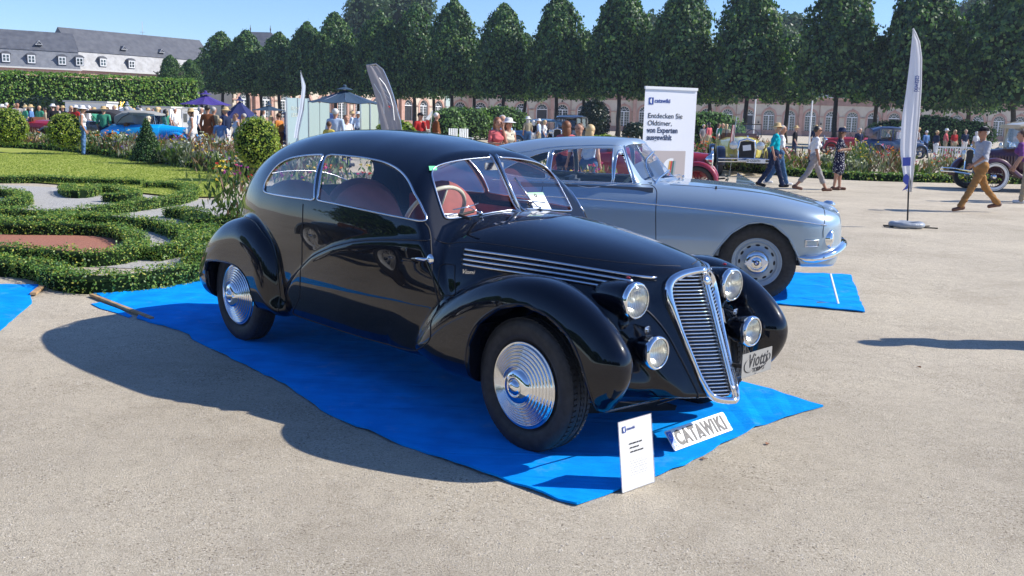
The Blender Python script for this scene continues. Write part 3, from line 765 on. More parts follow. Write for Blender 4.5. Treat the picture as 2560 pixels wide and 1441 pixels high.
    text_on(plo, 'plate_lettering', 'Viotti', .098, M_ink, M0 @ Matrix.Translation((0.0, -.016, .001)), shear=.3, bold=.0006, align='CENTER', sx=.80, spacing=1.05)
    text_on(plo, 'plate_lettering', 'TORINO', .03, M_ink, M0 @ Matrix.Translation((.015, -.045, .001)), align='CENTER', bold=.0006)
    fl = MB()
    c = [M0 @ Vector((-.075+.05*math.cos(t)*1.0, -.005+.034*math.sin(t), .002)) for t in np.linspace(.9, 5.4, 16)]; fl.tube(c, .0022, 4)
    c = [M0 @ Vector(p) for p in [(.045, -.005, .002), (.08, -.015, .002), (.115, -.002, .002), (.125, .02, .002), (.11, .032, .002), (.092, .02, .002), (.098, -.004, .002), (.06, -.035, .002), (0, -.052, .002), (-.015, -.054, .002)]]
    fl.tube(catmull([tuple(q) for q in c], 4, False), .0022, 4); fl.build('plate_flourish', M_ink, plo)
    # side script + stickers
    smn = lambda x, y, z: smin(cabin(x, y, z), hood(x, y, z), .035)
    h = project(smn, np.array([(-.56, -.66, .822)]), 8)[0]
    Ms = Matrix.Translation((h[0]-.02, h[1]-.010, h[2]-.012)) @ Matrix.Rotation(R(15), 4, 'Z') @ Matrix.Rotation(R(90), 4, 'X')
    text_on(root, 'side_script', 'Viotti', .036, M_chrome, Ms, shear=.4)
    def wsM(y, z, off=.006):
        x = -.852-.14*abs(y)-.715*(z-1.09)+off
        s = 1 if y > 0 else -1
        ex = Vector((-.14*s, 1, 0)).normalized(); ez = Vector((-.715, 0, 1)).normalized(); nz = ex.cross(ez).normalized(); ez = nz.cross(ex)
        m = Matrix((ex, ez, nz)).transposed().to_4x4(); m.translation = Vector((x, y, z)); return m
    st = MB(); st.prism([(0, 0), (.105, 0), (.105, .034), (0, .034)], 2, -.009, -.008, M=wsM(-.525, 1.062)); sk = st.build('windscreen_sticker', M_white, root)
    text_on(sk, 'sticker_lettering', 'Bensinerbst', .016, M_ink, wsM(-.525, 1.062) @ Matrix.Translation((.04, .012, -.007)), bold=.0004, ext=.0003)
    MB().prism([(0, 0), (.026, 0), (.026, .022), (0, .022)], 2, -.0075, -.0070, M=wsM(-.52, 1.067)).build('sticker_emblem', M_ink, sk)
    MB().prism([(0, 0), (.05, .002), (.056, .03), (.004, .03)], 2, -.009, -.008, M=wsM(-.485, 1.322)).build('green_sticker', M_green, root)
    pc = MB(); pc.prism([(0, 0), (.17, -.01), (.16, .13), (.0, .125)], 2, -.013, -.012, M=wsM(.16, 1.085) @ Matrix.Rotation(R(-4), 4, 'Z')); pco = pc.build('entry_card', M_paper, root)
    MB().prism([(0, .108), (.16, .11), (.16, .13), (0, .125)], 2, -.0115, -.011, M=wsM(.16, 1.085) @ Matrix.Rotation(R(-4), 4, 'Z')).build('card_band', mat('pale green', (.35, .62, .35), .6), pco)
    MB().lathe([(.006, 0), (.014, 0)], 12, M=wsM(.16, 1.085) @ Matrix.Translation((.08, .10, -.0105))).build('card_emblem', M_ink, pco)
    # ---- wheels
    def wheel(x, s, spin, ro=RO):
        M = Matrix.Translation((x, s*.665, HZ)) @ Matrix.Rotation(R(90 if s < 0 else -90), 4, 'X') @ Matrix.Rotation(spin, 4, 'Z')
        wroot = MB(); wroot.lathe([(.225, -.07), (.19, -.05), (.19, .03), (.215, .05), (.226, .06), (.232, .062)], 48, M=M)
        w = wroot.build('wheel', M_blackin, root, smooth=True)
        tyre(w, M, ro, .226, .155)
        pr = [(.2185, .060), (.219, .068), (.214, .072)]
        nr = 7
        for k in range(nr):
            r0 = .207-k*.0165; z0 = .070+k*.0065
            pr += [(r0, z0-.006), (r0-.0025, z0+.003), (r0-.0055, z0+.0095), (r0-.008, z0+.0095), (r0-.011, z0+.003), (r0-.0140, z0-.005)]
        pr += [(.088, .112), (.080, .121), (.068, .128), (.052, .1315), (.044, .133), (.041, .129), (.038, .129), (.034, .138), (.024, .147), (.012, .150), (.001, .151)]
        MB().lathe(pr, 64, M=M).build('hubcap', M_chrome, w, smooth=True)
    for s in (-1, 1):
        wheel(0, s, .3); wheel(-WB, s, 1.1)
    # ---- underside and cabin inside
    un_ = MB(); un_.box((-1.75, 0, .27), (3.4, .96, .02));  un_.tube([(-4.0, .3, .25), (-2, .3, .22), (-1, .25, .22)], .025, 8)
    un_.tube([(-.35, -.5, .25), (-.6, -.45, .24)], .02, 6); un_.tube([(0, -.6, HZ), (0, .6, HZ)], .035, 8); un_.tube([(-WB, -.6, HZ), (-WB, .6, HZ)], .045, 8)
    un_.build('chassis', M_blackin, root)
    fl = MB(); fl.box((-2.0, 0, .36), (2.6, 1.30, .03)); fl.box((-.80, 0, .76), (.03, 1.10, .40)); fl.build('cabin_floor', M_blackin, root)
    ds = MB(); ds.box((-.99, 0, .98), (.12, 1.16, .11)); ds.build('dashboard', M_tan, root, bevel=.03)
    for s in (-1, 1):
        se = MB(); se.ball((-1.63, s*.33, .62), (.30, .29, .11), 20, 12).build('seat_cushion', M_red_seat, root, smooth=True); MB().ball((-1.93, s*.33, .88), (.10, .29, .31), 24, 14, M=Matrix.Rotation(R(-12), 3, 'Y')).build('seat_back', M_red_seat, root, smooth=True)
    for s in (-1, 1):
        MB().ball((-2.60, s*.29, .62), (.32, .32, .12), 20, 12).build('rear_cushion', M_red_seat, root, smooth=True); MB().ball((-2.90, s*.29, .88), (.13, .33, .27), 24, 14, M=Matrix.Rotation(R(-14), 3, 'Y')).build('rear_backrest', M_red_seat, root, smooth=True)
    for s in (-1, 1):
        MB().box((-1.58, s*.67, .82), (1.0, .03, .38)).build('door_card', M_red_seat, root, bevel=.01)
        MB().box((-2.45, s*.66, .84), (.7, .03, .38)).build('door_card', M_red_seat, root, bevel=.01)
    sw = MB(); sc = Vector((-1.19, -.36, 1.05)); ax = Vector((-.82, 0, .57)).normalized(); u = Vector((0, 1, 0)); v = ax.cross(u)
    sw.tube([sc+(u*math.cos(t)+v*math.sin(t))*.205 for t in np.linspace(0, 2*math.pi, 40, endpoint=False)], .0125, 8, closed=True)
    for t in (.5, 2.6, 4.7): sw.tube([sc-ax*.03, sc+(u*math.cos(t)+v*math.sin(t))*.2-ax*.005], .006, 6)
    sw.ball(sc-ax*.03, .03); so_ = sw.build('steering_wheel', M_ivory, root, smooth=True)
    MB().tube([sc-ax*.03, sc-ax*.5], .018, 8).build('steering_column', M_blackin, so_, smooth=True)
    MB().box((-1.075, .0, 1.335), (.012, .15, .045)).build('mirror', M_chrome2, root, bevel=.004)
    MB().tube([(-.70, -.50, 1.075), (-.82, -.48, 1.085), (-.86, -.34, 1.095)], .008, 6).build('wiper_arm', M_blackin, root)
    # parking bracket seen under the tail
    MB().tube([(-3.35, -.70, .30), (-3.15, -.66, .34)], .008, 6).build('fender_stay', M_blackin, root)
    return root
BLACK = black_car()
# ================================================================ silver blue coupe behind the black one
M_silver = mat('silver blue paint', (.33, .43, .52), .34, metal=.5, spec=.5, coat=1., coatr=.03)
M_silver2 = mat('silver wheel paint', (.34, .42, .50), .35, metal=.3, coat=.4)
def silver_car():
    root = empty('silver_car', (2.4757, 9.641, .012), -.25, 'silver blue 1950s coupe with steel disc wheels parked behind the black coupe', 'car')
    W = spl([-4.05, -3.9, -3.7, -3.3, -2.8, -2.0, -1.0, -.3, .1, .35, .52, .64, .73, .79, .84], [.10, .40, .60, .74, .82, .855, .86, .86, .852, .83, .78, .69, .54, .36, .10])
    T = spl([-4.05, -3.9, -3.6, -3.0, -2.4, -1.8, -1.2, -.8, -.4, 0, .35, .6, .72, .80, .86], [.70, .86, .98, 1.03, 1.045, 1.05, 1.06, 1.055, 1.035, 1.0, .935, .870, .82, .74, .6])
    zr = spl([-4.0, -3.7, -3.4, -3.1, -2.8, -2.5, -2.2, -1.9, -1.56, -1.3, -1.1, -.9], [.80, .93, 1.08, 1.21, 1.315, 1.39, 1.437, 1.462, 1.470, 1.46, 1.43, 1.38])
    wc = spl([-4.0, -3.7, -3.3, -2.8, -2.2, -1.6, -1.2, -.9], [.20, .46, .60, .70, .745, .755, .745, .72])
    A = lambda c: [(c-.45, .0), (c-.42, .30), (c-.395, .40), (c-.34, .49), (c-.24, .62), (c-.10, .715), (c+.02, .733), (c+.13, .71), (c+.265, .604), (c+.345, .46), (c+.39, .36), (c+.40, .0)]
    fa = poly_sdf_table(A(0), (-.9, -.1), (.9, 1.1), sub=0, smooth=3); ra = poly_sdf_table(A(-2.835), (-3.7, -.1), (-2.0, 1.1), sub=0, smooth=3)
    def low(x, y, z):
        y = np.abs(y); w = W(x)-.30*np.clip(.62-z, 0, 1)**2-.05*np.clip((z-.78)/.3, 0, 1)**2
        t = np.clip((z-.62)/np.maximum(T(x)-.62, .03), 0, 2)
        dip = .018*np.exp(-((y-.42)/.10)**2)*np.clip(x+1.1, 0, 1)
        f = (((y/np.maximum(w, .03))**5+np.clip(t+dip, 0, 3)**4.0)**(1/4.4)-1)*.32
        f = smax(f, -(z-.335), .05)
        f = smax(f, (x-(.765-.16*np.clip(.55-z, 0, 1)-.10*np.clip(z-.6, 0, 1)))/1., .05)
        return smax(f, -(x+3.92), .06)
    def cab(x, y, z):
        y = np.abs(y); t = np.clip((z-.9)/np.maximum(zr(x)-.9, .04), 0, 2)
        f = (((y/np.maximum(wc(x), .05))**3.0+t**2.8)**(1/2.9)-1)*.5
        p = (x-(-.87-.42*y*np.clip(y/.25, 0, 1)-.91*(z-1.08)))/1.4
        return smax(smax(f, p, .04), -(x+3.8), .05)
    def body(x, y, z):
        ya = np.abs(y); b = smin(low(x, y, z), cab(x, y, z), .04)
        kid = np.sqrt(((x-.60)/.19)**2+(ya/.17)**2+((z-.62)/.27)**2)-1; b = smin(b, kid*.15, .04)
        b = smax(b, -smax(fa(x, z), .52-ya, .01), .01); return smax(b, -smax(ra(x, z), .52-ya, .01), .01)
    P, Q = surface_nets(body, (-4.05, -.90, .28), (.92, .90, 1.52), .018); P = project(body, P, 3)
    N = grad(body, P, .004); N /= np.linalg.norm(N, axis=1)[:, None]+1e-9
    s1 = catmull([(-2.28, 1.06), (-2.50, 1.10), (-2.36, 1.20), (-2.19, 1.275), (-2.07, 1.31), (-2.06, 1.28), (-2.055, 1.10), (-2.075, 1.055)], 5)
    s2 = catmull([(-1.99, 1.045), (-2.01, 1.08), (-2.01, 1.31), (-1.99, 1.33), (-1.75, 1.352), (-1.50, 1.362), (-1.44, 1.36), (-1.425, 1.34), (-1.40, 1.10), (-1.405, 1.05), (-1.43, 1.042)], 5)
    s3 = catmull([(-1.375, 1.045), (-1.38, 1.09), (-1.375, 1.32), (-1.36, 1.345), (-1.335, 1.34), (-1.25, 1.16), (-1.205, 1.065), (-1.22, 1.043)], 5)
    wsp = catmull([(0, 1.41), (.25, 1.405), (.42, 1.385), (.50, 1.35), (.55, 1.25), (.60, 1.12), (.60, 1.075), (.55, 1.065), (.3, 1.075), (0, 1.08), (-.3, 1.075), (-.55, 1.065), (-.60, 1.075), (-.60, 1.12), (-.55, 1.25), (-.50, 1.35), (-.42, 1.385), (-.25, 1.405)], 4)
    rw = catmull([(0, 1.32), (.3, 1.31), (.47, 1.25), (.52, 1.12), (.46, 1.08), (0, 1.08), (-.46, 1.08), (-.52, 1.12), (-.47, 1.25), (-.3, 1.31)], 4)
    fc = P[Q].mean(1); fn = N[Q].mean(1); x, y, z = fc.T; sd = np.abs(fn[:, 1]) > .5; lab = np.zeros(len(Q), int)
    for k, s_ in ((1, s1), (2, s2), (3, s3)): lab[in_poly(s_, x, z) & sd] = k
    lab[in_poly(wsp, y, z) & (fn[:, 0] > .4) & (x < -.7) & (lab == 0)] = 4; lab[in_poly(rw, y, z) & (fn[:, 0] < -.2) & (x < -2.6) & (lab == 0)] = 5
    for k, (pl, md) in {1: (s1, 0), 2: (s2, 0), 3: (s3, 0), 4: (wsp, 1), 5: (rw, 1)}.items():
        rim = np.intersect1d(np.unique(Q[lab == k]), np.unique(Q[lab != k]))
        if not len(rim): continue
        p = P[rim]
        if md == 0: _, a, b = snap_poly(pl, p[:, 0], p[:, 2]); p[:, 0] = a; p[:, 2] = b; ax = 1
        else: _, a, b = snap_poly(pl, p[:, 1], p[:, 2]); p[:, 1] = a; p[:, 2] = b; ax = 0
        for _ in range(4):
            e = np.zeros(3); e[ax] = .003; g = (body(*(p+e).T)-body(*(p-e).T))/.006; g = np.where(np.abs(g) < .15, .15*np.sign(g+1e-9), g); p[:, ax] -= np.clip(body(*p.T)/g, -.01, .01)
        P[rim] = p
    N = grad(body, P, .004); N /= np.linalg.norm(N, axis=1)[:, None]+1e-9
    part = np.full(len(Q), 'body_shell', dtype=object)
    part[(z > 1.0) & (cab(x, y, z) < low(x, y, z)) & (z > 1.365)] = 'roof'
    part[(x > -.84) & (x < .62) & (np.abs(y) < .56) & (fn[:, 2] > .5) & (z < 1.1)] = 'hood'
    part[(x > -2.08) & (x < -.955) & (z < 1.04) & sd] = 'door'
    for k, nm in ((1, 'quarter_window'), (2, 'door_window'), (3, 'vent_window'), (4, 'windscreen'), (5, 'rear_window')): part[lab == k] = nm
    for nm in ('body_shell', 'roof', 'hood', 'door', 'quarter_window', 'door_window', 'vent_window', 'windscreen', 'rear_window'):
        for s in (('R', 'L') if nm in ('door', 'quarter_window', 'door_window', 'vent_window') else ('A',)):
            m = (part == nm) & ((y < 0) if s == 'R' else (y >= 0) if s == 'L' else True)
            if not m.any(): continue
            q = Q[m]; u, inv = np.unique(q, return_inverse=True); gl = 'win' in nm
            mesh_obj(nm, P[u]-N[u]*(.006 if gl else 0), inv.reshape(q.shape), M_glass if gl else M_silver, root, normals=N[u])
    def ys(xz, s, off=0., y0=.86):
        p = np.array([(a, s*y0, b) for a, b in xz], float)
        for _ in range(40): p[:, 1] -= s*np.clip(body(*p.T), -.05, .05)
        n = grad(body, p, .004); n /= np.linalg.norm(n, axis=1)[:, None]; return p+n*off
    def trim(nm, pts, r, m, closed=False, flat=1., n=6): return MB().tube([tuple(q) for q in pts], r, n, closed=closed, flat=flat).build(nm, m, root, smooth=True)
    def wsurf(pl, x0, sgn):
        p = np.array([(x0, a, b) for a, b in pl]); return project(body, p, 20, .04)
    for s in (-1, 1):
        for pl in (s1, s2, s3): trim('window_trim', ys(pl, s, .001), .0055, M_chrome, True)
        trim('side_moulding', ys(catmull([(-3.6, .80), (-3.0, .87), (-1.806, .887), (-.957, .859), (-.362, .826), (.002, .797), (.358, .768), (.60, .735)], 6, False), s, .001), .0075, M_chrome)
        trim('roof_rail', ys(catmull([(-2.75, 1.20), (-2.45, 1.27), (-2.19, 1.325), (-1.95, 1.362), (-1.55, 1.388), (-1.36, 1.387)], 5, False), s, .001), .006, M_chrome)
        trim('pillar_trim', ys(catmull([(-1.34, 1.385), (-1.26, 1.22), (-1.17, 1.05)], 5, False), s, .003), .008, M_chrome)
        trim('belt_moulding', ys(catmull([(-2.6, 1.02), (-2.0, 1.028), (-1.6, 1.028), (-1.25, 1.03), (-1.13, 1.045)], 5, False), s, .001), .006, M_chrome)
        trim('belt_point', ys([(-1.9, 1.024), (-1.62, .985), (-1.35, 1.024)], s, .001), .004, M_chrome)
        trim('door_seam', ys(catmull([(-1.12, 1.03), (-1.03, 1.025), (-.975, .99), (-.957, .93), (-.955, .8), (-.94, .54), (-.93, .36)], 6, False), s, -.001), .0042, M_blackin)
        trim('door_seam', ys(catmull([(-2.08, 1.03), (-2.08, .8), (-2.12, .5), (-2.13, .36)], 6, False), s, -.001), .004, M_blackin)
        a_ = np.array([q for q in A(0) if q[1] > .25]); trim('arch_lip', ys(catmull([(q[0]*1.03, .3+(q[1]-.3)*1.025) for q in a_], 5, False), s), .006, M_silver)
        b_ = np.array([q for q in A(-2.835) if q[1] > .25]); trim('arch_lip', ys(catmull([(-2.835+(q[0]+2.835)*1.03, .3+(q[1]-.3)*1.025) for q in b_], 5, False), s), .006, M_silver)
        trim('sill_trim', ys(catmull([(-2.3, .385), (-1.4, .385), (-.50, .40), (-.46, .39), (-.48, .352), (-1.4, .345), (-2.3, .345)], 4), s, .002), .006, M_chrome, True)
        # lamps
        fl = ys([(.475, .565)], s)[0]
        M_ = MB(); M_.tube([ys([(a, b)], s, .003)[0] for a, b in ((.415, .595), (.535, .598), (.54, .54), (.42, .538))], .007, 6, closed=True); lm = M_.build('side_lamp', M_chrome, root, smooth=True)
        q4 = [ys([(a, b)], s, .002)[0] for a, b in ((.415, .595), (.535, .598), (.54, .54), (.42, .538))]; MB().quad(*[tuple(v) for v in q4]).build('lamp_lens', M_lens, lm)
        hl = Matrix.Translation((.60, s*.62, .60)) @ Matrix.Rotation(R(90), 4, 'Y') @ Matrix.Rotation(R(s*8), 4, 'X')
        h = MB(); h.lathe([(.105, -.03), (.112, .02), (.108, .045), (.095, .055), (.092, .05)], 28, M=hl); ho = h.build('headlamp_rim', M_chrome, root, smooth=True)
        MB().lathe([(.094, .048), (.06, .072), (.001, .08)], 24, M=hl).build('headlamp_lens', M_lens, ho, smooth=True)
        trim('hood_seam', [tuple(v) for v in project(body, np.array([(a, s*b, 1.1) for a, b in catmull([(-.86, .60), (-.5, .58), (0, .53), (.4, .45), (.60, .36)], 5, False)]), 20, .03)], .0035, M_blackin)
        sm = project(body, np.array([(.60, s*b, c) for b, c in catmull([(.38, .95), (.6, .9), (.72, .82), (.78, .70), (.77, .62)], 5, False)]), 20, .03); trim('front_seam', sm, .0035, M_blackin)
        # bumper horn on the corner of the nose
        bp = [(.36, s*.80, .43), (.50, s*.79, .425), (.62, s*.70, .45), (.71, s*.56, .48), (.775, s*.30, .50), (.80, 0, .50)]
        b = MB(); c = catmull(bp, 5, False); b.tube([tuple(v) for v in c], [float(np.interp(i/len(c), [0, .12, .5, 1], [.012, .05, .062, .055])) for i in range(len(c))], 12, flat=.75); b.build('bumper', M_chrome, root, smooth=True)
    # kidney grille, hood lip, hood nose ornament
    for s in (-1, 1):
        k = MB(); ring = [(.785-1.2*(q*.6)**2, s*.055+r_, .60+q*.7) for r_, q in [(.042*math.cos(t), .30*math.sin(t)) for t in np.linspace(0, 6.283, 24, endpoint=False)]]
        k.tube([(x_-.02, y_, z_) for x_, y_, z_ in ring], .014, 8, closed=True); ko = k.build('grille_frame', M_chrome, root, smooth=True)
        for q in np.linspace(-.26, .26, 17): MB().box((.775-1.2*(q*.6)**2, s*.055, .60+q*.7), (.01, .072*math.sqrt(max(.05, 1-(q/.3)**2)), .006)).build('grille_bar', M_chrome2, ko)
    nz = MB(); nz.lathe([(.015, -.06), (.035, -.03), (.037, .02), (.02, .05), (.001, .06)], 14, M=Matrix.Translation((.655, 0, .872)) @ Matrix.Rotation(R(97), 4, 'Y')); nz.build('nose_ornament', M_chrome, root, smooth=True)
    trim('windscreen_trim', wsurf(wsp, -1.0, 1)+np.array([.004, 0, .002]), .008, M_chrome, True)
    trim('windscreen_gasket', wsurf(wsp*np.array([.97, 1])+np.array([0, 0]), -1.0, 1)+np.array([.004, 0, 0]), .005, M_blackin, True)
    for yo in (-.28, .22):
        w = MB(); w.ball((-.80, yo, 1.075), .014); w.tube([(-.80, yo, 1.08), (-.85, yo-.10, 1.092)], .004, 5); w.tube([(-.93, yo-.22, 1.088), (-.86, yo-.10, 1.092), (-.84, yo+.08, 1.090)], .004, 5); w.build('wiper', M_chrome2, root)
    mr = project(body, np.array([(-.42, -.60, 1.05)]), 20)[0]; MB().tube([mr, mr+np.array([-.0, 0, .025])], [.012, .008], 6).build('washer_jet', M_blackin, root)
    # wing mirror on the far fender
    mm = MB(); mm.prism([(-.07, .0), (.15, .0), (.08, .04), (-.02, .09), (-.065, .12)], 1, -.03, .04, M=Matrix.Translation((-.20, .66, 1.0))); mm.build('wing_mirror', M_chrome, root, bevel=.008)
    for yv in (-.12, .02):
        MB().prism([(0, 0), (.11, 0), (.11, .17), (0, .17)], 1, 0, .003, M=Matrix.Translation((-1.17+.1*(yv > 0), yv*3, 1.05)) @ Matrix.Rotation(R(-28), 4, 'Y') @ Matrix.Rotation(R(12), 4, 'Z')).build('entry_card', M_paper, root)
    # wheels
    for xw in (0, -2.835):
        for s in (-1, 1):
            M = Matrix.Translation((xw, s*.69, .352)) @ Matrix.Rotation(R(90 if s < 0 else -90), 4, 'X')
            w = MB(); w.lathe([(.232, -.07), (.20, -.05), (.20, .0), (.232, .045)], 40, M=M); wo = w.build('wheel', M_blackin, root, smooth=True)
            tyre(wo, M, .358, .228, .165)
            r = MB(); r.lathe([(.236, .050), (.234, .060), (.226, .064), (.216, .058), (.208, .050), (.200, .046), (.193, .050), (.188, .046), (.180, .030), (.165, .026), (.135, .034), (.115, .046), (.105, .052), (.001, .052)], 48, M=M); r.build('steel_disc', M_silver2, wo, smooth=True, angle=30)
            sl_ = MB()
            for k in range(12):
                a = 2*math.pi*k/12; sl_.ball(M @ Vector((.160*math.cos(a), .160*math.sin(a), .030)), (.022, .010, .004), 10, 4, M=M.to_3x3() @ Matrix.Rotation(a+math.pi/2, 3, 'Z'))
            so2 = sl_.build('vent_slot', M_blackin, wo); so2['kind'] = 'stuff'
            hc = MB(); hc.lathe([(.115, .050), (.112, .060), (.10, .074), (.08, .082), (.06, .084), (.055, .082), (.05, .084), (.036, .092), (.026, .094)], 36, M=M); hb = hc.build('hubcap', M_chrome, wo, smooth=True)
            ear = MB()
            for t in (0, math.pi):
                ear.prism([(.045, -.05), (.115, 0), (.045, .05)], 2, .082, .10, M=M @ Matrix.Rotation(t+.12, 4, 'Z'))
            ear.build('wing_nut', M_chrome2, hb, bevel=.004)
            MB().lathe([(.074, .084), (.070, .094), (.062, .094), (.058, .086)], 30, M=M).build('cap_ring', M_chrome2, hb, smooth=True)
            bd = MB(); bd.lathe([(.026, .094), (.024, .099), (.001, .099)], 20, M=M); bb = bd.build('badge', M_ink, hb)
            for q in range(4):
                t0 = q*math.pi/2; MB().prism([(0, 0)]+[(.017*math.cos(t0+u), .017*math.sin(t0+u)) for u in np.linspace(0, math.pi/2, 5)], 2, .0992, .1, M=M).build('badge_quadrant', M_plateblue if q % 2 else M_white, bb)
    MB().box((-1.5, 0, .34), (3.9, 1.05, .05)).build('chassis', M_blackin, root)
    for s in (-1, 1):
        MB().box((-1.75, s*.34, .66), (.5, .55, .2)).build('front_seat', mat('blue grey leather', (.08, .10, .13), .5), root, bevel=.05)
        MB().box((-2.02, s*.34, .86), (.14, .52, .34)).build('seat_back', MATS['blue grey leather'], root, bevel=.04)
        MB().box((-1.65, s*.75, .84), (1.3, .03, .34)).build('door_card', MATS['blue grey leather'], root)
    MB().box((-1.08, 0, 1.0), (.16, 1.25, .1)).build('dashboard', M_silver2, root, bevel=.03)
    sc = Vector((-1.38, .36, 1.02)); u = Vector((0, 1, 0)); v = Vector((-.7, 0, .7)).cross(u)
    MB().tube([sc+(u*math.cos(t)+v*math.sin(t))*.2 for t in np.linspace(0, 6.283, 28, endpoint=False)], .012, 6, closed=True).build('steering_wheel', M_ivory, root, smooth=True)
silver_car()
# ================================================================ placing helper: direction seen at a picture column, at a given depth over the ground
def at(px, D, dpy=0.):
    f, p_, r_, h = 2395.0, .175, .0267, 1.635
    py = 263+.0267*px+dpy
    cp, sp, c, s = math.cos(p_), math.sin(p_), math.cos(r_), math.sin(r_)
    fw = np.array([0, cp, -sp]); up = np.array([0, sp, cp]); rt = np.array([1., 0, 0])
    d = fw+(c*rt+s*up)*(px-1280)/f-(-s*rt+c*up)*(py-720.5)/f
    k = D/d[1]; return float(d[0]*k), float(D)
def leaf_mat(name, stops, rough=.45, spec=.35, transl=.25):
    m = bpy.data.materials.new(name); m.use_nodes = True; MATS[name] = m
    n = m.node_tree.nodes; l = m.node_tree.links; b = n['Principled BSDF']; o = n['Material Output']
    ge = n.new('ShaderNodeNewGeometry'); r = n.new('ShaderNodeValToRGB'); e = r.color_ramp.elements
    e[0].position = 0; e[0].color = (*stops[0], 1); e[1].position = 1; e[1].color = (*stops[-1], 1)
    for i, c in enumerate(stops[1:-1]):
        x = e.new((i+1)/(len(stops)-1)); x.color = (*c, 1)
    l.new(ge.outputs['Random Per Island'], r.inputs[0]); l.new(r.outputs[0], b.inputs['Base Color'])
    b.inputs['Roughness'].default_value = rough; b.inputs['Specular IOR Level'].default_value = spec
    t = n.new('ShaderNodeBsdfTranslucent'); mx = n.new('ShaderNodeMixShader'); mx.inputs[0].default_value = transl
    g = n.new('ShaderNodeMix'); g.data_type = 'RGBA'; g.blend_type = 'MULTIPLY'; g.inputs[0].default_value = 1; g.inputs[7].default_value = (1.5, 1.7, .6, 1)
    l.new(r.outputs[0], g.inputs[6]); l.new(g.outputs[2], t.inputs[0])
    l.new(b.outputs[0], mx.inputs[1]); l.new(t.outputs[0], mx.inputs[2]); l.new(mx.outputs[0], o.inputs[0])
    return m
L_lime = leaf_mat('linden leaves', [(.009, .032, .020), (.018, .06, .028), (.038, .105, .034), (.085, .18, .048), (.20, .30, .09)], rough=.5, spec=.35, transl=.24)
L_far = leaf_mat('far tree leaves', [(.03, .07, .03), (.05, .10, .04), (.09, .14, .055)], transl=.25)
L_hedge = leaf_mat('hornbeam leaves', [(.04, .11, .015), (.08, .19, .025), (.14, .27, .04), (.28, .36, .06)])
L_box = leaf_mat('box leaves', [(.045, .11, .03), (.07, .17, .035), (.13, .25, .045), (.22, .33, .06), (.42, .40, .07)], transl=.2)
L_dark = leaf_mat('dark yew leaves', [(.006, .016, .010), (.012, .03, .016)], transl=.05)
L_bush = leaf_mat('bush leaves', [(.05, .11, .03), (.10, .19, .05), (.17, .27, .08)])
L_yel = leaf_mat('golden leaves', [(.08, .15, .02), (.16, .25, .03), (.26, .34, .04), (.42, .44, .07)])
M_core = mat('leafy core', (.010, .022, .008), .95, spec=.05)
M_bark = mat('bark', (.045, .038, .032), .9, var=.4, vscale=8, bump=.4, bscale=25)
def cards(C, Nn, size, rg, asp=.62, tilt=.55):
    """one small rhombic leaf per centre"""
    n = len(C); Nn = Nn+rg.normal(0, tilt, (n, 3)); Nn /= np.linalg.norm(Nn, axis=1)[:, None]+1e-9
    a = rg.normal(0, 1, (n, 3)); u = np.cross(Nn, a); u /= np.linalg.norm(u, axis=1)[:, None]+1e-9; v = np.cross(Nn, u)
    s = (size*(.6+.8*rg.random(n)))[:, None] if np.isscalar(size) else size[:, None]
    P = np.stack([C-u*s*.5, C+v*s*.5*asp, C+u*s*.5, C-v*s*.5*asp], 1).reshape(-1, 3)
    F = (np.arange(n)*4)[:, None]+np.array([[0, 1, 2, 3]]); return P, F
def leaves(name, C, Nn, size, m, parent, rg, asp=.62, tilt=.55):
    P, F = cards(C, Nn, size, rg, asp, tilt); o = mesh_obj(name, P, F, m, parent); o['kind'] = 'stuff'; return o

# ---------------------------------------------------------------- sky-blue is the world; ground plane is in the ground section
def lawn():
    V = [(-22, 36.5), (-15.0, 33.5), (-9.5, 28.5), (-7.3, 24.6), (-6.6, 20.6), (-5.6, 19.3), (-7.0, 20.4), (-9, 22.5), (-12, 23.8), (-22, 25.5)]
    V = [(-24, 38), (-16.7, 31.5), (-12.2, 29.2), (-8.3, 26.6), (-5.4, 19.8), (-4.6, 17.3), (-5.5, 18.6), (-7.6, 20.4), (-10.5, 21.7), (-14, 22), (-24, 22)]
    V = [(-24, 42), (-16.9, 36.5), (-12.6, 33.0), (-9.0, 29.0), (-6.9, 24.0), (-6.2, 20.6), (-5.6, 18.2), (-6.3, 18.0), (-7.5, 18.8), (-9.5, 20.2), (-12.5, 21.6), (-24, 22.5)]
    bm = bmesh.new(); f = bm.faces.new([bm.verts.new((x, y, .03)) for x, y in V]); bmesh.ops.triangulate(bm, faces=[f])
    me = bpy.data.meshes.new('lawn'); bm.to_mesh(me); bm.free(); me.materials.append(mat('lawn', (.27, .32, .055), .9, spec=.1, col2=(.35, .38, .09), vscale=1.3, bump=.6, bscale=60))
    o = bpy.data.objects.new('lawn', me); link(o); o['kind'] = 'structure'
    rg = np.random.default_rng(3); n = 60000; X = -17+rg.random(n)*12; Y = 17.5+rg.random(n)**1.3*17
    ok = in_poly(np.array(V), X, Y); C = np.stack([X, Y, np.full(n, .045)], 1)[ok]
    P, F = cards(C, np.tile([0, -1., .3], (len(C), 1)), .045, rg, .25, .4)
    g = mesh_obj('grass', P, F, leaf_mat('grass blades', [(.24, .31, .045), (.32, .38, .07), (.42, .45, .11)])); g['kind'] = 'stuff'
lawn()
def plain(name, pts, z, m):
    bm = bmesh.new(); f = bm.faces.new([bm.verts.new((x, y, z)) for x, y in pts]); bmesh.ops.triangulate(bm, faces=[f])
    me = bpy.data.meshes.new(name); bm.to_mesh(me); bm.free(); me.materials.append(m); o = bpy.data.objects.new(name, me); link(o); o['kind'] = 'structure'; return o
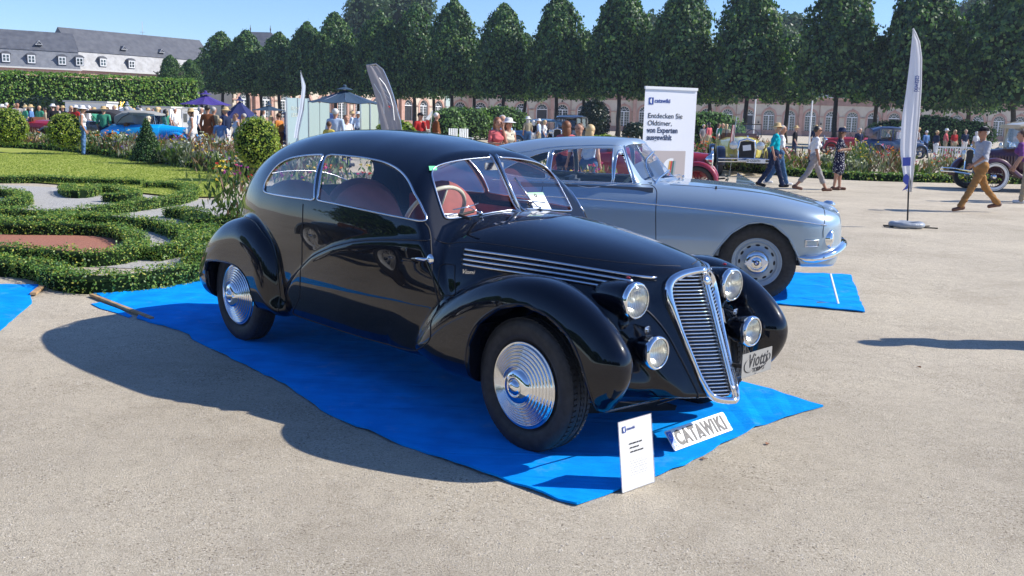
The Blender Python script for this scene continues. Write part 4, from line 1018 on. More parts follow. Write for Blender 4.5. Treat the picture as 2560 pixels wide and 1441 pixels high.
M_redgrit = mat('red brick grit', (.34, .13, .08), .95, col2=(.45, .20, .13), vscale=60, bump=.8, bscale=150)
M_whitegrit = mat('pale marble chips', (.33, .315, .285), .95, col2=(.58, .565, .53), vscale=70, bump=.9, bscale=120)
plain('parterre_gravel', [(-8.5, 10.05), (-2.6, 9.7), (-2.4, 12.2), (-3.5, 16.2), (-4.6, 17.6), (-6.2, 17.9), (-9.4, 19.6), (-14, 20.5), (-14, 13)], .006, M_whitegrit)

# ---------------------------------------------------------------- box hedges of the parterre
def ray_ground(px, py, z=0.):
    f, p_, r_, h = 2395.0, .175, .0267, 1.635
    cp, sp, c, s = math.cos(p_), math.sin(p_), math.cos(r_), math.sin(r_)
    fw = np.array([0, cp, -sp]); up = np.array([0, sp, cp]); rt = np.array([1., 0, 0])
    d = fw+(c*rt+s*up)*(px-1280)/f-(-s*rt+c*up)*(py-720.5)/f
    k = (z-h)/d[2]; return float(d[0]*k), float(d[1]*k)
plain('red_parterre_bed', [ray_ground(a, b, .145) for a, b in [(-200, 578), (-60, 559), (60, 562), (191, 563), (287, 568), (332, 588), (328, 608), (287, 622), (223, 628), (128, 622), (32, 615), (-80, 608), (-200, 600)]], .012, M_redgrit)
def ribbon_hedge(pts, label, w=.30, h=.155, closed=False, dens=2600, seed=1, leaf=.025, m=None, name='box_hedge', cat='hedge', group='clipped box hedges of the parterre'):
    rg = np.random.default_rng(seed); P = catmull(pts, 6, closed)
    root = empty(name, (float(P[:, 0].mean()), float(P[:, 1].mean()), 0), 0, label, cat, group); off = np.array([P[:, 0].mean(), P[:, 1].mean()])
    P = P-off; N = len(P); T = (np.roll(P, -1, 0)-np.roll(P, 1, 0)) if closed else np.gradient(P, axis=0)
    T /= np.linalg.norm(T, axis=1)[:, None]+1e-9; Nn = np.stack([-T[:, 1], T[:, 0]], 1)
    prof = [(-.5, 0), (-.5, .82), (-.42, .97), (.42, .97), (.5, .82), (.5, 0)]; k = len(prof)
    V = [(P[i, 0]+Nn[i, 0]*a*w*.80, P[i, 1]+Nn[i, 1]*a*w*.80, b*h*.88) for i in range(N) for a, b in prof]; F = []
    for i in range(N if closed else N-1):
        j = (i+1) % N
        for q in range(k-1): F.append((i*k+q, j*k+q, j*k+q+1, i*k+q+1))
    if not closed: F += [tuple(range(k)), tuple(reversed([(N-1)*k+q for q in range(k)]))]
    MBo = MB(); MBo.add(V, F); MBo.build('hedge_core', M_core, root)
    seg = np.linalg.norm((np.roll(P, -1, 0)-P)[:N if closed else N-1], axis=1); L = seg.sum(); n = int(L*(2*h+w)*dens)
    i = rg.choice(len(seg), n, p=seg/L); t = rg.random(n); j = (i+1) % N
    c = P[i]*(1-t)[:, None]+P[j]*t[:, None]; nn = Nn[i]
    u = rg.random(n)*(2*h+w); side = np.where(u < h, -1, np.where(u > h+w, 1, 0))
    a = np.where(side == -1, -.5, np.where(side == 1, .5, (u-h)/w-.5)); z = np.where(side == 0, h, np.where(side < 0, u, u-h-w))
    lump = .02*np.sin(c[:, 0]*9+1)*np.sin(c[:, 1]*7+2)+.012*np.sin(c[:, 0]*31)*np.cos(c[:, 1]*27)
    rnd = rg.normal(0, .012, n)+lump
    C = np.stack([c[:, 0]+nn[:, 0]*(a*w+side*rnd), c[:, 1]+nn[:, 1]*(a*w+side*rnd), z+np.where(side == 0, rnd+np.abs(rg.normal(0, .008, n)), 0)], 1)
    Nv = np.stack([nn[:, 0]*side, nn[:, 1]*side, (side == 0)*1.], 1)
    # stray tips on top
    tip = (side == 0) & (rg.random(n) < .06); C[tip, 2] += rg.random(tip.sum())*.04
    if not closed:
        for e_, sg in ((0, -1), (N-1, 1)):
            k_ = int(w*h*dens*2.2); aa = (rg.random(k_)-.5)*w; zz = rg.random(k_)*h; T_ = T[e_]*sg
            C = np.concatenate([C, np.stack([P[e_, 0]+Nn[e_, 0]*aa+T_[0]*.03, P[e_, 1]+Nn[e_, 1]*aa+T_[1]*.03, zz], 1)]); Nv = np.concatenate([Nv, np.tile([T_[0], T_[1], 0.], (k_, 1))])
    leaves('foliage', C, Nv, leaf, m or L_box, root, rg, .6, .6)
    if not closed:
        pass
    return root
def px(pts, z=.145): return [ray_ground(a, b, z) for a, b in pts]
ribbon_hedge(px([(-60, 640), (0, 650), (64, 652), (128, 664), (160, 680), (230, 690), (319, 687), (415, 675), (505, 662)]), 'front box hedge of the parterre running beside the blue carpet', seed=2, w=.34)
ribbon_hedge(px([(-200, 575), (-60, 556), (60, 559), (191, 560), (287, 566), (340, 588), (335, 612), (290, 626), (223, 631), (128, 625), (32, 618), (-80, 611), (-200, 604)]), 'looped box hedge enclosing the bed of red brick grit', seed=3, closed=True, w=.25)
ribbon_hedge(px([(-90, 520), (0, 521), (96, 527), (150, 534), (140, 545), (60, 548), (-60, 545)]), 'broad box hedge bank behind the red grit bed', seed=4, w=.36)
ribbon_hedge(px([(175, 533), (287, 541), (383, 550), (447, 567), (485, 587), (470, 604), (430, 610), (378, 620)]), 'hooked box hedge curling towards the tail of the black coupe', seed=5)
ribbon_hedge(px([(153, 526), (220, 521), (287, 512), (383, 499), (447, 489), (478, 475), (462, 461), (415, 456), (364, 456)]), 'curved box hedge sweeping round to the lawn corner', seed=6)
ribbon_hedge(px([(355, 450), (287, 448), (191, 445), (96, 441), (0, 441), (-90, 440)]), 'straight box hedge along the near edge of the lawn', seed=7, w=.3)
ribbon_hedge(px([(168, 461), (172, 470), (195, 476), (228, 470), (236, 462)]), 'small half round box hedge among the pale chips', seed=8, w=.3)
ribbon_hedge(px([(265, 464), (300, 470), (335, 480), (310, 487), (270, 484)]), 'short box hedge scroll beside the half round one', seed=9, w=.28)
ribbon_hedge(px([(-60, 470), (0, 472), (45, 478), (60, 490), (25, 500), (-60, 505)]), 'curled box hedge at the left edge of the parterre', seed=10, w=.26)
ribbon_hedge(px([(430, 520), (487, 527), (505, 545), (560, 546), (640, 535)]), 'box hedge edging of the tall flower clump', seed=11, w=.36)
ribbon_hedge(px([(505, 562), (526, 585), (515, 612), (500, 640)]), 'short box hedge behind the rear fender of the black coupe', seed=12, w=.34)

# ---------------------------------------------------------------- tall hornbeam hedge on the left
def big_hedge(A, B, h, label, depth=2.0, dens=60, m=None, seed=1, leaf=.17, name='tall_hedge'):
    rg = np.random.default_rng(seed); A = np.array(A); B = np.array(B); L = np.linalg.norm(B-A); T = (B-A)/L; Nn = np.array([T[1], -T[0]])
    root = empty(name, (float(A[0]), float(A[1]), 0), math.atan2(T[1], T[0]), label, 'hedge')
    MB().box((L/2, depth/2+.15, h/2-.1), (L-.2, depth-.2, h-.2)).build('hedge_core', M_core, root)
    n = int(L*(h+depth)*dens); u = rg.random(n)*(h+depth); x = rg.random(n)*L; front = u < h
    lump = .14*np.sin(x*1.9)*np.sin(u*2.2)+rg.normal(0, .07, n)
    C = np.stack([x, np.where(front, -lump*.8, u-h), np.where(front, u, h+lump*.7)], 1)
    Nv = np.stack([0*x, np.where(front, -1., 0), np.where(front, .15, 1.)], 1)
    leaves('foliage', C, Nv, leaf, m or L_hedge, root, rg, .7, .6); return root
big_hedge(at(-40, 70), at(500, 80), 4.05, 'tall clipped hornbeam hedge in front of the slate roofed wing', depth=3, dens=75, seed=21)

# ---------------------------------------------------------------- shrubs, topiary
def shrub(px_, D, r, label, m=None, name='shrub', cat='shrub', dens=260, leaf=.09, seed=1, base=0., group=None, cone=False, lump=.12):
    """r = (rx, ry, height)"""
    rg = np.random.default_rng(seed); X, Y = at(px_, D); root = empty(name, (X, Y, base), 0, label, cat, group)
    rx, ry, h = r; mb = MB()
    if cone: mb.lathe([(rx*.93, 0), (rx*.9, .1*h), (rx*.45, .55*h), (.02, .97*h)], 16)
    else: mb.ball((0, 0, h*.52), (rx*.87, ry*.87, h*.46), 16, 10)
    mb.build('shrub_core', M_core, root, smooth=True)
    n = int(dens*3.2*(rx+ry)*h)
    if cone:
        z = (1-np.sqrt(rg.random(n)))*h; a = rg.random(n)*6.283; rr = rx*(1-z/h)**.93+.02
        C = np.stack([rr*np.cos(a), rr*np.sin(a), z], 1); Nv = np.stack([np.cos(a), np.sin(a), np.full(n, .3)], 1)
    else:
        d = rg.normal(0, 1, (n, 3)); d /= np.linalg.norm(d, axis=1)[:, None]
        k = 1+lump*np.sin(d[:, 0]*5+seed)*np.sin(d[:, 1]*6+1)*np.cos(d[:, 2]*5)+rg.normal(0, .04, n)
        C = d*np.array([rx, ry, h*.5])*k[:, None]+np.array([0, 0, h*.5]); Nv = d; C = C[C[:, 2] > 0]; Nv = Nv[:len(C)]
        Nv = C-np.array([0, 0, h*.5]); Nv /= np.linalg.norm(Nv, axis=1)[:, None]
    leaves('foliage', C, Nv, leaf, m or L_bush, root, rg, .6, .7); return root
shrub(364, 28.5, (.50, .50, 1.28), 'dark green clipped cone standing in the flower border', L_lime, 'topiary_cone', 'topiary', 500, .05, 31, .12, cone=True)
shrub(640, 22.5, (.50, .5, 1.15), 'round golden bush standing highest in the border left of the black coupe', L_yel, 'round_bush', 'bush', 900, .055, 32, .35, 'golden round bushes in the borders')
shrub(162, 33, (.60, .6, 1.15), 'round golden bush beside the grey open car on the left', L_yel, 'round_bush', 'bush', 700, .065, 33, .25, 'golden round bushes in the borders')
shrub(20, 33, (.55, .6, 1.2), 'round golden bush at the left edge of the picture', L_yel, 'round_bush', 'bush', 700, .065, 34, .3, 'golden round bushes in the borders')
shrub(990, 27, (.55, .55, .75), 'golden bush showing over the roof of the black coupe', L_yel, 'round_bush', 'bush', 400, .11, 35, .75, 'golden round bushes in the borders')
shrub(1515, 27, (.50, .5, .6), 'golden bush showing over the roof of the silver coupe', L_yel, 'round_bush', 'bush', 400, .11, 36, .65, 'golden round bushes in the borders')
shrub(1485, 82, (1.3, 1.3, 3.7), 'dark clipped yew ball on a hidden stem before the arcade', L_dark, 'topiary_ball', 'topiary', 90, .2, 37, -.35)
for i, (a, D, rx, h, lb) in enumerate([(1160, 72, 2.2, 2.35, 'broad light green shrub group right of the grey feather flag'), (1250, 74, 2.4, 2.5, 'broad light green shrub beside the small pale blue car'),
      (1775, 60, 2.1, 2.35, 'light green shrub right of the roll-up banner'), (1120, 66, 1.2, 2.2, 'smaller light green shrub behind the white garden chairs'),
      (2235, 78, 2.4, 2.3, 'grey green shrub behind the polka dot dress'), (2330, 74, 2.8, 2.7, 'large grey green shrub right of the white feather flag'), (2420, 74, 2.0, 2.4, 'grey green shrub behind the white fence'),
      (1590, 70, .9, 1.6, 'small dark shrub left of the banner'), (100, 62, 1.6, 2.2, 'dark shrub at the foot of the tall hedge')]):
    shrub(a, D, (rx, 1.8, h), lb, L_bush if 'dark' not in lb else L_dark, 'shrub', 'shrub', 55, .2, 40+i, 0, 'shrubs before the arcade' if D > 55 else None)

# ---------------------------------------------------------------- lime trees
def crown_mesh(seed, n=9000, kind='cone'):
    rg = np.random.default_rng(seed); d = rg.normal(0, 1, (n, 3)); d /= np.linalg.norm(d, axis=1)[:, None]
    t = rg.random(n)**.85; a = rg.random(n)*6.283
    if kind == 'cone':
        prof = np.interp(t, [0, .06, .2, .45, .7, .88, 1.0], [.78, .97, 1.0, .90, .70, .42, .08])
    else:
        prof = np.sqrt(np.clip(1-(2*t-1)**2, 0, 1))*.98+.05
    lump = 1+.13*np.sin(3*a+seed)*np.sin(7*t+seed)+.11*np.sin(5*a+2*seed)*np.cos(13*t)+.08*np.sin(11*a)*np.sin(23*t+seed)
    rr = prof*lump*np.clip(1.03-np.abs(rg.normal(0, .13, n)), .5, 1.1)
    C = np.stack([rr*np.cos(a), rr*np.sin(a), t+rg.normal(0, .012, n)], 1)
    tuft = rg.random((110, 2))*np.array([6.283, 1]); near = np.min((((a[:, None]-tuft[None, :, 0]+3.14159) % 6.2832-3.14159)/.13)**2+((t[:, None]-tuft[None, :, 1])/.026)**2, axis=1) < 1; C[near, :2] *= 1.17; C[near, 2] += .012
    out = rg.random(n) < .04; C[out, :2] *= (1+.14*rg.random(out.sum()))[:, None]; C[out, 2] += rg.normal(0, .02, out.sum())
    Nv = np.stack([np.cos(a), np.sin(a), (t-.35)*1.2], 1); return C, Nv, rg
CROWNS = []
for k in range(4):
    C, Nv, rg = crown_mesh(100+k*7, 12000); C = C*np.array([3.0, 3.0, 8.6]); P, F = cards(C, Nv, .27, rg, .75, .7)
    me = mesh_obj('t', P, F, L_lime); mesh = me.data; bpy.data.objects.remove(me)
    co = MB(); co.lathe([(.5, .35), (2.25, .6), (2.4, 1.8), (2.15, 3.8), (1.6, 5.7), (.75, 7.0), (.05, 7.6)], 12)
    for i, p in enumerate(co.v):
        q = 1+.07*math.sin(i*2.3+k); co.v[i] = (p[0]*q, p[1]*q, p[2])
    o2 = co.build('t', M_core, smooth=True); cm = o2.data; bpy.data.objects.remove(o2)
    CROWNS.append((mesh, cm))
def trunk_mesh(seed, h, r):
    rg = random.Random(seed); pts = []; x = y = 0
    for i in range(6):
        t = i/5; pts.append((x, y, h*t)); x += rg.uniform(-.10, .10); y += rg.uniform(-.1, .1)
    mb = MB(); mb.tube(pts, [r*(1.25-.0*i) if i == 0 else r*(1-.07*i) for i in range(6)], 8)
    for k in range(4):
        a = rg.uniform(0, 6.28); mb.tube([pts[4], (pts[4][0]+.7*math.cos(a), pts[4][1]+.7*math.sin(a), h+.2), (pts[4][0]+1.5*math.cos(a), pts[4][1]+1.5*math.sin(a), h+.8)], [r*.5, r*.35, r*.15], 6)
    o = mb.build('t', M_bark, smooth=True); me = o.data; bpy.data.objects.remove(o); return me
TRUNKS = [trunk_mesh(s, 4.4, .24) for s in range(4)]
def lime(px_, D, ytop, wpx, label, ybot=None, i=0, group='rows of lime trees before the arcade'):
    X, Y = at(px_, D); hor = 263+.0267*px_
    top = 1.635+(hor-ytop)*D/2395*1.02; bot = 3.72+.2*math.sin(i*2.1)-(.35 if px_ > 2250 else 0); w_ = wpx*D/2395/2*.97
    t = empty('lime_tree', (X, Y, 0), i*1.7, label, 'tree', group)
    me, cm = CROWNS[i % 4]; sc = (w_/3.0, w_/3.0, (top-bot)/8.6)
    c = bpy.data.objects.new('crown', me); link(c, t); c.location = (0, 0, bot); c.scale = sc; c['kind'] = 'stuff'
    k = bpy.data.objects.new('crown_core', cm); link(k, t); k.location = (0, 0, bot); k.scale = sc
    b = bpy.data.objects.new('trunk', TRUNKS[i % 4]); link(b, t); b.scale = (1, 1, bot*1.25/4.4)
    return t
row = [(556, 118, 95, 112), (620, 116, 92, 112), (700, 114, 97, 112), (770, 112, 74, 112), (838, 110, 52, 120), (948, 108, 50, 130), (1037, 107, 32, 130), (1131, 102, 24, 140), (1255, 98, 33, 145),
       (1390, 95, 13, 150), (1545, 92, -8, 165), (1695, 88, -14, 175), (1862, 84, -18, 185), (2084, 80, -30, 205), (2285, 77, -45, 205), (2530, 74, -55, 240)]
places = ['far left end of the row', 'beside the slate pavilion roof', 'left of the thin white flag', 'over the thin white flag', 'above the teal parasol, left of its centre', 'behind the grey feather flag',
          'just right of the grey feather flag', 'behind the man in brown', 'above the pink dress', 'above the black vintage car', 'left of the roll-up banner', 'directly behind the roll-up banner', 'above the yellow open car', 'above the woman in polka dots',
          'directly behind the tall white feather flag', 'at the right edge of the picture']
for i, (a, D, yt, wp) in enumerate(row): lime(a, D, yt, wp, 'tall clipped lime tree in the front row '+places[i], i=i)
row2 = [(505, 122, 140, 90), (655, 121, 118, 90), (735, 119, 102, 90), (895, 117, 100, 100), (990, 116, 88, 105), (1085, 117, 80, 110), (1187, 112, 78, 115), (1310, 108, 66, 120), (1458, 105, 62, 130),
        (1620, 101, 60, 140), (1775, 98, 90, 140), (1965, 94, 70, 160), (2185, 90, 75, 160), (2415, 87, 0, 170)]
pl2 = ['near the tall hedge end', 'right of the slate pavilion', 'between the flag and the pavilion', 'above the teal parasol', 'above the grey flag', 'left of the pink dress', 'right of the brown shirted man',
       'above the white sun hat', 'above the redhead in pink', 'left of the banner', 'right of the banner', 'right of the straw hat', 'left of the feather flag', 'above the white fence']
for i, (a, D, yt, wp) in enumerate(row2): lime(a, D, yt+(34 if a > 1100 else 12), wp*.9, 'lower lime tree in the second row '+pl2[i], i=i+1)
for i, (a, D, yt, wp, lb) in enumerate([(430, 95, 148, 62, 'small lime tree rising over the hedge end'), (478, 100, 158, 60, 'second small lime tree beside the hedge end'), ]): lime(a, D, yt, wp, lb, i=i+2, group=None)
def far_tree(px_, D, ytop, wpx, label, seed, hfrac=.95):
    X, Y = at(px_, D); hor = 263+.0267*px_; top = 1.6+(hor-ytop)*D/2395; t = empty('park_tree', (X, Y, 0), 0, label, 'tree', 'park trees beyond the arcade')
    rg = np.random.default_rng(seed); W = wpx*D/2395/2; Cs = []; Ns = []; co = MB()
    for k in range(16):
        z = top*(.35+.5*rg.random()); a = rg.random()*6.28; r0 = W*.62*rg.random()**.5*(1 if z < top*.75 else .6); c = np.array([r0*math.cos(a), r0*math.sin(a), z]); s = W*(.30+.15*rg.random())
        if z+s > top: c[2] = top-s
        d = rg.normal(0, 1, (480, 3)); d /= np.linalg.norm(d, axis=1)[:, None]; Cs.append(c+d*s*(1+rg.normal(0, .1, (480, 1)))); Ns.append(d); co.ball(tuple(c), s*.85, 10, 7)
    leaves('crown', np.concatenate(Cs), np.concatenate(Ns), .62, L_far, t, rg, .75, .7); co.build('crown_core', M_core, t, smooth=True)['kind'] = 'stuff'
    MB().tube([(0, 0, 0), (0, 0, top*.6)], [.6, .35], 8).build('trunk', M_bark, t)
far_tree(915, 200, -18, 190, 'tall spreading park tree behind the arcade, left of the pair', 1)
far_tree(1010, 205, -45, 210, 'tall spreading park tree behind the arcade, right of the pair', 2)
far_tree(1610, 200, -30, 250, 'tall pale park tree rising over the lime row left of the banner top', 3)
far_tree(1945, 190, 28, 170, 'park tree with browning top above the straw hat', 4)
far_tree(2400, 190, -20, 200, 'park tree glimpsed above the white fence', 5)
M_sand = mat('pink sandstone', (.46, .27, .21), .9, col2=(.55, .35, .28), vscale=1.5, bump=.3, bscale=20)
M_stucco = mat('pale stucco', (.56, .48, .38), .9, col2=(.64, .56, .45), vscale=.8)
M_sand2 = mat('dark sandstone', (.36, .22, .18), .9, var=.15, vscale=2)
M_wframe = mat('white window paint', (.72, .74, .76), .5)
M_wglass = mat('dark window glass', (.03, .045, .05), .08, spec=.8, coat=.5)
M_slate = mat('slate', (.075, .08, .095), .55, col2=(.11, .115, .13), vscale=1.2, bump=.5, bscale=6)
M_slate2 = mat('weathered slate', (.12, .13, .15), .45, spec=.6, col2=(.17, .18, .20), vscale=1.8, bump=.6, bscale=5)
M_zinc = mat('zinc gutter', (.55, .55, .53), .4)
M_oak = mat('dark door', (.03, .03, .035), .5)
BAY = 3.42; WT = .45
def arch_pts(w, spring, n=14, rise=None):
    r = w/2; return [(-r, 0.12)]+[(-r, spring)]+[(-r*math.cos(math.pi*i/n), spring+r*math.sin(math.pi*i/n)) for i in range(1, n)]+[(r, spring), (r, .12)]
def bay_wall(h, w, spring):
    """wall panel of one bay with an arched opening, real thickness at the reveal"""
    A = arch_pts(w, spring); B = BAY/2; mb = MB(); n = len(A)
    outer = [(-B, .12), (-B, spring)]+[(-B*math.cos(math.pi*i/14) if abs(math.cos(math.pi*i/14)) > .01 else 0, h) for i in range(1, 14)]+[(B, spring), (B, .12)]
    outer = [(max(-B, min(B, x*1.3)), z) for x, z in outer]
    for i in range(n-1):
        a, b, c, d = A[i], A[i+1], outer[i+1], outer[i]
        mb.quad((a[0], 0, a[1]), (b[0], 0, b[1]), (c[0], 0, c[1]), (d[0], 0, d[1]))
        mb.quad((a[0], 0, a[1]), (b[0], 0, b[1]), (b[0], WT, b[1]), (a[0], WT, a[1]))
    # top corners
    mb.quad((-B, 0, spring), (-B, 0, h), (outer[2][0], 0, h), (outer[2][0], 0, h)); mb.quad((B, 0, spring), (B, 0, h), (outer[-3][0], 0, h), (outer[-3][0], 0, h))
    return mb
def mesh_of(o): me = o.data; bpy.data.objects.remove(o); return me
def surround(w, spring):
    mb = MB(); r = w/2
    for (ri, ro, d) in ((r, r+.34, -.07),):
        P = [(-ri, .12), (-ri, spring)]+[(-ri*math.cos(math.pi*i/14), spring+ri*math.sin(math.pi*i/14)) for i in range(1, 14)]+[(ri, spring), (ri, .12)]
        Q = [(-ro, .12), (-ro, spring)]+[(-ro*math.cos(math.pi*i/14), spring+ro*math.sin(math.pi*i/14)) for i in range(1, 14)]+[(ro, spring), (ro, .12)]
        for i in range(len(P)-1):
            a, b, c, e = P[i], P[i+1], Q[i+1], Q[i]
            mb.quad((a[0], d, a[1]), (b[0], d, b[1]), (c[0], d, c[1]), (e[0], d, e[1])); mb.quad((e[0], d, e[1]), (c[0], d, c[1]), (c[0], .01, c[1]), (e[0], .01, e[1]))
            mb.quad((a[0], d, a[1]), (b[0], d, b[1]), (b[0], .2, b[1]), (a[0], .2, a[1]))
    mb.box((0, -.10, spring+r+.22), (.28, .16, .5))
    for s in (-1, 1): mb.box((s*(BAY/2-.20+.0), -.05, spring-.02), (BAY-w-.68 if BAY-w-.68 > .1 else .3, .14, .16))
    return mb
W_, SP_ = 1.86, 3.28
o = bay_wall(6.1, W_, SP_).build('t', M_stucco); ME_WALL = mesh_of(o)
o = surround(W_, SP_).build('t', M_sand); ME_SUR = mesh_of(o)
def win_frame(door=False):
    mb = MB(); y = .22; r = W_/2
    arc = [(-r*math.cos(math.pi*i/16), SP_+r*math.sin(math.pi*i/16)) for i in range(17)]
    mb.tube([(a*.96, y, SP_+(b-SP_)*.96) for a, b in arc], .065, 4); mb.box((0, y-.03, SP_), (W_, .12, .16))
    for i in range(1, 6):
        a = math.pi*i/6; mb.tube([(.30*math.cos(a), y, SP_+.30*math.sin(a)), (r*.95*math.cos(a), y, SP_+r*.95*math.sin(a))], .028, 4)
    mb.tube([(.42*math.cos(math.pi*i/8), y, SP_+.42*math.sin(math.pi*i/8)) for i in range(9)], .028, 4)
    for s in (-1, 1): mb.box((s*(r-.06), y, SP_/2+.05), (.12, .1, SP_-.1))
    if not door:
        mb.box((0, y, SP_/2+.05), (.17, .12, SP_-.1)); mb.box((0, y, .30), (W_-.2, .1, .36))
        for s in (-1, 1):
            mb.box((s*r*.5, y, SP_/2+.05), (.04, .05, SP_-.1))
            for k in range(1, 7): mb.box((s*r*.5, y, .35+k*(SP_-.35)/7), (r-.12, .05, .04))
    return mb
o = win_frame().build('t', M_wframe); ME_WIN = mesh_of(o)
o = win_frame(True).build('t', M_wframe); ME_DOORF = mesh_of(o)
mb = MB(); r = W_/2; pl_ = [(-r, .12), (r, .12), (r, SP_)]+[(r*math.cos(math.pi*i/14), SP_+r*math.sin(math.pi*i/14)) for i in range(1, 14)]+[(-r, SP_)]
mb.prism(pl_, 1, .27, .29); ME_PANE = mesh_of(mb.build('t', M_wglass))
mb = MB(); mb.box((0, .30, SP_/2+.05), (W_-.24, .06, SP_-.15)); mb.box((0, .26, SP_/2+.05), (.06, .03, SP_-.2))
for s in (-1, 1):
    for z in (.7, 1.7, 2.65): mb.box((s*.42, .255, z), (.5, .02, .7))
ME_DOOR = mesh_of(mb.build('t', M_oak))
def inst(name, me, parent, loc, rz=0): o = bpy.data.objects.new(name, me); link(o, parent); o.location = loc; o.rotation_euler = (0, 0, rz); return o
def arcade(A, B, label, doors, seed=0):
    A = np.array(A); B = np.array(B); L = np.linalg.norm(B-A); T = (B-A)/L; ang = math.atan2(T[1], T[0]); n = int(round(L/BAY)); rz = ang
    root = empty('arcade_building', (float(A[0]), float(A[1]), 0), rz, label, 'building'); L = n*BAY
    for i in range(n):
        x = (i+.5)*BAY
        inst('wall_bay', ME_WALL, root, (x, 0, 0)); inst('arch_surround', ME_SUR, root, (x, 0, 0))
        if i in doors: w = inst('doorway', ME_DOORF, root, (x, 0, 0)); inst('door_leaf', ME_DOOR, w, (0, 0, 0)); inst('pane', ME_PANE, w, (0, .08, 0))
        else: w = inst('window', ME_WIN, root, (x, 0, 0)); inst('pane', ME_PANE, w, (0, 0, 0))
        if i % 4 == 1:
            p = MB(); p.box((x-BAY/2, -.22, 3.0), (.55, .5, 5.9)); p.box((x-BAY/2, -.25, 5.75), (.75, .6, .2)); p.box((x-BAY/2, -.25, .3), (.7, .56, .6)); p.build('pilaster', M_sand, root)
            MB().tube([(x+BAY/2-.3, -.12, .3), (x+BAY/2-.3, -.12, 6.1)], .06, 6).build('downpipe', M_sand2, root)
        if i % 3 == 0:
            g_ = MB(); g_.ball((x-BAY/2, -.25, 2.1), (.14, .14, .2), 8, 6); g_.tube([(x-BAY/2, 0, 2.45), (x-BAY/2, -.25, 2.4)], .03, 4); g_.build('wall_lantern', M_oak, root)
        if i % 2 == 0: MB().box((x-BAY/2, -.03, 2.0), (.42, .05, 1.5)).build('wall_panel', M_stucco, root)
    c = MB(); c.box((L/2, -.10, 6.22), (L, .5, .24)); c.build('cornice', M_sand, root)
    f = MB(); f.box((L/2, -.03, 5.55), (L, .12, .9)); f.box((L/2, -.05, .45), (L, .12, .9)); f.build('frieze', M_sand2, root)
    g = MB(); g.box((L/2, -.35, 6.44), (L+.4, .35, .14)); g.build('gutter', M_wframe, root)
    r = MB(); r.quad((-.3, -.3, 6.5), (L+.3, -.3, 6.5), (L+.3, 6, 7.7), (-.3, 6, 7.7)); r.quad((-.3, 6, 7.7), (L+.3, 6, 7.7), (L+.3, 12, 6.5), (-.3, 12, 6.5)); r.build('roof', M_slate, root)
    b = MB(); b.box((L/2, 6.3, 3.2), (L-.2, 11.5, 6.0)); b.build('rear_wall', M_stucco, root)
    return root
a0 = at(585, 131); a1 = at(1120, 163); a2 = at(2680, 160)
arcade(a0, a1, 'left stretch of the pink sandstone arcade with arched white windows behind the parasols', (3, 9))
arcade((a1[0]+.3, a1[1]), a2, 'long right stretch of the pink sandstone arcade with arched white windows behind the trunks', (4, 13, 14, 20, 21, 27))

# ---- slate roofed wing on the left
def mansard(A, B, label, e, bz, rz_, dormers, vents, lower, seed=0):
    A = np.array(A); B = np.array(B); L = np.linalg.norm(B-A); T = (B-A)/L
    root = empty('slate_roofed_wing', (float(A[0]), float(A[1]), 0), math.atan2(T[1], T[0]), label, 'building')
    w = MB(); w.box((L/2, 4.5, e/2), (L, 8.6, e)); w.build('wall', M_sand, root)
    g = MB(); g.box((L/2, -.12, e+.05), (L+.4, .3, .22)); g.build('gutter', M_zinc, root)
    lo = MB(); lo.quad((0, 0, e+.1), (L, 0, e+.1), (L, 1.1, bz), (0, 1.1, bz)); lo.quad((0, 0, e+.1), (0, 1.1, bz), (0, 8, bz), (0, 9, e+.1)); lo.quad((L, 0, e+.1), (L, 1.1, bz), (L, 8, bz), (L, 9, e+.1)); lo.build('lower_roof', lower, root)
    up = MB(); up.quad((-.05, .95, bz-.06), (L+.05, .95, bz-.06), (L+.05, 4.8, rz_), (-.05, 4.8, rz_)); up.add([(L+.05, .95, bz), (L+.05, 8.5, bz), (L+.05, 4.8, rz_)], [(0, 1, 2)]); up.add([(-.05, .95, bz), (-.05, 8.5, bz), (-.05, 4.8, rz_)], [(0, 1, 2)])
    up.quad((-.05, 4.8, rz_), (L+.05, 4.8, rz_), (L+.05, 8.6, bz), (-.05, 8.6, bz)); up.build('upper_roof', M_slate, root)
    for x in dormers:
        z0 = e+.75; d = MB(); d.box((x, .62, z0+.55), (1.15, 1.1, 1.25)); dd = d.build('dormer', M_slate, root)
        c = MB(); c.prism([(x-.72, z0+1.15), (x-.4, z0+1.42), (x, z0+1.52), (x+.4, z0+1.42), (x+.72, z0+1.15)], 1, .0, 1.6); c.build('dormer_roof', M_slate, dd)
        f = MB(); f.box((x, .05, z0+.55), (1.0, .05, 1.15)); f.build('window', M_wframe, dd)
        for sx in (-1, 1):
            for k in range(2): MB().box((x+sx*.22, .02, z0+.32+k*.46), (.30, .03, .38)).build('pane', M_wglass, dd)
    for x in vents:
        v = MB(); v.prism([(x-.55, bz+.75), (x+.55, bz+.75), (x, bz+1.35)], 1, 1.35, 2.9); vo = v.build('roof_vent', M_slate, root)
        v2 = MB(); v2.tube([(x-.5, 1.32, bz+.78), (x+.5, 1.32, bz+.78), (x, 1.32, bz+1.33)], .06, 4, closed=True); v2.build('vent_trim', M_wframe, vo)
    return root
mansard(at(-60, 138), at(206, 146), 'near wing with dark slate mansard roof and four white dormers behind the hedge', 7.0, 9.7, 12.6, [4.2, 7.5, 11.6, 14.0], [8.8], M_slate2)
M_slateglare = mat('slate with painted glare', (.17, .175, .19), .5, spec=.4, col2=(.27, .28, .30), vscale=1.4, bump=.6, bscale=5)  # sun glare on the lower roof painted in as a lighter slate colour
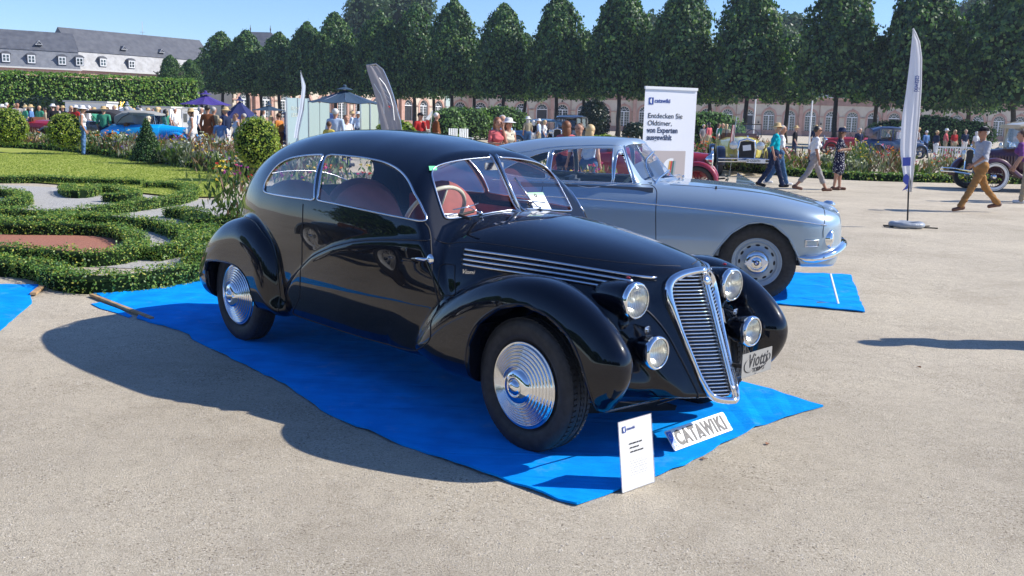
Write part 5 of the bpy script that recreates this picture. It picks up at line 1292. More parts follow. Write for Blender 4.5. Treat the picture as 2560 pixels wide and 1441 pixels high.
mansard(at(196, 148), at(545, 168), 'farther wing with shining lower slate roof and two white dormers behind the hedge', 7.2, 10.0, 13.6, [4.4, 9.2], [8.8, 15.5], M_slateglare)
X, Y = at(655, 158); pv = empty('pavilion', (X, Y, 0), 0, 'slate pyramid roofed pavilion with two finials behind the lime trees', 'building')
MB().box((0, 0, 5), (10.5, 10, 10)).build('wall', M_stucco, pv)
mb = MB(); V = [(-5.8, -5.6, 10), (5.8, -5.6, 10), (5.8, 5.6, 10), (-5.8, 5.6, 10), (-1.7, 0, 14.2), (1.7, 0, 14.2)]; mb.add(V, [(0, 1, 5, 4), (1, 2, 5), (2, 3, 4, 5), (3, 0, 4)]); mb.build('roof', M_slate, pv)
for s in (-1.6, 1.6): MB().tube([(s, 0, 14.2), (s, 0, 14.7), (s, 0, 14.9), (s, 0, 15.3)], [.05, .12, .05, .02], 6).build('finial', M_slate, pv)
X, Y = at(364, 175); ms = MB(); ms.tube([(0, 0, 8), (0, 0, 16.8)], .04, 4); ms.tube([(-.5, 0, 15), (.5, 0, 15)], .03, 4)
o = ms.build('aerial_mast', M_zinc); o.location = (X, Y, 0); tag(o, 'thin aerial mast rising behind the slate roof ridge', 'mast')
far_tree(376, 185, 93, 44, 'tree top peeping over the slate ridge', 9)
# ================================================================ people
SKIN = [mat('skin %s' % 'abc'[i], c, .55, spec=.35) for i, c in enumerate([(.46, .25, .17), (.38, .19, .12), (.55, .33, .24)])]
def cloth(nm, c, **k): return mat('cloth '+nm, c, .85, spec=.1, bump=.25, bscale=45, **k)
CL = dict(white=cloth('white', (.70, .70, .70)), teal=cloth('teal', (.0, .36, .44)), navy=cloth('navy', (.02, .03, .07)), jeans=cloth('jeans', (.05, .11, .22)), grey=cloth('grey', (.30, .28, .28)), tan=cloth('tan', (.33, .17, .06)),
          brown=cloth('brown', (.19, .07, .03)), pink=cloth('pink', (.55, .13, .14)), red=cloth('red', (.40, .03, .03)), blue=cloth('blue', (.10, .20, .40)), sky=cloth('sky', (.35, .48, .66)), green=cloth('green', (.06, .28, .18)), black=cloth('black', (.015, .015, .02)),
          yellow=cloth('yellow', (.60, .48, .10)), khaki=cloth('khaki', (.34, .29, .20)), purple=cloth('purple', (.17, .06, .22)), cream=cloth('cream', (.62, .55, .42)), lightblue=cloth('light blue', (.45, .55, .70)), orange=cloth('orange', (.55, .20, .05)))
def stripe(nm, a, b, sc, kind='check'):
    m = cloth(nm, a); n = m.node_tree.nodes; l = m.node_tree.links; tc = n.new('ShaderNodeTexCoord'); ch = n.new('ShaderNodeTexChecker' if kind == 'check' else 'ShaderNodeTexVoronoi')
    ch.inputs['Scale'].default_value = sc; l.new(tc.outputs['Object'], ch.inputs[0])
    mx = n.new('ShaderNodeMix'); mx.data_type = 'RGBA'; mx.inputs[6].default_value = (*a, 1); mx.inputs[7].default_value = (*b, 1)
    if kind == 'check': l.new(ch.outputs['Fac'], mx.inputs[0])
    else:
        lt = n.new('ShaderNodeMath'); lt.operation = 'LESS_THAN'; lt.inputs[1].default_value = .30; l.new(ch.outputs['Distance'], lt.inputs[0]); l.new(lt.outputs[0], mx.inputs[0])
    l.new(mx.outputs[2], n['Principled BSDF'].inputs['Base Color']); return m
CL['plaid'] = stripe('small check', (.30, .31, .36), (.50, .51, .56), 55); CL['dots'] = stripe('polka dots', (.02, .02, .05), (.65, .65, .65), 26, 'dots'); CL['floral'] = stripe('floral', (.62, .58, .45), (.10, .08, .10), 14, 'dots')
HAIR = dict(grey=mat('grey hair', (.42, .40, .37), .7), dark=mat('dark hair', (.02, .015, .012), .5), brown=mat('brown hair', (.10, .05, .025), .6), blond=mat('blond hair', (.55, .40, .20), .55), red=mat('auburn hair', (.20, .075, .03), .55), white=mat('white hair', (.65, .63, .60), .7))
M_straw = mat('straw', (.50, .36, .17), .8, var=.2, vscale=30); M_leather = mat('brown leather', (.13, .05, .025), .45); M_shades = mat('sunglasses', (.01, .01, .01), .1)
def capsules(cs):
    def f(x, y, z, lab=False):
        best = None; D = []
        for (a, b, ra, rb, L, k, fl) in cs:
            a = np.array(a); b = np.array(b); e = b-a; t = np.clip(((x-a[0])*e[0]+(y-a[1])*e[1]+(z-a[2])*e[2])/(e@e+1e-9), 0, 1)
            dx = (x-a[0]-t*e[0])/fl; d = np.sqrt(dx**2+(y-a[1]-t*e[1])**2+(z-a[2]-t*e[2])**2)-(ra+(rb-ra)*t)
            D.append(d); best = d if best is None else smin(best, d, k)
        return (best, np.stack(D)) if lab else best
    return f
def person(loc, face, label, h=1.72, top='white', bottom='navy', hair='brown', skin=0, sex='m', stride=0., arms=None, shoes='black', long_hair=False, hat=None, sleeve='short', skirt=None, fine=False, group=None, bag=None, lean=0., hold=None, sit=False):
    s = h/1.72; root = empty('person', (loc[0], loc[1], 0), face, label, 'person', group)
    g = CLIP = []; hw = .15 if sex == 'f' else .175; sh = .165 if sex == 'f' else .20
    hipz = .93; cs = []
    def add(a, b, ra, rb, L, k=.03, fl=1.): cs.append((tuple(np.array(a)*s), tuple(np.array(b)*s), ra*s, rb*s, L, k*s, fl))
    lx = lean*.5
    ch = (lx*1., 0, 1.27); add((0, 0, .98), ch, hw*.78, hw*.86, 'top', .03, .78)
    add((lx, -sh*.62, 1.375), (lx, sh*.62, 1.375), .072, .072, 'top', .06, .85)
    if sex == 'f': add((lx+.07, -.07, 1.24), (lx+.07, .07, 1.24), .062, .062, 'top', .04)
    elif h > 1.7: add((.04, 0, 1.05), (.03, 0, 1.12), .135, .13, 'top', .04, .9)
    add((0, -.075, .93), (0, .075, .93), .115 if sex == 'm' else .125, .115 if sex == 'm' else .125, 'bottom', .04, .9)
    add((lx, 0, 1.38), (lx+.02, 0, 1.52), .055, .052, 'skin', .025)
    hc = np.array((lx+.025, 0, 1.615)); add(hc-np.array((.0, 0, -.015)), hc+np.array((.012, 0, -.045)), .092, .075, 'skin', .02, 1.08)
    add(hc+np.array((.085, 0, -.01)), hc+np.array((.105, 0, -.03)), .012, .016, 'skin', .012)
    for q in (-1, 1): add(hc+np.array((-.005, q*.088, -.015)), hc+np.array((-.01, q*.094, .015)), .012, .014, 'skin', .01)
    for q in (-1, 1):
        st = stride*q
        hip = np.array((0, q*.09, .90)); kn = hip+np.array((.45*math.sin(st*.9), 0, -.44*math.cos(st*.9)))
        back = st < 0; bend = (.25 if back and abs(stride) > .1 else 0.02)
        an = kn+np.array((.42*math.sin(st-bend), 0, -.42*math.cos(st-bend)))
        if sit: kn = hip+np.array((.42, 0, .02)); an = kn+np.array((0, 0, -.40))
        if not sit: dz = .075-min(.0, 0); an[2] = max(an[2], .075)
        sk = skirt or ''
        thigh = 'bottom' if sk != 'dress' else 'top'
        add(hip, kn, .088 if sk not in ('dress', 'skirt') else .060, .060 if sk not in ('dress', 'skirt') else .048, thigh if sk != 'dress' else 'skin', .03); lower = 'bottom' if sk in ('',) else 'skin'
        if sk == 'capri':
            mid = kn+(an-kn)*.55; add(kn, mid, .060, .060, 'bottom', .02); add(mid, an, .042, .034, 'skin', .01)
        else: add(kn, an, .058, .052 if lower == 'bottom' else .033, lower, .02)
        toe = an+np.array((.15, q*.02, -.035 if an[2] < .12 else -.08)); heel = an+np.array((-.05, 0, -.035))
        toe[2] = max(toe[2], .028); heel[2] = max(heel[2], .035); add(heel, toe, .036, .030, 'shoes', .015)
        add(an, heel, .034, .036, 'shoes', .015)
    if skirt in ('dress', 'skirt'):
        add((0, 0, 1.0), (0, 0, .60), .145, .195, 'top' if skirt == 'dress' else 'bottom', .05, .8)
    hands = []
    A = arms or {}
    for q, key in ((-1, 'r'), (1, 'l')):
        shd = np.array((lx, q*sh, 1.385)); sw = -stride*.7*q
        el = shd+np.array((.28*math.sin(sw)-.02, q*.055, -.27)); hd = el+np.array((.06+.22*math.sin(sw+.25), -q*.0, -.23))
        if key in A: el = np.array(A[key][0]); hd = np.array(A[key][1])
        sl_ = 'top' if sleeve != 'none' else 'skin'; add(shd, el, .052 if sex == 'm' else .043, .042 if sex == 'm' else .036, sl_, .025)
        add(el, el+(hd-el)*.9, .038, .026, 'top' if sleeve == 'long' else 'skin', .015); d = (hd-el)/np.linalg.norm(hd-el)
        add(hd, hd+d*.07, .028, .030, 'skin', .012, .8); hands.append((hd+d*.08, d, q))
    f = capsules(cs); step = (.019 if fine else .034)*s
    ends = np.array([c[0] for c in cs]+[c[1] for c in cs]); lo = ends.min(0)-.22*s; hi = ends.max(0)+.22*s; lo[2] = -.02
    P, Q = surface_nets(lambda x, y, z: f(x, y, z), lo, hi, step, sym=False); P = project(f, P, 2)
    P[:, 2] = np.maximum(P[:, 2], .003)
    PN = grad(f, P, .006); PN /= np.linalg.norm(PN, axis=1)[:, None]+1e-9
    fold = .0055*s*(np.sin(P[:, 2]*46+P[:, 1]*22+np.sin(P[:, 0]*30)*1.5)+.6*np.sin(P[:, 2]*81-P[:, 0]*40)) if fine else 0*P[:, 0]
    mesh_obj('body', P, Q, SKIN[skin], root, smooth=True)
    c = P[Q].mean(1); _, D = f(*c.T, lab=True); L = np.array([q[4] for q in cs])[D.argmin(0)]
    m = {'top': CL[top] if isinstance(top, str) else top, 'bottom': CL[bottom], 'skin': SKIN[skin], 'shoes': M_leather if shoes == 'brown' else CL[shoes]}
    names = {'top': 'dress' if skirt == 'dress' else 'shirt', 'bottom': 'skirt' if skirt == 'skirt' else 'trousers', 'skin': 'body', 'shoes': 'shoe'}
    if skirt == 'dress': L[L == 'bottom'] = 'top'; L[(L == 'skin') & (c[:, 2] > .70*s) & (c[:, 2] < 1.1*s) & (np.abs(c[:, 1]) < .17*s)] = 'top'
    for k in ('top', 'bottom', 'shoes'):
        mm = L == k
        if not mm.any(): continue
        groups = [(mm & (c[:, 1] < 0)), (mm & (c[:, 1] >= 0))] if k == 'shoes' else [mm]
        for gm in groups:
            if not gm.any(): continue
            q = Q[gm]; u, inv = np.unique(q, return_inverse=True); off = .009*s+np.maximum(fold[u], -.004)*(k != 'shoes'); mesh_obj(names[k], P[u]+PN[u]*off[:, None], inv.reshape(q.shape), m[k], root, smooth=True)
    hc = hc*s; hm = HAIR[hair]
    hb = MB()
    if long_hair:
        hb.ball(hc+np.array((-.012, 0, .022))*s, (.104*s, .102*s, .108*s), 14, 10); hb.ball(hc+np.array((-.05, 0, -.09))*s, (.065*s, .098*s, .15*s), 12, 8)
    else:
        hb.ball(hc+np.array((-.022, 0, .030))*s, (.098*s, .098*s, .094*s), 14, 10)
    hb.build('hair', hm, root, smooth=True)
    if fine or True:
        fb = MB()
        for q in (-1, 1): fb.ball(hc+np.array((.090, q*.034, .005))*s, .011*s, 6, 4)
        fb.box(hc+np.array((.093, 0, -.062))*s, (.012*s, .045*s, .009*s)); fb.build('face_features', M_shades if (fine and 'sunglasses' in label) else mat('lips and eyes', (.12, .03, .025), .5), root, smooth=True)
        if 'sunglasses' in label:
            gb = MB(); gb.tube([hc+np.array(p)*s for p in ((-.01, -.10, .012), (.085, -.062, .012), (.10, 0, .014), (.085, .062, .012), (-.01, .10, .012))], .006*s, 5)
            for q in (-1, 1): gb.ball(hc+np.array((.096, q*.036, .006))*s, (.012*s, .026*s, .019*s), 8, 6)
            gb.build('sunglasses', M_shades, root)
    if hat:
        hx = MB(); kind, hmn = hat; hm2 = {'straw': M_straw, 'navy': CL['navy'], 'white': CL['white'], 'black': CL['black'], 'grey': CL['grey']}[hmn]; T = Matrix.Translation(hc+np.array((-.01, 0, .045))*s) @ Matrix.Scale(s, 4)
        if kind == 'brim': hx.lathe([(.02, .10), (.075, .095), (.098, .06), (.106, .005), (.13, .0), (.185, -.015), (.186, -.022), (.10, -.008)], 20, M=T)
        elif kind == 'cap': hx.lathe([(.001, .075), (.06, .066), (.098, .035), (.108, -.012)], 18, M=T); hx.prism([(.05, -.07), (.13, -.062), (.185, -.03), (.19, 0), (.185, .03), (.13, .062), (.05, .07)], 2, -.008, .006, M=T @ Matrix.Rotation(R(6), 4, 'Y'))
        hx.build('hat' if kind == 'brim' else 'cap', hm2, root, smooth=kind == 'brim')
    if fine:
        for hp, d, q in hands:
            hp = hp*s; hf = MB(); d3 = Vector(d); side = Vector((1, 0, 0)) if abs(d3.x) < .7 else Vector((0, 0, 1)); side = (side-d3*side.dot(d3)).normalized(); nn = d3.cross(side)
            for i, (o_, ln) in enumerate(((-.026, .065), (-.009, .078), (.009, .074), (.026, .058))):
                b0 = Vector(hp)+side*o_*s; hf.tube([b0-d3*.03*s, b0+d3*ln*.5*s, b0+d3*ln*.85*s+nn*q*.018*s], [.0095*s, .009*s, .007*s], 6)
            b0 = Vector(hp)-d3*.05*s+side*.028*s; hf.tube([b0, b0+(side*.03+d3*.03)*s, b0+(side*.034+d3*.062)*s], [.011*s, .010*s, .008*s], 6)
            hf.build('fingers', SKIN[skin], root, smooth=True)
    if bag:
        b = MB(); q = -1 if bag[1] == 'r' else 1; b.box((-.03, q*.24*s, .86*s), (.12, .08, .26)); b.tube([(-.03, q*.22*s, .98*s), (0, q*.12*s, 1.30*s), (lx, -q*.05*s, 1.43*s)], .010, 5); b.build('bag', CL[bag[0]], root, bevel=.0)
    return root
PI = math.pi
def P_(px_, D): return at(px_, D)
# the walkers on the right  (0 = walking towards +X)
person(P_(2462, 19.6), R(184), 'man in black cap, small checked shirt and tan trousers striding left past the feather flag', 1.71, 'plaid', 'tan', 'white', 1, 'm', .50, {'l': ((.10, .27, 1.14), (.30, .24, .98)), 'r': ((-.16, -.26, 1.14), (-.12, -.27, .90))}, 'brown', hat=('cap', 'black'), fine=True)
person(P_(1942, 25.9), R(-10), 'man in straw hat, sunglasses and turquoise polo shirt walking right', 1.68, 'teal', 'navy', 'grey', 0, 'm', .34, {'r': ((-.12, -.27, 1.14), (-.04, -.28, .88)), 'l': ((-.02, .26, 1.12), (.12, .22, .9))}, 'black', hat=('brim', 'straw'), fine=True)
person(P_(1956, 26.9), R(-12), 'man in white shirt and blue jeans mostly hidden behind the straw hatted man', 1.64, 'white', 'jeans', 'grey', 1, 'm', .30, None, 'white', fine=True)
person(P_(2043, 24.2), R(-4), 'short haired woman in white top, sunglasses and grey cropped trousers walking right', 1.64, 'white', 'grey', 'dark', 1, 'f', .46, {'r': ((-.02, -.22, 1.13), (.06, -.22, .86))}, 'brown', skirt='capri', fine=True, bag=('navy', 'l'))
person(P_(2105, 25.5), R(-25), 'woman in navy sun hat and black polka dot dress holding her hands before her', 1.60, 'dots', 'navy', 'brown', 0, 'f', .08, {'r': ((.0, -.22, 1.12), (.20, -.08, 1.16)), 'l': ((.02, .22, 1.12), (.20, .06, 1.14))}, 'brown', long_hair=True, hat=('brim', 'navy'), skirt='dress', fine=True)
person(P_(2582, 22.4), R(150), 'person in purple top and light grey trousers cut by the right picture edge', 1.66, 'purple', 'khaki', 'brown', 0, 'f', .1, None, 'white', fine=True, lean=.4)
person(P_(2620, 22.9), R(160), 'person in white trousers beyond the right picture edge beside the maroon car', 1.66, 'white', 'white', 'grey', 0, 'm', .05)
person((4.95, 7.35), R(-120), 'person standing outside the right edge whose shadow falls on the gravel', 1.76, 'navy', 'jeans', 'dark', 0, 'm', .1)
# the two groups seen over the car roofs
person(P_(1243, 22.0), R(-60), 'woman in pink dress with long auburn hair raising her hand to her face', 1.64, 'pink', 'navy', 'red', 0, 'f', .05, {'l': ((.06, .22, 1.16), (.10, .10, 1.50)), 'r': ((.02, -.2, 1.13), (.20, -.05, 1.12))}, long_hair=True, skirt='dress', fine=True)
person(P_(1256, 23.4), R(-90), 'grey haired person behind the woman in the pink dress', 1.70, 'sky', 'grey', 'grey', 0, 'm')
person(P_(1271, 22.2), R(-60), 'woman in broad white sun hat and cream floral dress', 1.62, 'floral', 'navy', 'brown', 0, 'f', .05, {'r': ((.02, -.2, 1.12), (.20, -.05, 1.10))}, long_hair=True, hat=('brim', 'white'), skirt='dress', sleeve='none', fine=True)
person(P_(1417, 19.0), R(100), 'auburn haired woman in pink shirt with a hand on her hip seen from behind', 1.60, 'pink', 'navy', 'red', 0, 'f', 0, {'l': ((-.05, .38, 1.12), (.05, .16, 1.02)), 'r': ((-.05, -.34, 1.12), (.05, -.14, 1.02))}, long_hair=True, fine=True)
person(P_(1450, 18.6), R(-120), 'short haired person in lilac shirt with dark shoulder strap beside the blonde girl', 1.57, 'lightblue', 'navy', 'brown', 0, 'f', 0, None, bag=('navy', 'r'), fine=True)
person(P_(1476, 18.2), R(60), 'girl with long straight blond hair and light blue strap top', 1.55, 'sky', 'jeans', 'blond', 2, 'f', 0, None, long_hair=True, sleeve='none', fine=True)
person(P_(1090, 34), R(20), 'white haired man in brown shirt behind the black coupe', 1.76, 'brown', 'khaki', 'white', 0, 'm')
person(P_(1050, 34), R(-40), 'man in dark red shirt and cap beside a small white and red flag', 1.74, 'red', 'navy', 'dark', 0, 'm', 0, None, hat=('cap', 'black'))
person(P_(838, 29), R(80), 'white haired man in light blue shirt under the teal parasol', 1.78, 'lightblue', 'grey', 'white', 0, 'm')
person(P_(865, 30), R(-60), 'person with dark hair and white T shirt under the teal parasol', 1.60, 'white', 'navy', 'brown', 0, 'f')
person(P_(822, 28.5), R(80), 'person in yellow top half hidden by the pale display panel', 1.40, 'yellow', 'navy', 'brown', 0, 'f')
# left group near the purple parasol
G1 = 'visitors standing by the purple parasol'
for (a, D, fc, lb, kw) in [
    (478, 33, 200, 'woman in straw hat and white sleeveless dress by the purple parasol', dict(h=1.66, top='white', sex='f', long_hair=True, hat=('brim', 'straw'), skirt='dress', sleeve='none', fine=True)),
    (518, 34, 90, 'figure in long brown robe under the purple parasol', dict(h=1.80, top='brown', bottom='brown', skirt='dress', sleeve='long', hair='dark', sex='f')),
    (500, 37, 0, 'person in white shirt and dark waistcoat under the purple parasol', dict(h=1.74, top='white', bottom='black', hair='grey')),
    (533, 35, 60, 'grey haired man in khaki shirt right of the robed figure', dict(h=1.76, top='khaki', bottom='khaki', hair='grey')),
    (549, 33, 100, 'child in blue shirt beside the man in straw hat', dict(h=1.36, top='blue', bottom='white', hair='blond')),
    (565, 34, 170, 'man in straw hat and navy shirt beneath the navy parasol', dict(h=1.74, top='navy', bottom='white', hair='grey', hat=('brim', 'straw'))),
    (590, 33, 220, 'seated woman with bare arms beneath the navy parasol', dict(h=1.55, top='lightblue', bottom='jeans', hair='brown', sex='f', sleeve='none')),
    (610, 35, 200, 'person in white top at the right rim of the navy parasol', dict(h=1.55, top='white', bottom='navy', hair='grey', sex='f')),
    (676, 34, 30, 'child in bright blue shirt below the thin white flag', dict(h=1.50, top='blue', bottom='jeans', hair='blond')),
    (697, 35, 150, 'person in orange top leaning beside the pale panel', dict(h=1.60, top='orange', bottom='brown', hair='brown', sex='f')),
    (204, 33, 20, 'woman in straw hat and white vest beside the golden bush', dict(h=1.66, top='white', bottom='blue', hair='brown', sex='f', hat=('brim', 'white'), sleeve='none', fine=True)),
    (258, 36, 90, 'person in green shirt behind the grey hood of the blue roadster', dict(h=1.66, top='green', bottom='navy', hair='grey', hat=('brim', 'straw'))),
    (315, 37.5, 90, 'man in grey white shirt behind the blue roadster', dict(h=1.68, top='grey', bottom='navy', hair='grey')),
    (346, 37.5, 90, 'man in light blue shirt behind the blue roadster', dict(h=1.74, top='lightblue', bottom='navy', hair='grey', hat=('cap', 'black'))),
    (392, 37.5, 80, 'blonde woman in navy dress behind the blue roadster', dict(h=1.70, top='navy', bottom='navy', hair='blond', long_hair=True, sex='f', skirt='dress', sleeve='none')),
    (413, 37.5, 100, 'dark haired woman in green top behind the blue roadster', dict(h=1.62, top='green', bottom='navy', hair='dark', long_hair=True, sex='f', sleeve='none'))]:
    person(P_(a, D), R(fc), lb, **kw)
rr = random.Random(5); tops = ['white', 'lightblue', 'navy', 'red', 'khaki', 'green', 'grey', 'black', 'cream', 'pink', 'blue']; hr = ['grey', 'brown', 'dark', 'white', 'blond']
spots = ([(i*16+rr.randint(-5, 5), 44+rr.random()*10, 'before the tall hedge') for i in range(0, 28)] +
         [(620+i*19, 60+rr.random()*8, 'left of the teal parasol') for i in range(3)] +
         [(880+i*16, 46+rr.random()*8, 'beyond the teal parasol') for i in range(6)] +
         [(1320+i*14, 48+rr.random()*4, 'beside the black vintage car') for i in range(4)] +
         [(1740+rr.random()*80, 50+rr.random()*10, 'in shade right of the banner') for i in range(6)] +
         [(1985+rr.random()*10, 45, 'behind the straw hatted man'), (2040, 52, 'between the walkers on the right'), (2110, 60, 'between the walkers on the right')] +
         [(2195+i*24+rr.random()*12, 50+rr.random()*12, 'behind the right flower border') for i in range(12)] + [(2150, 48, 'beyond the polka dot dress')])
ORD = 'first second third fourth fifth sixth seventh eighth ninth tenth eleventh twelfth thirteenth fourteenth fifteenth sixteenth seventeenth eighteenth nineteenth twentieth'.split()
ORD += ['twenty-'+q for q in ORD[:9]]
byw = {}
for a, D, wh_ in spots: byw.setdefault(wh_, []).append(a)
for q in byw.values(): q.sort()
for i, (a, D, where) in enumerate(spots):
    tp = tops[rr.randrange(len(tops))]; ha = hr[rr.randrange(5)]; ht = rr.choice([None, None, ('brim', 'straw'), None, ('brim', 'white')]); fem = rr.random() < .45
    hgt = 1.56+.2*rr.random(); k = byw[where].index(a)
    lb = 'distant %s in %s top, %s from left %s' % ('woman' if fem else 'man', tp, ORD[k], where)
    person(P_(a, D), rr.random()*6.28, lb, hgt, tp, rr.choice(['navy', 'jeans', 'khaki', 'grey', 'white']), ha, rr.randrange(3), 'f' if fem else 'm', .2*rr.random(), None, long_hair=fem, hat=ht, group='distant visitors '+where)
# ================================================================ other vintage cars (local: x forward, front axle at x=0)
def spoke_wheel(root, x, y, R_, w, m_rim, white=False, n=24):
    s = 1 if y > 0 else -1; M = Matrix.Translation((x, y, R_)) @ Matrix.Rotation(R(90 if s < 0 else -90), 4, 'X')
    t = MB(); ri = R_*.70; t.lathe([(ri, -w/2*.7), (R_*.86, -w/2), (R_*.96, -w*.42), (R_, -w*.25), (R_, w*.25), (R_*.96, w*.42), (R_*.86, w/2), (ri, w/2*.7)], 36, M=M)
    wo = t.build('wheel', M_rubber, root, smooth=True, angle=50)
    if white: MB().lathe([(ri*1.0, w*.36), (R_*.80, w*.505), (R_*.93, w*.47)], 36, M=M).build('white_wall', M_white, wo, smooth=True)
    MB().lathe([(ri, -w*.3), (ri*.95, -w*.25), (ri*.93, .0), (ri*.95, w*.28), (ri*1.02, w*.38)], 32, M=M).build('rim', m_rim, wo, smooth=True)
    sp = MB()
    for k in range(n):
        a = 2*PI*k/n; b = a+(.5 if k % 2 else -.5); z0 = .05 if k % 2 else -.02
        sp.tube([M @ Vector((.05*math.cos(b), .05*math.sin(b), z0)), M @ Vector((ri*.95*math.cos(a), ri*.95*math.sin(a), 0))], .006, 4)
    o = sp.build('spokes', m_rim, wo); o['kind'] = 'stuff'
    MB().lathe([(.07, -.03), (.065, .04), (.05, .07), (.001, .085)], 16, M=M).build('hub_cap', M_chrome, wo, smooth=True)
def fender(root, x, y, R_, w, m, a0, a1, tail=None, head=None):
    """swept mudguard with a rounded cross section"""
    s = 1 if y > 0 else -1; path = []
    if tail: path += tail
    for t in np.linspace(a0, a1, 14): path.append((x+R_*math.cos(t), .36+R_*math.sin(t)))
    if head: path += head
    V = []; F = []; cs = [(-.5, -.35), (-.48, -.06), (-.3, 0.03), (0, .05), (.3, .03), (.48, -.06), (.5, -.35)]
    path = np.array(path); T = np.gradient(path, axis=0); T /= np.linalg.norm(T, axis=1)[:, None]; N_ = np.stack([-T[:, 1], T[:, 0]], 1)
    if (N_[:, 1].mean() < 0): N_ = -N_
    for i, p in enumerate(path):
        for a, b in cs: V.append((p[0]+N_[i, 0]*b*w, y+a*w, p[1]+N_[i, 1]*b*w))
    k = len(cs)
    for i in range(len(path)-1):
        for j in range(k-1): F.append((i*k+j, i*k+j+1, (i+1)*k+j+1, (i+1)*k+j))
    return mesh_obj('fender', V, F, m, root, smooth=True)
def loft(name, secs, m, root, n=16, ex=3.2):
    """secs: (x, half width, z bottom, z top); rounded box sections"""
    V = []; F = []
    for (x, w, z0, z1) in secs:
        for k in range(n):
            a = 2*PI*(k+.5)/n; c, s_ = math.cos(a), math.sin(a); q = (abs(c)**ex+abs(s_)**ex)**(-1/ex)
            V.append((x, w*c*q, (z0+z1)/2+(z1-z0)/2*s_*q))
    for i in range(len(secs)-1):
        for k in range(n): F.append((i*n+k, i*n+(k+1) % n, (i+1)*n+(k+1) % n, (i+1)*n+k))
    F.append(tuple(range(n))); F.append(tuple(reversed([(len(secs)-1)*n+k for k in range(n)])))
    mb = MB(); mb.add(V, F); return mb.build(name, m, root, smooth=True, angle=40)
def vintage(px_, D, yaw, label, body=(.3, .02, .03), fend=None, style='tourer', wb=2.6, white=False, wheelc=None, top=None, plate=None, card=False, group=None, scale=1., loc=None, roof=None):
    X, Y = loc if loc else at(px_, D); root = empty('vintage_car', (X, Y, 0), yaw, label, 'car', group); root.scale = (scale,)*3
    mb_ = mat('car paint %s' % (body,), body, .35, spec=.3, coat=1., coatr=.03); mf = mat('car paint %s' % (fend or body,), fend or body, .35, spec=.3, coat=1., coatr=.03)
    mw = mat('car paint %s' % (wheelc or body,), wheelc or body, .4, coat=.5)
    R_ = .37
    loft('hood', [(.25, .26, .45, .98), (-.2, .31, .42, 1.02), (-.75, .40, .40, 1.08)], mb_, root)
    loft('body', [(-.75, .42, .38, 1.09), (-1.2, .60, .36, 1.08), (-1.9, .68, .36, 1.07), (-2.5, .66, .38, 1.06), (-wb-.25, .58, .42, 1.00), (-wb-.6, .40, .5, .85)], mb_, root)
    for s in (-1, 1):
        lv = MB()
        for k in range(9): lv.box((-.05-k*.07, s*(.335+k*.008), .74), (.03, .015, .28))
        o = lv.build('hood_louvres', mb_, root); o['kind'] = 'stuff'
        MB().tube([(-1.15, s*.625, 1.05), (-1.2, s*.665, .5), (-1.85, s*.695, .48), (-1.9, s*.690, 1.04)], .006, 4).build('door_seam', M_blackin, root)
        fender(root, 0, s*.68, .46, .24, mf, -.1, PI*.80, head=[(-.62, .45), (-.9, .34)]); fender(root, -wb, s*.68, .46, .25, mf, .25, PI*1.02, tail=[(-wb+.75, .32), (-wb+.58, .40)])
        MB().box((-wb/2, s*.70, .33), (wb-1.5, .24, .04)).build('running_board', mf, root)
        for xw in (0, -wb): spoke_wheel(root, xw, s*.68, R_, .14, mw, white)
        h = MB(); h.lathe([(.01, -.16), (.07, -.12), (.11, -.04), (.12, 0)], 20, M=Matrix.Translation((.30, s*.36, .86)) @ Matrix.Rotation(R(90), 4, 'Y')); ho = h.build('headlamp', M_chrome, root, smooth=True)
        MB().lathe([(.115, 0), (.08, .02), (.001, .03)], 20, M=Matrix.Translation((.30, s*.36, .86)) @ Matrix.Rotation(R(90), 4, 'Y')).build('lens', M_lens, ho, smooth=True)
    g = MB(); g.tube([(.29, -.22, .45), (.29, -.24, .75), (.29, -.2, .98), (.29, 0, 1.03), (.29, .2, .98), (.29, .24, .75), (.29, .22, .45)], .032, 8, closed=True); go = g.build('radiator_shell', M_chrome, root, smooth=True)
    MB().box((.285, 0, .72), (.02, .42, .52)).build('radiator_core', M_blackin, go); MB().ball((.29, 0, 1.09), (.025, .025, .05)).build('radiator_cap', M_chrome, go)
    b = MB(); b.tube([(.62, -.78, .50), (.66, 0, .52), (.62, .78, .50)], .032, 6, flat=.6); b.tube([(.62, -.78, .42), (.66, 0, .44), (.62, .78, .42)], .032, 6, flat=.6); b.build('bumper', M_chrome, root)
    MB().tube([(.66, -.3, .47), (.2, -.3, .42)], .02, 5).build('bumper_bracket', M_blackin, root)
    if plate:
        MB().box((.70, .22, .46), (.01, .50, .11)).build('number_plate', M_white, root)
        text_on(root, 'plate_lettering', plate, .10, M_ink, Matrix.Translation((.708, -.02, .43)) @ Matrix.Rotation(R(90), 4, 'Z') @ Matrix.Rotation(R(90), 4, 'X'), bold=.001, sx=.8)
    if card: MB().box((.31, 0, .80), (.01, .22, .15), M=Matrix.Rotation(R(8), 3, 'X')).build('entry_card', M_paper, root)
    zw = 1.08
    if style in ('tourer', 'roadster'):
        f = MB(); f.tube([(-.80, -.50, zw), (-.86, -.49, zw+.36), (-.86, .49, zw+.36), (-.80, .50, zw)], .014, 6); f.build('windscreen_frame', M_chrome2 if style == 'roadster' else M_blackin, root)
        MB().quad((-.80, -.49, zw), (-.80, .49, zw), (-.86, .48, zw+.35), (-.86, -.48, zw+.35)).build('windscreen', M_glass, root)
        MB().tube([(-1.25+.1*math.cos(t), .3+.19*math.sin(t), 1.12+.17*math.cos(t)) for t in np.linspace(0, 6.283, 20, endpoint=False)], .012, 6, closed=True).build('steering_wheel', M_blackin, root)
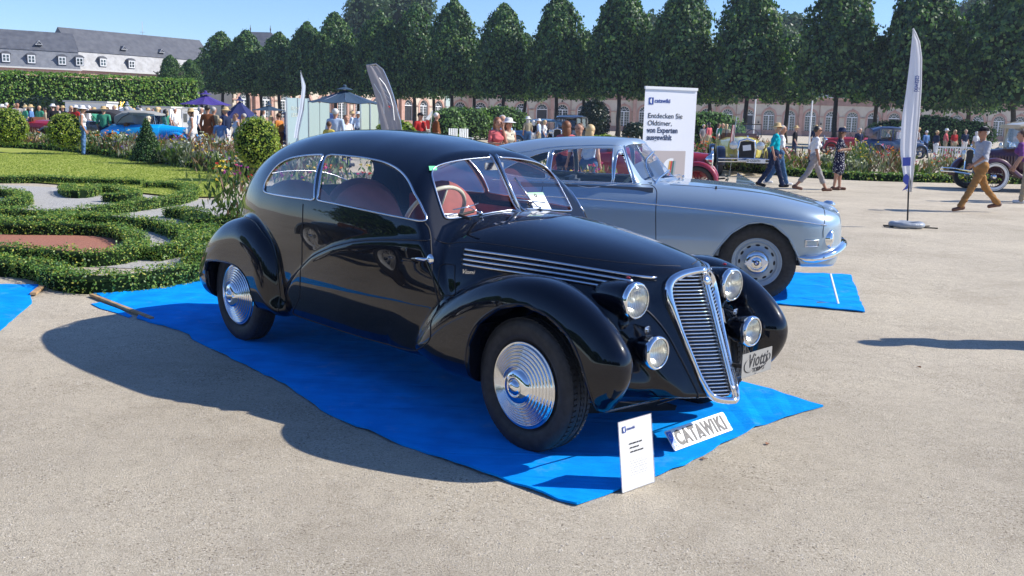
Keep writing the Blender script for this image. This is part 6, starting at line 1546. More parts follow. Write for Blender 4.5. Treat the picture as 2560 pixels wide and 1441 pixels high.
        MB().box((-1.9, 0, 1.02), (.22, 1.1, .3)).build('seat', M_leather, root, bevel=.05)
    if style == 'roadster':
        tm = mat('canvas %s' % (top,), top or (.12, .12, .11), .9, bump=.3, bscale=12)
        loft('canvas_top', [(-.84, .50, 1.40, 1.48), (-1.2, .57, 1.38, 1.56), (-1.75, .60, 1.35, 1.58)], tm, root); loft('canvas_top', [(-1.62, .60, 1.05, 1.58), (-2.0, .60, 1.0, 1.57), (-2.35, .52, 1.0, 1.40)], tm, root)
        MB().tube([(-2.2, -.60, 1.1), (-2.0, -.62, 1.3), (-1.7, -.625, 1.45)], .012, 5).build('landau_bar', M_blackin, root)
    if style == 'saloon':
        rm = mat('car paint %s' % (roof or body,), roof or body, .4, spec=.3, coat=.8)
        for s in (-1, 1):
            for xp, w_ in ((-.86, .07), (-1.62, .09), (-2.35, .10)): MB().box((xp, s*.60, zw+.25), (w_, .06, .56)).build('pillar', rm, root)
            MB().quad((-.9, s*.60, zw+.02), (-2.3, s*.60, zw+.02), (-2.3, s*.58, zw+.50), (-.9, s*.58, zw+.50)).build('side_window', M_glass, root)
        MB().quad((-.80, -.55, zw), (-.80, .55, zw), (-.87, .53, zw+.5), (-.87, -.53, zw+.5)).build('windscreen', M_glass, root)
        loft('roof', [(-.62, .52, zw+.46, zw+.56), (-.9, .60, zw+.47, zw+.64), (-1.6, .64, zw+.48, zw+.69), (-2.3, .63, zw+.46, zw+.66), (-2.75, .54, zw+.1, zw+.54)], rm, root)
        MB().box((-2.45, 0, zw+.2), (.1, 1.16, .52)).build('rear_panel', rm, root); MB().box((-1.7, 0, 1.0), (.2, 1.1, .35)).build('seat', M_leather, root, bevel=.05)
    return root
vintage(1752, 21.6, R(-12), 'dark red open tourer with red spoked wheels seen behind the silver coupe', (.24, .008, .02), (.26, .008, .02), 'tourer', 2.75, wheelc=(.13, .01, .02))
vintage(1868, 31.0, R(-97), 'pale yellow open car with black fenders facing the camera beside the flower border', (.85, .74, .20), (.012, .014, .03), 'tourer', 2.7, plate='D·GS207H', card=True, wheelc=(.25, .24, .2), scale=1.15)
vintage(455, 36, R(-3), 'bright blue roadster with grey canvas top behind the left flower border', (.0, .36, .80), (.0, .30, .74), 'roadster', 2.35, top=(.30, .30, .28), wheelc=(.3, .1, .08))
vintage(-20, 41, R(178), 'red open car at the left edge of the picture in front of the crowd', (.30, .01, .02), (.20, .17, .15), 'tourer', 2.7)
vintage(165, 40, R(182), 'dark grey car with folded black top behind the round golden bush', (.12, .11, .10), (.25, .22, .19), 'roadster', 2.5, top=(.03, .03, .035))
vintage(2462, 27.2, R(181), 'maroon and cream saloon with white wall tyres cut by the right picture edge', (.085, .015, .03), (.07, .012, .025), 'saloon', 2.9, white=True, wheelc=(.06, .01, .02), roof=(.55, .48, .33), scale=1.12)
vintage(2540, 42, R(185), 'second cream topped car behind the man in the black cap', (.30, .24, .16), (.06, .02, .02), 'saloon', 2.8, roof=(.58, .52, .38), scale=1.2)
vintage(1400, 56, R(-115), 'distant black vintage saloon with visitors beside it before the arcade', (.012, .013, .02), None, 'saloon', 2.7, scale=1.1)
vintage(1300, 58, R(170), 'small distant pale blue car under the lime trees', (.12, .24, .38), None, 'saloon', 2.0, scale=.95)
vintage(2075, 60, R(175), 'distant bright red car in the shade behind the woman in white', (.35, .01, .015), None, 'tourer', 2.5)
vintage(2290, 55, R(5), 'distant dark blue car in the shade right of the polka dot dress', (.03, .06, .14), None, 'saloon', 2.5)
vintage(690, 42, R(160), 'navy car with open tilted lid below the thin white flag', (.015, .03, .12), None, 'saloon', 2.5)
vintage(0, 0, -.82, 'black vintage tourer on the left carpet outside the picture, mirrored in the coupe door', (.008, .009, .012), None, 'tourer', 2.7, loc=(-5.5, 5.2), wheelc=(.5, .5, .5))
# ================================================================ rugs and ground bits
def rg_(pts, z=0.): return [ray_ground(a, b, z) for a, b in pts]
carpet('carpet', rg_([(-200, 712), (98, 716), (92, 735), (76, 733), (80, 762), (0, 832), (-220, 1000)]), .012, 'blue carpet cut off at the left edge of the picture', seed=5)
carpet('carpet', rg_([(1990, 685), (2126, 690), (2162, 783), (1880, 757), (1700, 735), (1250, 700), (1350, 640)]), .012, 'blue carpet under the silver coupe with a ragged right edge', seed=6)
M_batten = mat('pine batten', (.42, .27, .14), .7, var=.2, vscale=20)
a, b = ray_ground(228, 737, .02), ray_ground(380, 796, .02); mb = MB(); L = math.dist(a, b); mb.box((0, 0, .012), (L, .035, .022)); o = mb.build('batten', M_batten, bevel=.002)
o.location = ((a[0]+b[0])/2, (a[1]+b[1])/2, .006); o.rotation_euler = (0, 0, math.atan2(b[1]-a[1], b[0]-a[0])); tag(o, 'long pine batten weighing down the left end of the large blue carpet', 'batten')
a, b = ray_ground(84, 735, .02), ray_ground(104, 719, .02); mb = MB(); L = math.dist(a, b)+.05; mb.box((0, 0, .012), (L, .05, .022)); o = mb.build('batten', M_batten, bevel=.002)
o.location = ((a[0]+b[0])/2, (a[1]+b[1])/2, .012); o.rotation_euler = (0, 0, math.atan2(b[1]-a[1], b[0]-a[0])); tag(o, 'short pine batten at the corner of the left carpet', 'batten')
st = rg_([(228, 762), (250, 758), (300, 776), (330, 792), (322, 796), (290, 784), (250, 773)]); mb = MB(); mb.prism(st, 2, .002, .008); o = mb.build('carpet_strip', M_carpet); tag(o, 'torn strip of blue carpet lying beside the long batten', 'carpet strip')
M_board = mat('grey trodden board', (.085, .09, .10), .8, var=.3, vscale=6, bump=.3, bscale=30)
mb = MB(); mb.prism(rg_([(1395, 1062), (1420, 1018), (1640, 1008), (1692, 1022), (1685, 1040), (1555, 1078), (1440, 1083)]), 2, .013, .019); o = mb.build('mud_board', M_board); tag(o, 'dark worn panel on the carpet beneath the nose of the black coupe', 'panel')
mb = MB(); mb.prism(rg_([(1966, 706), (1995, 706), (2013, 713), (2012, 733), (2000, 735), (1950, 731)]), 2, .013, .017); o = mb.build('wheel_pad', mat('pale board', (.40, .37, .31), .8, var=.2)); tag(o, 'pale rounded board beside the front wheel of the silver coupe', 'panel')
# steel angle leaning on the far carpet
X, Y = ray_ground(2096, 765); sr = empty('display_stand', (X, Y, .012), R(-8), 'thin white metal display stand without a sign on the far blue carpet', 'stand')
MB().box((0, .19, .12), (.018, .40, .30), M=Matrix.Rotation(R(-25), 3, 'X')) 
p0 = Vector((0, 0, 0)); p1 = Vector((-.04, .30, .24)); MB().tube([p0, p1], .011, 6, flat=.5).build('upright', M_white, sr); MB().box((-.09, .03, .002), (.20, .10, .003)).build('foot', M_steel, sr)
# fallen leaves
for i, (a, b) in enumerate([(1758, 1150), (2298, 920), (1919, 1112)]):
    x, y = ray_ground(a, b); mb = MB(); mb.add([(-.02, 0, 0), (0, .012, .006), (.022, .002, .002), (.002, -.013, .008)], [(0, 1, 2, 3)]); o = mb.build('fallen_leaf', mat('dead leaf', (.22, .09, .04), .8)); o.location = (x, y, .004); o.rotation_euler = (0, 0, i*2); tag(o, ['reddish dead leaf on the gravel near the number plate', 'dead leaf on the gravel towards the right shadow', 'dead leaf on the gravel right of the carpet corner'][i], 'leaf')

# ---------------------------------------------------------------- number plate lying before the coupe
pr = empty('number_plate', (.8347, 4.5727, .022), .7747, 'white number plate with blue country band leaning on the carpet before the grille', 'number plate')
Mp = Matrix.Rotation(R(90), 4, 'X'); lean = .7274; Ml = Matrix.Rotation(-lean, 4, 'X') @ Mp     # plate's local x along its length, y up
b = MB(); b.prism([(0, .006), (.006, 0), (.514, 0), (.52, .006), (.52, .104), (.514, .11), (.006, .11), (0, .104)], 2, -.0015, .0, M=Ml); b.build('plate_blank', M_white, pr)
e = MB(); e.tube([Ml @ Vector(p) for p in ((.004, .006, .001), (.516, .006, .001), (.516, .104, .001), (.004, .104, .001))], .0022, 4, closed=True); e.build('plate_rim', M_steel, pr)
MB().prism([(.004, .004), (.048, .004), (.048, .106), (.004, .106)], 2, .0003, .0008, M=Ml).build('country_band', M_plateblue, pr)
text_on(pr, 'plate_lettering', 'CATAWIKI', .108, M_ink, Ml @ Matrix.Translation((.056, .019, .0012)), bold=.0048, sx=.74, spacing=1.16)
text_on(pr, 'band_letter', 'D', .034, M_white, Ml @ Matrix.Translation((.015, .012, .0014)), bold=.0008)
sb = MB()
for k in range(12):
    t = 2*PI*k/12; sb.lathe([(.0022, 0), (.0001, .0002)], 5, M=Ml @ Matrix.Translation((.026+.013*math.cos(t), .078+.013*math.sin(t), .0014)))
o = sb.build('star_ring', M_white, pr); o['kind'] = 'stuff'
MB().box((.26, .055, .035), (.02, .09, .01), M=Matrix.Rotation(.5, 3, 'X')).build('prop', M_blackin, pr)

# ---------------------------------------------------------------- acrylic sign
a = Vector((*ray_ground(1556, 1235), 0)); b = Vector((*ray_ground(1637, 1206), 0)); ang = math.atan2(b.y-a.y, b.x-a.x); WD = (b-a).length
sg = empty('info_sign', (a.x, a.y, .004), ang, 'white printed info sheet in a clear acrylic stand at the carpet edge', 'sign')
Ms = Matrix.Rotation(-.14, 4, 'X') @ Matrix.Rotation(R(90), 4, 'X'); HH = .318
MB().prism([(0, 0), (WD, 0), (WD, HH), (0, HH)], 2, -.0035, -.0005, M=Ms).build('paper_sheet', M_paper, sg)
MB().prism([(-.002, -.004), (WD+.003, -.004), (WD+.003, HH+.003), (-.002, HH+.003)], 2, 0, .002, M=Ms).build('acrylic_front', M_acrylic, sg)
e = MB(); e.tube([Ms @ Vector(p) for p in ((0, 0, 0), (WD, 0, 0), (WD, HH, 0), (0, HH, 0))], .0014, 4, closed=True); e.build('acrylic_edge', mat('acrylic edge', (.6, .62, .65), .1, coat=1), sg)
MB().box((WD/2, .06, .002), (WD, .13, .003)).build('acrylic_foot', M_acrylic, sg)
def logo(parent, M, s, name='logo'):
    """square with a half moon cut out"""
    o = MB(); o.prism([(0, 0), (s*.78, 0), (s*.78, s), (0, s)], 2, .0005, .001, M=M); o = o.build(name, M_navy, parent)
    c = [(s*.46, s*.14)]+[(s*.46-s*.28*math.sin(t), s*.5-s*.36*math.cos(t)) for t in np.linspace(0, PI, 12)]+[(s*.46, s*.86)]
    MB().prism(c, 2, .0012, .0016, M=M).build('logo_moon', M_white, o); return o
logo(sg, Ms @ Matrix.Translation((.022, HH-.052, .002)), .028); text_on(sg, 'sign_lettering', 'catawiki', .018, M_navy, Ms @ Matrix.Translation((.049, HH-.044, .0025)))
for i in range(3):
    for k, (x0, w_) in enumerate(((0, .017), (.021, .024), (.049, .013), (.066, .021))[:4-(i == 1)]):
        MB().prism([(x0, 0), (x0+w_, 0), (x0+w_+.001, .006), (x0+.001, .006)], 2, .0022, .0026, M=Ms @ Matrix.Translation((.062+.003*i, HH-.112-i*.019, 0))).build('print_line', M_ink, sg)
for i in range(7):
    sm = mat('grey print', (.35, .35, .36), .6); x = .060+.006*(i % 2)
    for k in range(6): MB().prism([(x+k*.019, 0), (x+k*.019+.009+.006*((i*k) % 2), 0), (x+k*.019+.009+.006*((i*k) % 2), .0016), (x+k*.019, .0016)], 2, .0022, .0025, M=Ms @ Matrix.Translation((0, HH-.190-i*.0105, 0))).build('print_line', sm, sg)

# ---------------------------------------------------------------- roll-up banner
X0, Y0 = at(1609, 12.45); X1, Y1 = at(1738, 12.75); WB_ = math.hypot(X1-X0, Y1-Y0)
bn = empty('roll_up_banner', (X0, Y0, .0), math.atan2(Y1-Y0, X1-X0), 'white roll-up banner with German text standing behind the silver coupe', 'banner')
M_banner = mat('banner film', (.80, .80, .82), .55); Mb = Matrix.Translation((0, 0, .08)) @ Matrix.Rotation(R(90), 4, 'X'); HB = 1.985
V = []; F = []; nx, nz = 14, 30
for j in range(nz+1):
    for i in range(nx+1):
        u, v = i/nx, j/nz; V.append((u*WB_, .0015*math.sin(u*9+v*2)*(1-v)*v*2-.001*math.sin(u*5), .08+v*HB))
for j in range(nz):
    for i in range(nx): q = j*(nx+1)+i; F.append((q, q+1, q+nx+2, q+nx+1))
mesh_obj('banner_sheet', V, F, M_banner, bn, smooth=True)
MB().box((WB_/2, 0, .04), (WB_+.02, .18, .08)).build('banner_base', M_steel, bn, bevel=.01); MB().box((WB_/2, 0, .085+HB), (WB_+.01, .03, .035)).build('top_rail', M_white, bn); MB().tube([(WB_/2, .06, .08), (WB_/2, .05, HB+.06)], .012, 6).build('support_pole', M_steel, bn)
k = HB/1.985; OFF = .0035
def bt(t, sz, x, down, m=M_ink, **kw): text_on(bn, 'banner_lettering', t, sz, m, Mb @ Matrix.Translation((x, HB-down, OFF)), **kw)
logo(bn, Mb @ Matrix.Translation((.062, HB-.205, OFF)), .088); bt('catawiki', .072, .145, .178, M_navy, bold=.0015)
bt('Entdecken Sie', .092, .058, .375); bt('Oldtimer,', .092, .058, .468)
M_ink2 = mat('navy serif print', (.03, .045, .10), .5)
for t, d in (('von Experten', .560), ('ausgewählt', .652)):
    bt(t, .098, .056, d, M_ink2, bold=.002, sx=.86)
    for q in range(5):   # serifs suggested by thin feet under the letters
        pass
bp_ = MB(); bp_.prism([(.0, .08), (.57*WB_/.68, .08), (.57*WB_/.68, HB-.79), (.0, HB-.79)], 2, OFF, OFF+.001, M=Mb); po = bp_.build('printed_picture', mat('beige print', (.50, .43, .40), .6), bn)
c0 = (.15, HB-1.06); MB().tube([Mb @ Vector((c0[0]+.13*math.cos(t), c0[1]+.15*math.sin(t), OFF+.002)) for t in np.linspace(0, 6.28, 28, endpoint=False)], .006, 4, closed=True).build('printed_ring', mat('pale print', (.72, .66, .62), .6), po)
MB().prism([(.14, HB-.93), (.20, HB-.86), (.18, HB-.80), (.15, HB-.86)], 2, OFF+.001, OFF+.003, M=Mb).build('printed_shape', mat('salmon print', (.62, .30, .20), .6), po)
cc = [(.44+.13*math.cos(t), HB-1.03+.145*math.sin(t)) for t in np.linspace(PI*.42, PI*1.55, 20)]; MB().prism(cc, 2, OFF+.001, OFF+.002, M=Mb).build('printed_circle', M_white, po)
for nm, cl, dx in (('printed_stripe', (.65, .35, .08), 0), ('printed_stripe', (.55, .06, .05), .025), ('printed_stripe', (.05, .16, .14), .055), ('printed_stripe', (.35, .37, .38), .085)):
    MB().prism([(.38+dx, HB-1.15), (.405+dx, HB-1.15), (.435+dx*.9, HB-.92), (.41+dx*.9, HB-.92)], 2, OFF+.003, OFF+.004, M=Mb).build(nm, mat('print %s' % (cl,), cl, .6), po)

# ---------------------------------------------------------------- feather flags
def cloth_glow(m):
    n = m.node_tree.nodes; l = m.node_tree.links; b = n['Principled BSDF']; t = n.new('ShaderNodeBsdfTranslucent'); t.inputs[0].default_value = b.inputs['Base Color'].default_value; mx = n.new('ShaderNodeMixShader'); mx.inputs[0].default_value = .45
    l.new(b.outputs[0], mx.inputs[1]); l.new(t.outputs[0], mx.inputs[2]); l.new(mx.outputs[0], n['Material Output'].inputs[0]); return m
def sail(left, right, n=26, m=8, fold=.03):
    """left/right edges: (x, z) lists from bottom to top"""
    lz = np.array([q[1] for q in left]); lx = np.array([q[0] for q in left]); rz_ = np.array([q[1] for q in right]); rx = np.array([q[0] for q in right]); V = []; F = []
    for j in range(n+1):
        v = j/n; z = lz[0]+(lz[-1]-lz[0])*v; a = np.interp(z, lz, lx); b = np.interp(z, rz_, rx)
        for i in range(m+1):
            u = i/m; V.append((a+(b-a)*u, fold*math.sin(u*7+v*3)*math.sin(math.pi*u)+.02*math.sin(v*6), z+.0*u))
    for j in range(n):
        for i in range(m): q = j*(m+1)+i; F.append((q, q+1, q+m+2, q+m+1))
    return V, F
X, Y = ray_ground(2267, 570); ff = empty('feather_flag', (X, Y, 0), 0, 'tall white feather flag with blue print standing on a grey weight bag', 'flag')
sc = 15.6/2395; cv = lambda x, y: ((x-2267)*sc-.022*0-(0), 1.635+(323.5-y)*sc*1.0)
Lf = [cv(*q) for q in ((2267, 482), (2256.7, 427), (2251, 378), (2254.5, 300), (2263, 240), (2272.5, 161), (2279, 100), (2281.5, 77))]; Rf = [cv(*q) for q in ((2277, 482), (2287.5, 378), (2296.9, 292), (2301.7, 217), (2302.5, 146), (2297, 108), (2288, 88), (2282, 77))]
# undo the picture's slight lean so that the mast stands upright in the place
def unl(q): return (q[0]-.098*(q[1]-0), q[1])
Lf = [unl(q) for q in Lf]; Rf = [unl(q) for q in Rf]
V, F = sail(Lf, Rf, fold=.035); M_flag = cloth_glow(mat('white flag cloth', (.84, .84, .87), .8)); mesh_obj('flag_cloth', V, F, M_flag, ff, smooth=True)
pole = [(0, 0, .12), (-.05, 0, .9)]+[(q[0], -.02, q[1]) for q in Rf]; MB().tube(pole, [.014, .013]+[.009]*len(Rf), 6).build('pole', M_blackin, ff)
MB().tube([(q[0]-.01, -.028, q[1]) for q in Rf], .016, 6).build('pole_sleeve', M_flag, ff, smooth=True)
def fl(poly, m, nm): MB().prism(poly, 1, -.055, -.053).build(nm, m, ff)
M_flagblue = mat('flag blue', (.06, .09, .42), .6)
cx = np.interp(1.24, [q[1] for q in Lf], [q[0] for q in Lf]); fl([(cx+.03, 1.03), (cx+.16, 1.04), (cx+.15, 1.18), (cx+.02, 1.17)], M_flagblue, 'flag_logo')
fl([(cx+.06, .62), (cx+.15, .66), (cx+.155, .86)]+[(cx+.155-.10*math.sin(t), .80-.10*math.cos(t)+.02) for t in np.linspace(2.6, .2, 8)], M_flagblue, 'flag_logo')
text_on(ff, 'flag_lettering', 'catawiki', .13, M_navy, Matrix.Translation((-.13, -.07, 2.50)) @ Matrix.Rotation(R(90), 4, 'X') @ Matrix.Rotation(R(-90), 4, 'Z'), sx=.62, bold=.002)
M_bagm = mat('silver grey PVC', (.30, .33, .37), .35, spec=.6, bump=.6, bscale=14)
wb_ = MB(); ring = [(.19*math.cos(t)*1.25, .17*math.sin(t), .055) for t in np.linspace(0, 6.283, 22, endpoint=False)]; wb_.tube(ring, [.062+.008*math.sin(5*t) for t in np.linspace(0, 6.283, 22, endpoint=False)], 12, closed=True, flat=.8); wb_.build('weight_bag', M_bagm, ff, smooth=True)
cb = MB(); cb.tube([(-.42, -.10, .02), (.42, .10, .03)], .012, 5); cb.tube([(-.36, .12, .02), (.46, -.14, .02)], .012, 5); cb.build('cross_base', M_blackin, ff)
# grey feather flag
X, Y = at(956, 24); gf = empty('feather_flag', (X, Y, 0), 0, 'grey feather flag with white arcs and chevrons behind the black coupe', 'flag'); sc = 24.2/2395; cv = lambda x, y: ((x-956)*sc, 1.635+(288.5-y)*sc)
Lf = [cv(*q) for q in ((956, 345), (952, 315), (947, 290), (941, 255), (932, 222), (920, 187), (916, 171))]; Rf = [cv(*q) for q in ((1006, 345), (1000, 302), (992, 275), (982, 240), (970, 207), (957, 180), (940, 167), (917, 170.5))]
V, F = sail(Lf, Rf, fold=.05); mesh_obj('flag_cloth', V, F, cloth_glow(mat('grey flag cloth', (.42, .39, .40), .85)), gf, smooth=True)
MB().tube([(q[0], 0, q[1]) for q in Rf]+[Vector((.5, 0, 0))] if False else [(.5, 0, 0)]+[(q[0], 0, q[1]) for q in Rf], .016, 6).build('pole', M_steel, gf)
def gt(pts, m=M_white, r=.016): MB().tube([(*[cv(*q)[0]], -.07, cv(*q)[1]) for q in pts], r, 4, flat=.6).build('flag_print', m, gf)
gt([(949, 200), (963, 216), (975, 240), (983, 268), (986, 300)]); gt([(936, 214), (952, 238), (960, 262), (961, 285)])
for (a, b) in ((958, 222), (964, 236), (970, 252)): gt([(a-2, b+10), (a-3, b), (a+10, b+12)], r=.011)
gt([(972, 266), (976, 270)], mat('red print', (.5, .03, .04), .6), .03)
# thin white flag
X, Y = at(700, 27); tf = empty('feather_flag', (X, Y, 0), R(70), 'narrow white feather flag leaning right of the navy parasol', 'flag')
V, F = sail([(.30, 1.0), (.34, 1.8), (.28, 2.4), (.12, 2.82)], [(.45, 1.0), (.52, 1.8), (.42, 2.5), (.14, 2.84)], fold=.02); mesh_obj('flag_cloth', V, F, mat('pale flag cloth', (.45, .50, .60), .8), tf, smooth=True); MB().tube([(.2, 0, 0), (.45, 0, 1.0), (.52, 0, 1.8), (.42, 0, 2.5), (.13, 0, 2.86)], .015, 6).build('pole', M_steel, tf)
tf.rotation_euler = (R(6), R(8), R(62))
# small hand flag and striped flag by the yellow car
X, Y = at(1064, 33.5); sf = empty('small_flag', (X, Y, 0), R(20), 'small white and red flag on a stick behind the black coupe', 'flag'); MB().tube([(0, 0, 0), (.25, 0, 1.85)], .01, 5).build('stick', M_white, sf)
MB().prism([(.13, 1.5), (.25, 1.85), (.0, 1.55)], 1, 0, .01).build('flag_cloth', M_white, sf); MB().prism([(.05, 1.2), (.16, 1.2), (.14, 1.5), (.0, 1.5)], 1, 0, .01).build('flag_cloth', CL['red'], sf)
X, Y = at(1832, 31.3); sf = empty('small_flag', (X, Y, 0), R(15), 'small red and white striped flag hanging beside the yellow car', 'flag'); MB().tube([(0, 0, 0), (.12, 0, 1.9)], .01, 5).build('stick', M_steel, sf)
for i in range(6): MB().prism([(-.06+i*.025, 1.05), (-.035+i*.025, 1.05), (.015+i*.018, 1.62), (-.003+i*.018, 1.62)], 1, 0, .01).build('stripe', (CL['red'], M_white)[i % 2], sf)
for (a, yt, D, lb) in ((1885, 252, 60, 'white flagpole in front of the arcade doors above the yellow car'), (2026, 258, 60, 'second white flagpole right of the turquoise shirt')):
    X, Y = at(a, D); o = MB(); o.tube([(0, 0, 0), (0, 0, 3.2)], .045, 6); o = o.build('flagpole', M_white); o.location = (X, Y, 0); tag(o, lb, 'pole')

# ---------------------------------------------------------------- parasols, panels, stalls
def parasol(px_, D, w, zr_, ztop, col, label, sides=8, vent=True, closed=False):
    X, Y = at(px_, D); r = empty('parasol', (X, Y, 0), .2, label, 'parasol'); m = mat('parasol %s' % (col,), col, .8, bump=.1, bscale=10); rim = [(w/2*math.cos(2*PI*k/sides), w/2*math.sin(2*PI*k/sides)) for k in range(sides)]
    V = [(0, 0, ztop)]; F = []; n = 6
    for j in range(1, n+1):
        t = j/n
        for k in range(sides):
            for q in (0, .5):
                a = rim[k]; b = rim[(k+1) % sides]; x = a[0]*(1-q)+b[0]*q; y = a[1]*(1-q)+b[1]*q; sag = -.06*(t*(1-t)*4)-(.05*t if q else 0); V.append((x*t, y*t, ztop+(zr_-ztop)*t+sag*w/3))
    m2 = sides*2
    for k in range(m2): F.append((0, 1+k, 1+(k+1) % m2))
    for j in range(n-1):
        for k in range(m2): F.append((1+j*m2+k, 1+(j+1)*m2+k, 1+(j+1)*m2+(k+1) % m2, 1+j*m2+(k+1) % m2))
    mesh_obj('canopy', V, F, m, r, smooth=False); MB().tube([(0, 0, 0), (0, 0, ztop+.12)], .035, 8).build('pole', M_steel, r); MB().ball((0, 0, ztop+.1), .06).build('finial', m, r)
    if vent: MB().lathe([(w*.12, -.0), (.02, .09)], sides, M=Matrix.Translation((0, 0, ztop+.0))).build('vent', m, r)
    for k in range(sides): MB().tube([(0, 0, ztop-.05), (rim[k][0]*.97, rim[k][1]*.97, zr_-.03)], .012, 4).build('rib', M_steel, r)
    MB().box((0, 0, .04), (.6, .6, .08)).build('foot', M_board, r); return r
parasol(515, 40, 2.05, 1.88, 2.28, (.05, .03, .22), 'purple parasol opened wide above the visitors on the left')
parasol(600, 36, 1.55, 1.38, 2.02, (.012, .02, .11), 'navy parasol with steep low canopy right of the purple one', sides=6)
parasol(862, 31, 2.35, 2.0, 2.40, (.025, .06, .11), 'large dark teal parasol between the pale panels and the grey flag')
parasol(318, 44, 1.0, 1.5, 1.78, (.22, .26, .32), 'small grey blue sun umbrella above the crowd behind the blue roadster')
parasol(672, 44, 1.5, 1.72, 1.95, (.02, .05, .09), 'dark teal parasol half hidden behind the thin white flag')
M_panel = mat('pale glassy panel', (.30, .40, .42), .4); M_panel2 = mat('pale green panel', (.42, .50, .42), .5)
def panel(p0, p1, D0, D1, z1, label, m, txt=None):
    a = at(p0, D0); b = at(p1, D1); L = math.dist(a, b); r = empty('exhibition_wall', (a[0], a[1], 0), math.atan2(b[1]-a[1], b[0]-a[0]), label, 'panel')
    MB().box((L/2, 0, z1/2+.02), (L, .04, z1)).build('board', m, r)
    for x in (0, L/2, L): MB().box((x, -.01, z1/2+.02), (.035, .06, z1+.02)).build('frame_post', M_steel, r)
    if txt:
        for i, t in enumerate(txt): text_on(r, 'panel_lettering', t, .19, mat('pale lettering', (.60, .62, .52), .6), Matrix.Translation((L*.2, -.03, z1-.40-i*.22)) @ Matrix.Rotation(R(90), 4, 'X'), sx=.8)
    return r
panel(716, 770, 33.6, 34.5, 2.12, 'bluish upright display panel with faint lettering left of the teal parasol', M_panel, ['FU NOT', 'LEGUMS'])
panel(770, 822, 34.6, 38.0, 2.02, 'grey green side wall behind the bluish display panel', mat('grey green wall', (.26, .34, .33), .6))
panel(901, 948, 35.0, 35.5, 2.08, 'pale green panel right of the teal parasol pole', M_panel2)
def stall(p0, p1, D, z1, label):
    a = at(p0, D); b = at(p1, D); L = math.dist(a, b); r = empty('sales_stall', (a[0], a[1], 0), 0, label, 'stall'); MB().box((L/2, 1.1, z1/2), (L, 2.2, z1)).build('cabin', M_white, r); MB().box((L/2, 1.1, z1+.05), (L+.2, 2.4, .1)).build('roof', M_zinc, r)
    for u in (.28, .66): MB().box((L*u, -.01, z1*.66), (L*.17, .04, z1*.32)).build('window', M_wglass, r)
stall(163, 266, 60, 1.92, 'white sales trailer with two dark openings at the foot of the tall hedge'); stall(350, 425, 60, 1.72, 'white sales trailer behind the blue roadster'); stall(428, 480, 62, 1.7, 'pale stall left of the purple parasol')
# gilded figure
X, Y = at(301, 55); gs = empty('gilded_figure', (X, Y, 0), 0, 'gilded garden statue on a pedestal before the tall hedge', 'statue'); M_gold = mat('gilding', (.75, .42, .08), .3, metal=1.)
MB().box((0, 0, .55), (.7, .7, 1.1)).build('pedestal', M_stucco, gs, bevel=.04)
f = capsules([((0, 0, 1.5), (0, 0, 1.75), .13, .15, 'a', .05, 1), ((0, 0, 1.9), (0, 0, 1.95), .08, .08, 'a', .05, 1), ((0, -.12, 1.75), (.1, -.36, 1.6), .05, .04, 'a', .04, 1), ((0, .12, 1.75), (.1, .34, 2.0), .05, .04, 'a', .04, 1), ((0, -.07, 1.5), (.12, -.12, 1.15), .09, .06, 'a', .04, 1), ((0, .07, 1.5), (-.08, .14, 1.12), .09, .06, 'a', .04, 1)])
P, Q = surface_nets(lambda x, y, z: f(x, y, z), (-.4, -.6, 1.0), (.4, .6, 2.2), .04, sym=False); mesh_obj('figure', P, Q, M_gold, gs, smooth=True)
# white balustrade fence and garden chairs
a = at(2343, 39.5); b = at(2432, 39.5); L = math.dist(a, b); fn_ = empty('white_fence', (a[0], a[1], 0), 0, 'low white picket fence behind the right flower border', 'fence')
MB().box((L/2, 0, .95), (L, .06, .06)).build('rail', M_white, fn_); MB().box((L/2, 0, .2), (L, .05, .05)).build('rail', M_white, fn_)
for k in range(15): MB().box((L*k/14, 0, .5), (.03, .03, .9)).build('picket', M_white, fn_)
for i, (a, lb) in enumerate(((1139, 'white wooden garden chair left of the trunk behind the coupe roof'), (1166, 'white wooden garden chair right of the trunk behind the coupe roof'))):
    X, Y = at(a, 46); c = empty('garden_chair', (X, Y, 0), R(-60), lb, 'chair', 'white garden chairs'); MB().box((0, 0, .48), (.5, .52, .04)).build('seat', M_white, c)
    for k in range(5): MB().box((-.24, -.2+k*.1, .80), (.02, .06, .6)).build('back_slat', M_white, c)
    for x in (-.22, .22):
        for y in (-.23, .23): MB().box((x, y, .33), (.04, .04, .66)).build('leg', M_white, c)
    for y in (-.25, .25): MB().box((0, y, .68), (.5, .05, .03)).build('armrest', M_white, c)

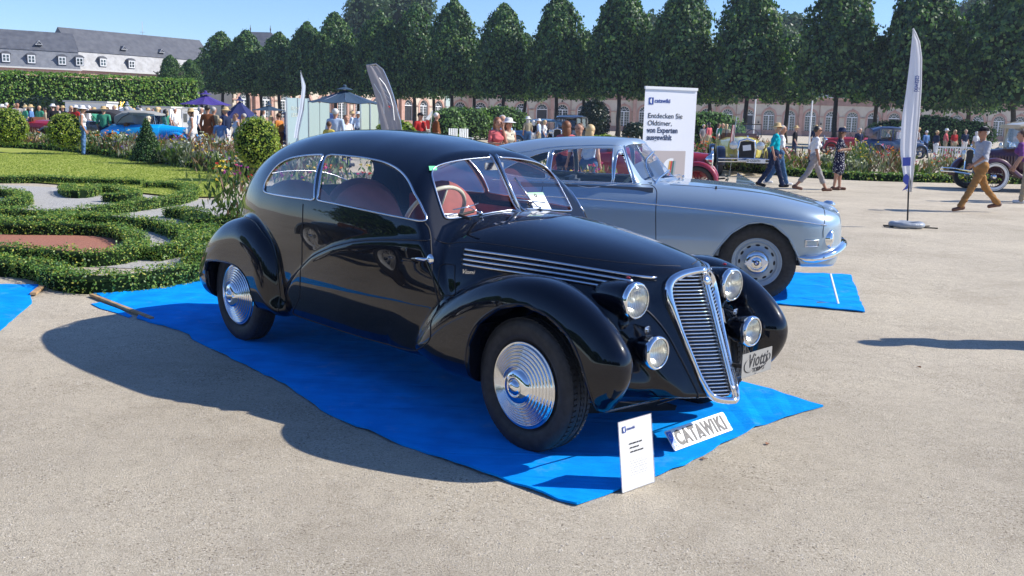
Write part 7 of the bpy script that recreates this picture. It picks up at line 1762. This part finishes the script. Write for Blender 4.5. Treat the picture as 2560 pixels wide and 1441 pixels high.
# ---------------------------------------------------------------- flower borders
F_green = leaf_mat('flower foliage', [(.03, .07, .02), (.06, .12, .03), (.11, .17, .04), (.17, .20, .06)]); F_grey = leaf_mat('grey foliage', [(.10, .13, .10), (.18, .20, .16), (.26, .26, .22)]); F_rust = leaf_mat('rusty grass plumes', [(.10, .05, .035), (.20, .11, .07), (.30, .20, .13)])
FL = dict(pink=((.55, .05, .20), (.70, .15, .32)), magenta=((.30, .02, .25), (.45, .05, .38)), orange=((.75, .18, .01), (.85, .32, .02)), white=((.65, .66, .60), (.80, .80, .75)), violet=((.16, .08, .45), (.28, .16, .58)), yellow=((.70, .50, .03), (.80, .62, .10)), red=((.55, .02, .02), (.70, .06, .04)))
FM = {k: leaf_mat(k+' petals', list(v), transl=.2) for k, v in FL.items()}
def border(line, width, hgt, cols, label_, seed, dens=6., blade=.16, bl_w=.16, head=.035, npl=90, hmul=1.):
    """a mixed border: leaf clumps, grass plumes and flower heads; far too many plants to count"""
    rg = np.random.default_rng(seed); P = catmull(line, 8, False); seg = np.linalg.norm(np.diff(P, axis=0), axis=1); L = seg.sum(); n = int(L*width*dens)
    i = rg.choice(len(seg), n, p=seg/L); t = rg.random(n)[:, None]; c = P[i]*(1-t)+P[i+1]*t; T = (P[i+1]-P[i])/seg[i][:, None]; c = c+np.stack([-T[:, 1], T[:, 0]], 1)*((rg.random(n)-.5)*width)[:, None]
    kind = rg.choice(3, n, p=[.46, .29, .25]); hh = hgt*(.55+.5*rg.random(n))
    # drifts: plants of a sort grow together
    drift = np.sin(c[:, 0]*.9+seed)+np.sin(c[:, 1]*1.1+2*seed)+np.sin(c[:, 0]*2.3); ci = ((drift-drift.min())/(np.ptp(drift)+1e-9)*len(cols)*1.999).astype(int) % len(cols)
    hh *= 1+.22*np.sin(c[:, 0]*1.7+seed)
    for k, m, nm in ((0, F_green, 'foliage'), (1, F_grey, 'grey_foliage'), (2, F_rust, 'grass_plumes')):
        s = kind == k; q = np.repeat(c[s], npl, 0); H = np.repeat(hh[s], npl); zz = rg.random(len(q))**.8; r = .16+.10*zz; a = rg.random(len(q))*6.28
        C = np.stack([q[:, 0]+rg.normal(0, 1, len(q))*r*.75, q[:, 1]+rg.normal(0, 1, len(q))*r*.75, zz*H*(.95 if k < 2 else 1.05)], 1)
        # upright narrow blades
        N_ = np.stack([np.cos(a), np.sin(a), rg.normal(0, .35, len(q))], 1); N_ /= np.linalg.norm(N_, axis=1)[:, None]; up = np.stack([rg.normal(0, .45, len(q)), rg.normal(0, .45, len(q)), np.ones(len(q))], 1); up /= np.linalg.norm(up, axis=1)[:, None]
        v = np.cross(N_, up); v /= np.linalg.norm(v, axis=1)[:, None]+1e-9; S = (blade*(.5+.8*rg.random(len(q))))[:, None]*(1 if k < 2 else 1.3); w = S*(bl_w if k != 2 else bl_w*.4)
        V = np.stack([C-up*S*.5, C+v*w, C+up*S*.5, C-v*w], 1).reshape(-1, 3); V[:, 2] = np.maximum(V[:, 2], .0)
        F = (np.arange(len(q))*4)[:, None]+np.array([[0, 1, 2, 3]]); o = mesh_obj('border_'+nm, V, F, m); o['kind'] = 'stuff'
    for j, cn in enumerate(cols):
        s = ci == j; nb = 9; q = np.repeat(c[s], nb, 0); H = np.repeat(hh[s], nb)
        if not len(q): continue
        C = np.stack([q[:, 0]+rg.normal(0, .15, len(q)), q[:, 1]+rg.normal(0, .15, len(q)), H*(.80+.30*rg.random(len(q)))], 1)
        C = C[rg.random(len(C)) < .48]; C = np.repeat(C, 7, 0)+rg.normal(0, head*.38, (len(C)*7, 3))*np.array([1, 1, .5]); Nn = np.tile([0, 0, 1.], (len(C), 1)); V, F = cards(C, Nn, head, rg, .9, .7); o = mesh_obj(cn+'_flowers', V, F, FM[cn]); o['kind'] = 'stuff'
border([(-3.75, 13.3), (-3.3, 14.2), (-2.0, 14.6), (0, 14.3), (1.4, 14.2)], 1.9, 1.0, ['pink', 'magenta', 'red', 'orange', 'white', 'pink', 'magenta', 'yellow'], '', 61, dens=7, blade=.13, head=.034, npl=100)
border([(-22, 40), (-17, 37.6), (-12.4, 32.6), (-8.9, 28.3), (-6.2, 24.6), (-4.6, 23.2)], 2.4, .72, ['violet', 'white', 'orange', 'white', 'violet', 'white', 'yellow'], '', 62, dens=4.5, blade=.20, head=.045, npl=80)
border([(6.9, 38.5), (10.2, 32.8), (15.2, 32.6), (20, 33.5)], 2.6, .95, ['red', 'pink', 'white', 'orange', 'yellow', 'white', 'red'], '', 63, dens=4.5, blade=.20, head=.045, npl=80)
border([(-3.2, 25.0), (0, 31), (3.5, 36), (7.0, 39)], 2.0, .8, ['orange', 'pink', 'white', 'yellow'], '', 64, dens=4, blade=.20, head=.06, npl=60)
ribbon_hedge([(-22, 38.0), (-16.9, 35.8), (-12.3, 31.0), (-8.7, 26.8), (-6.1, 23.2)], 'low box edging between the lawn and the left flower border', w=.5, h=.22, dens=260, seed=70, leaf=.08, m=L_box, group=None)
ribbon_hedge([(7.4, 36.2), (10.2, 30.9), (15.2, 30.8), (20, 31.8)], 'low box edging along the gravel before the right flower border', w=.5, h=.24, dens=260, seed=71, leaf=.08, m=L_box, group=None)
# garden behind the photographer, mirrored in the paint
for i in range(11):
    an = R(160+i*13); X, Y = 46*math.cos(an)-6, 46*math.sin(an)*.9-2
    t = empty('lime_tree', (X, Y, 0), i*1.3, 'clipped lime tree outside the picture, %s round the circle behind the photographer' % ORD[i], 'tree', 'lime trees behind the photographer')
    me, cm = CROWNS[i % 4]; c = bpy.data.objects.new('crown', me); link(c, t); c.location = (0, 0, 2.6); c.scale = (1.9, 1.9, 1.15); c['kind'] = 'stuff'; k2 = bpy.data.objects.new('crown_core', cm); link(k2, t); k2.location = (0, 0, 2.6); k2.scale = (1.9, 1.9, 1.15); b2 = bpy.data.objects.new('trunk', TRUNKS[i % 4]); link(b2, t)
# the air: far things fade towards the sky's blue
hz = bpy.data.materials.new('haze'); hz.use_nodes = True; n = hz.node_tree.nodes; n.clear(); o_ = n.new('ShaderNodeOutputMaterial'); pv_ = n.new('ShaderNodeVolumePrincipled'); pv_.inputs['Density'].default_value = .00035; pv_.inputs['Color'].default_value = (.72, .84, 1, 1); pv_.inputs['Anisotropy'].default_value = .3
hz.node_tree.links.new(pv_.outputs[0], o_.inputs['Volume'])
mb = MB(); mb.box((0, 100, 15), (760, 300, 32)); o = mb.build('haze', hz); o['kind'] = 'stuff'
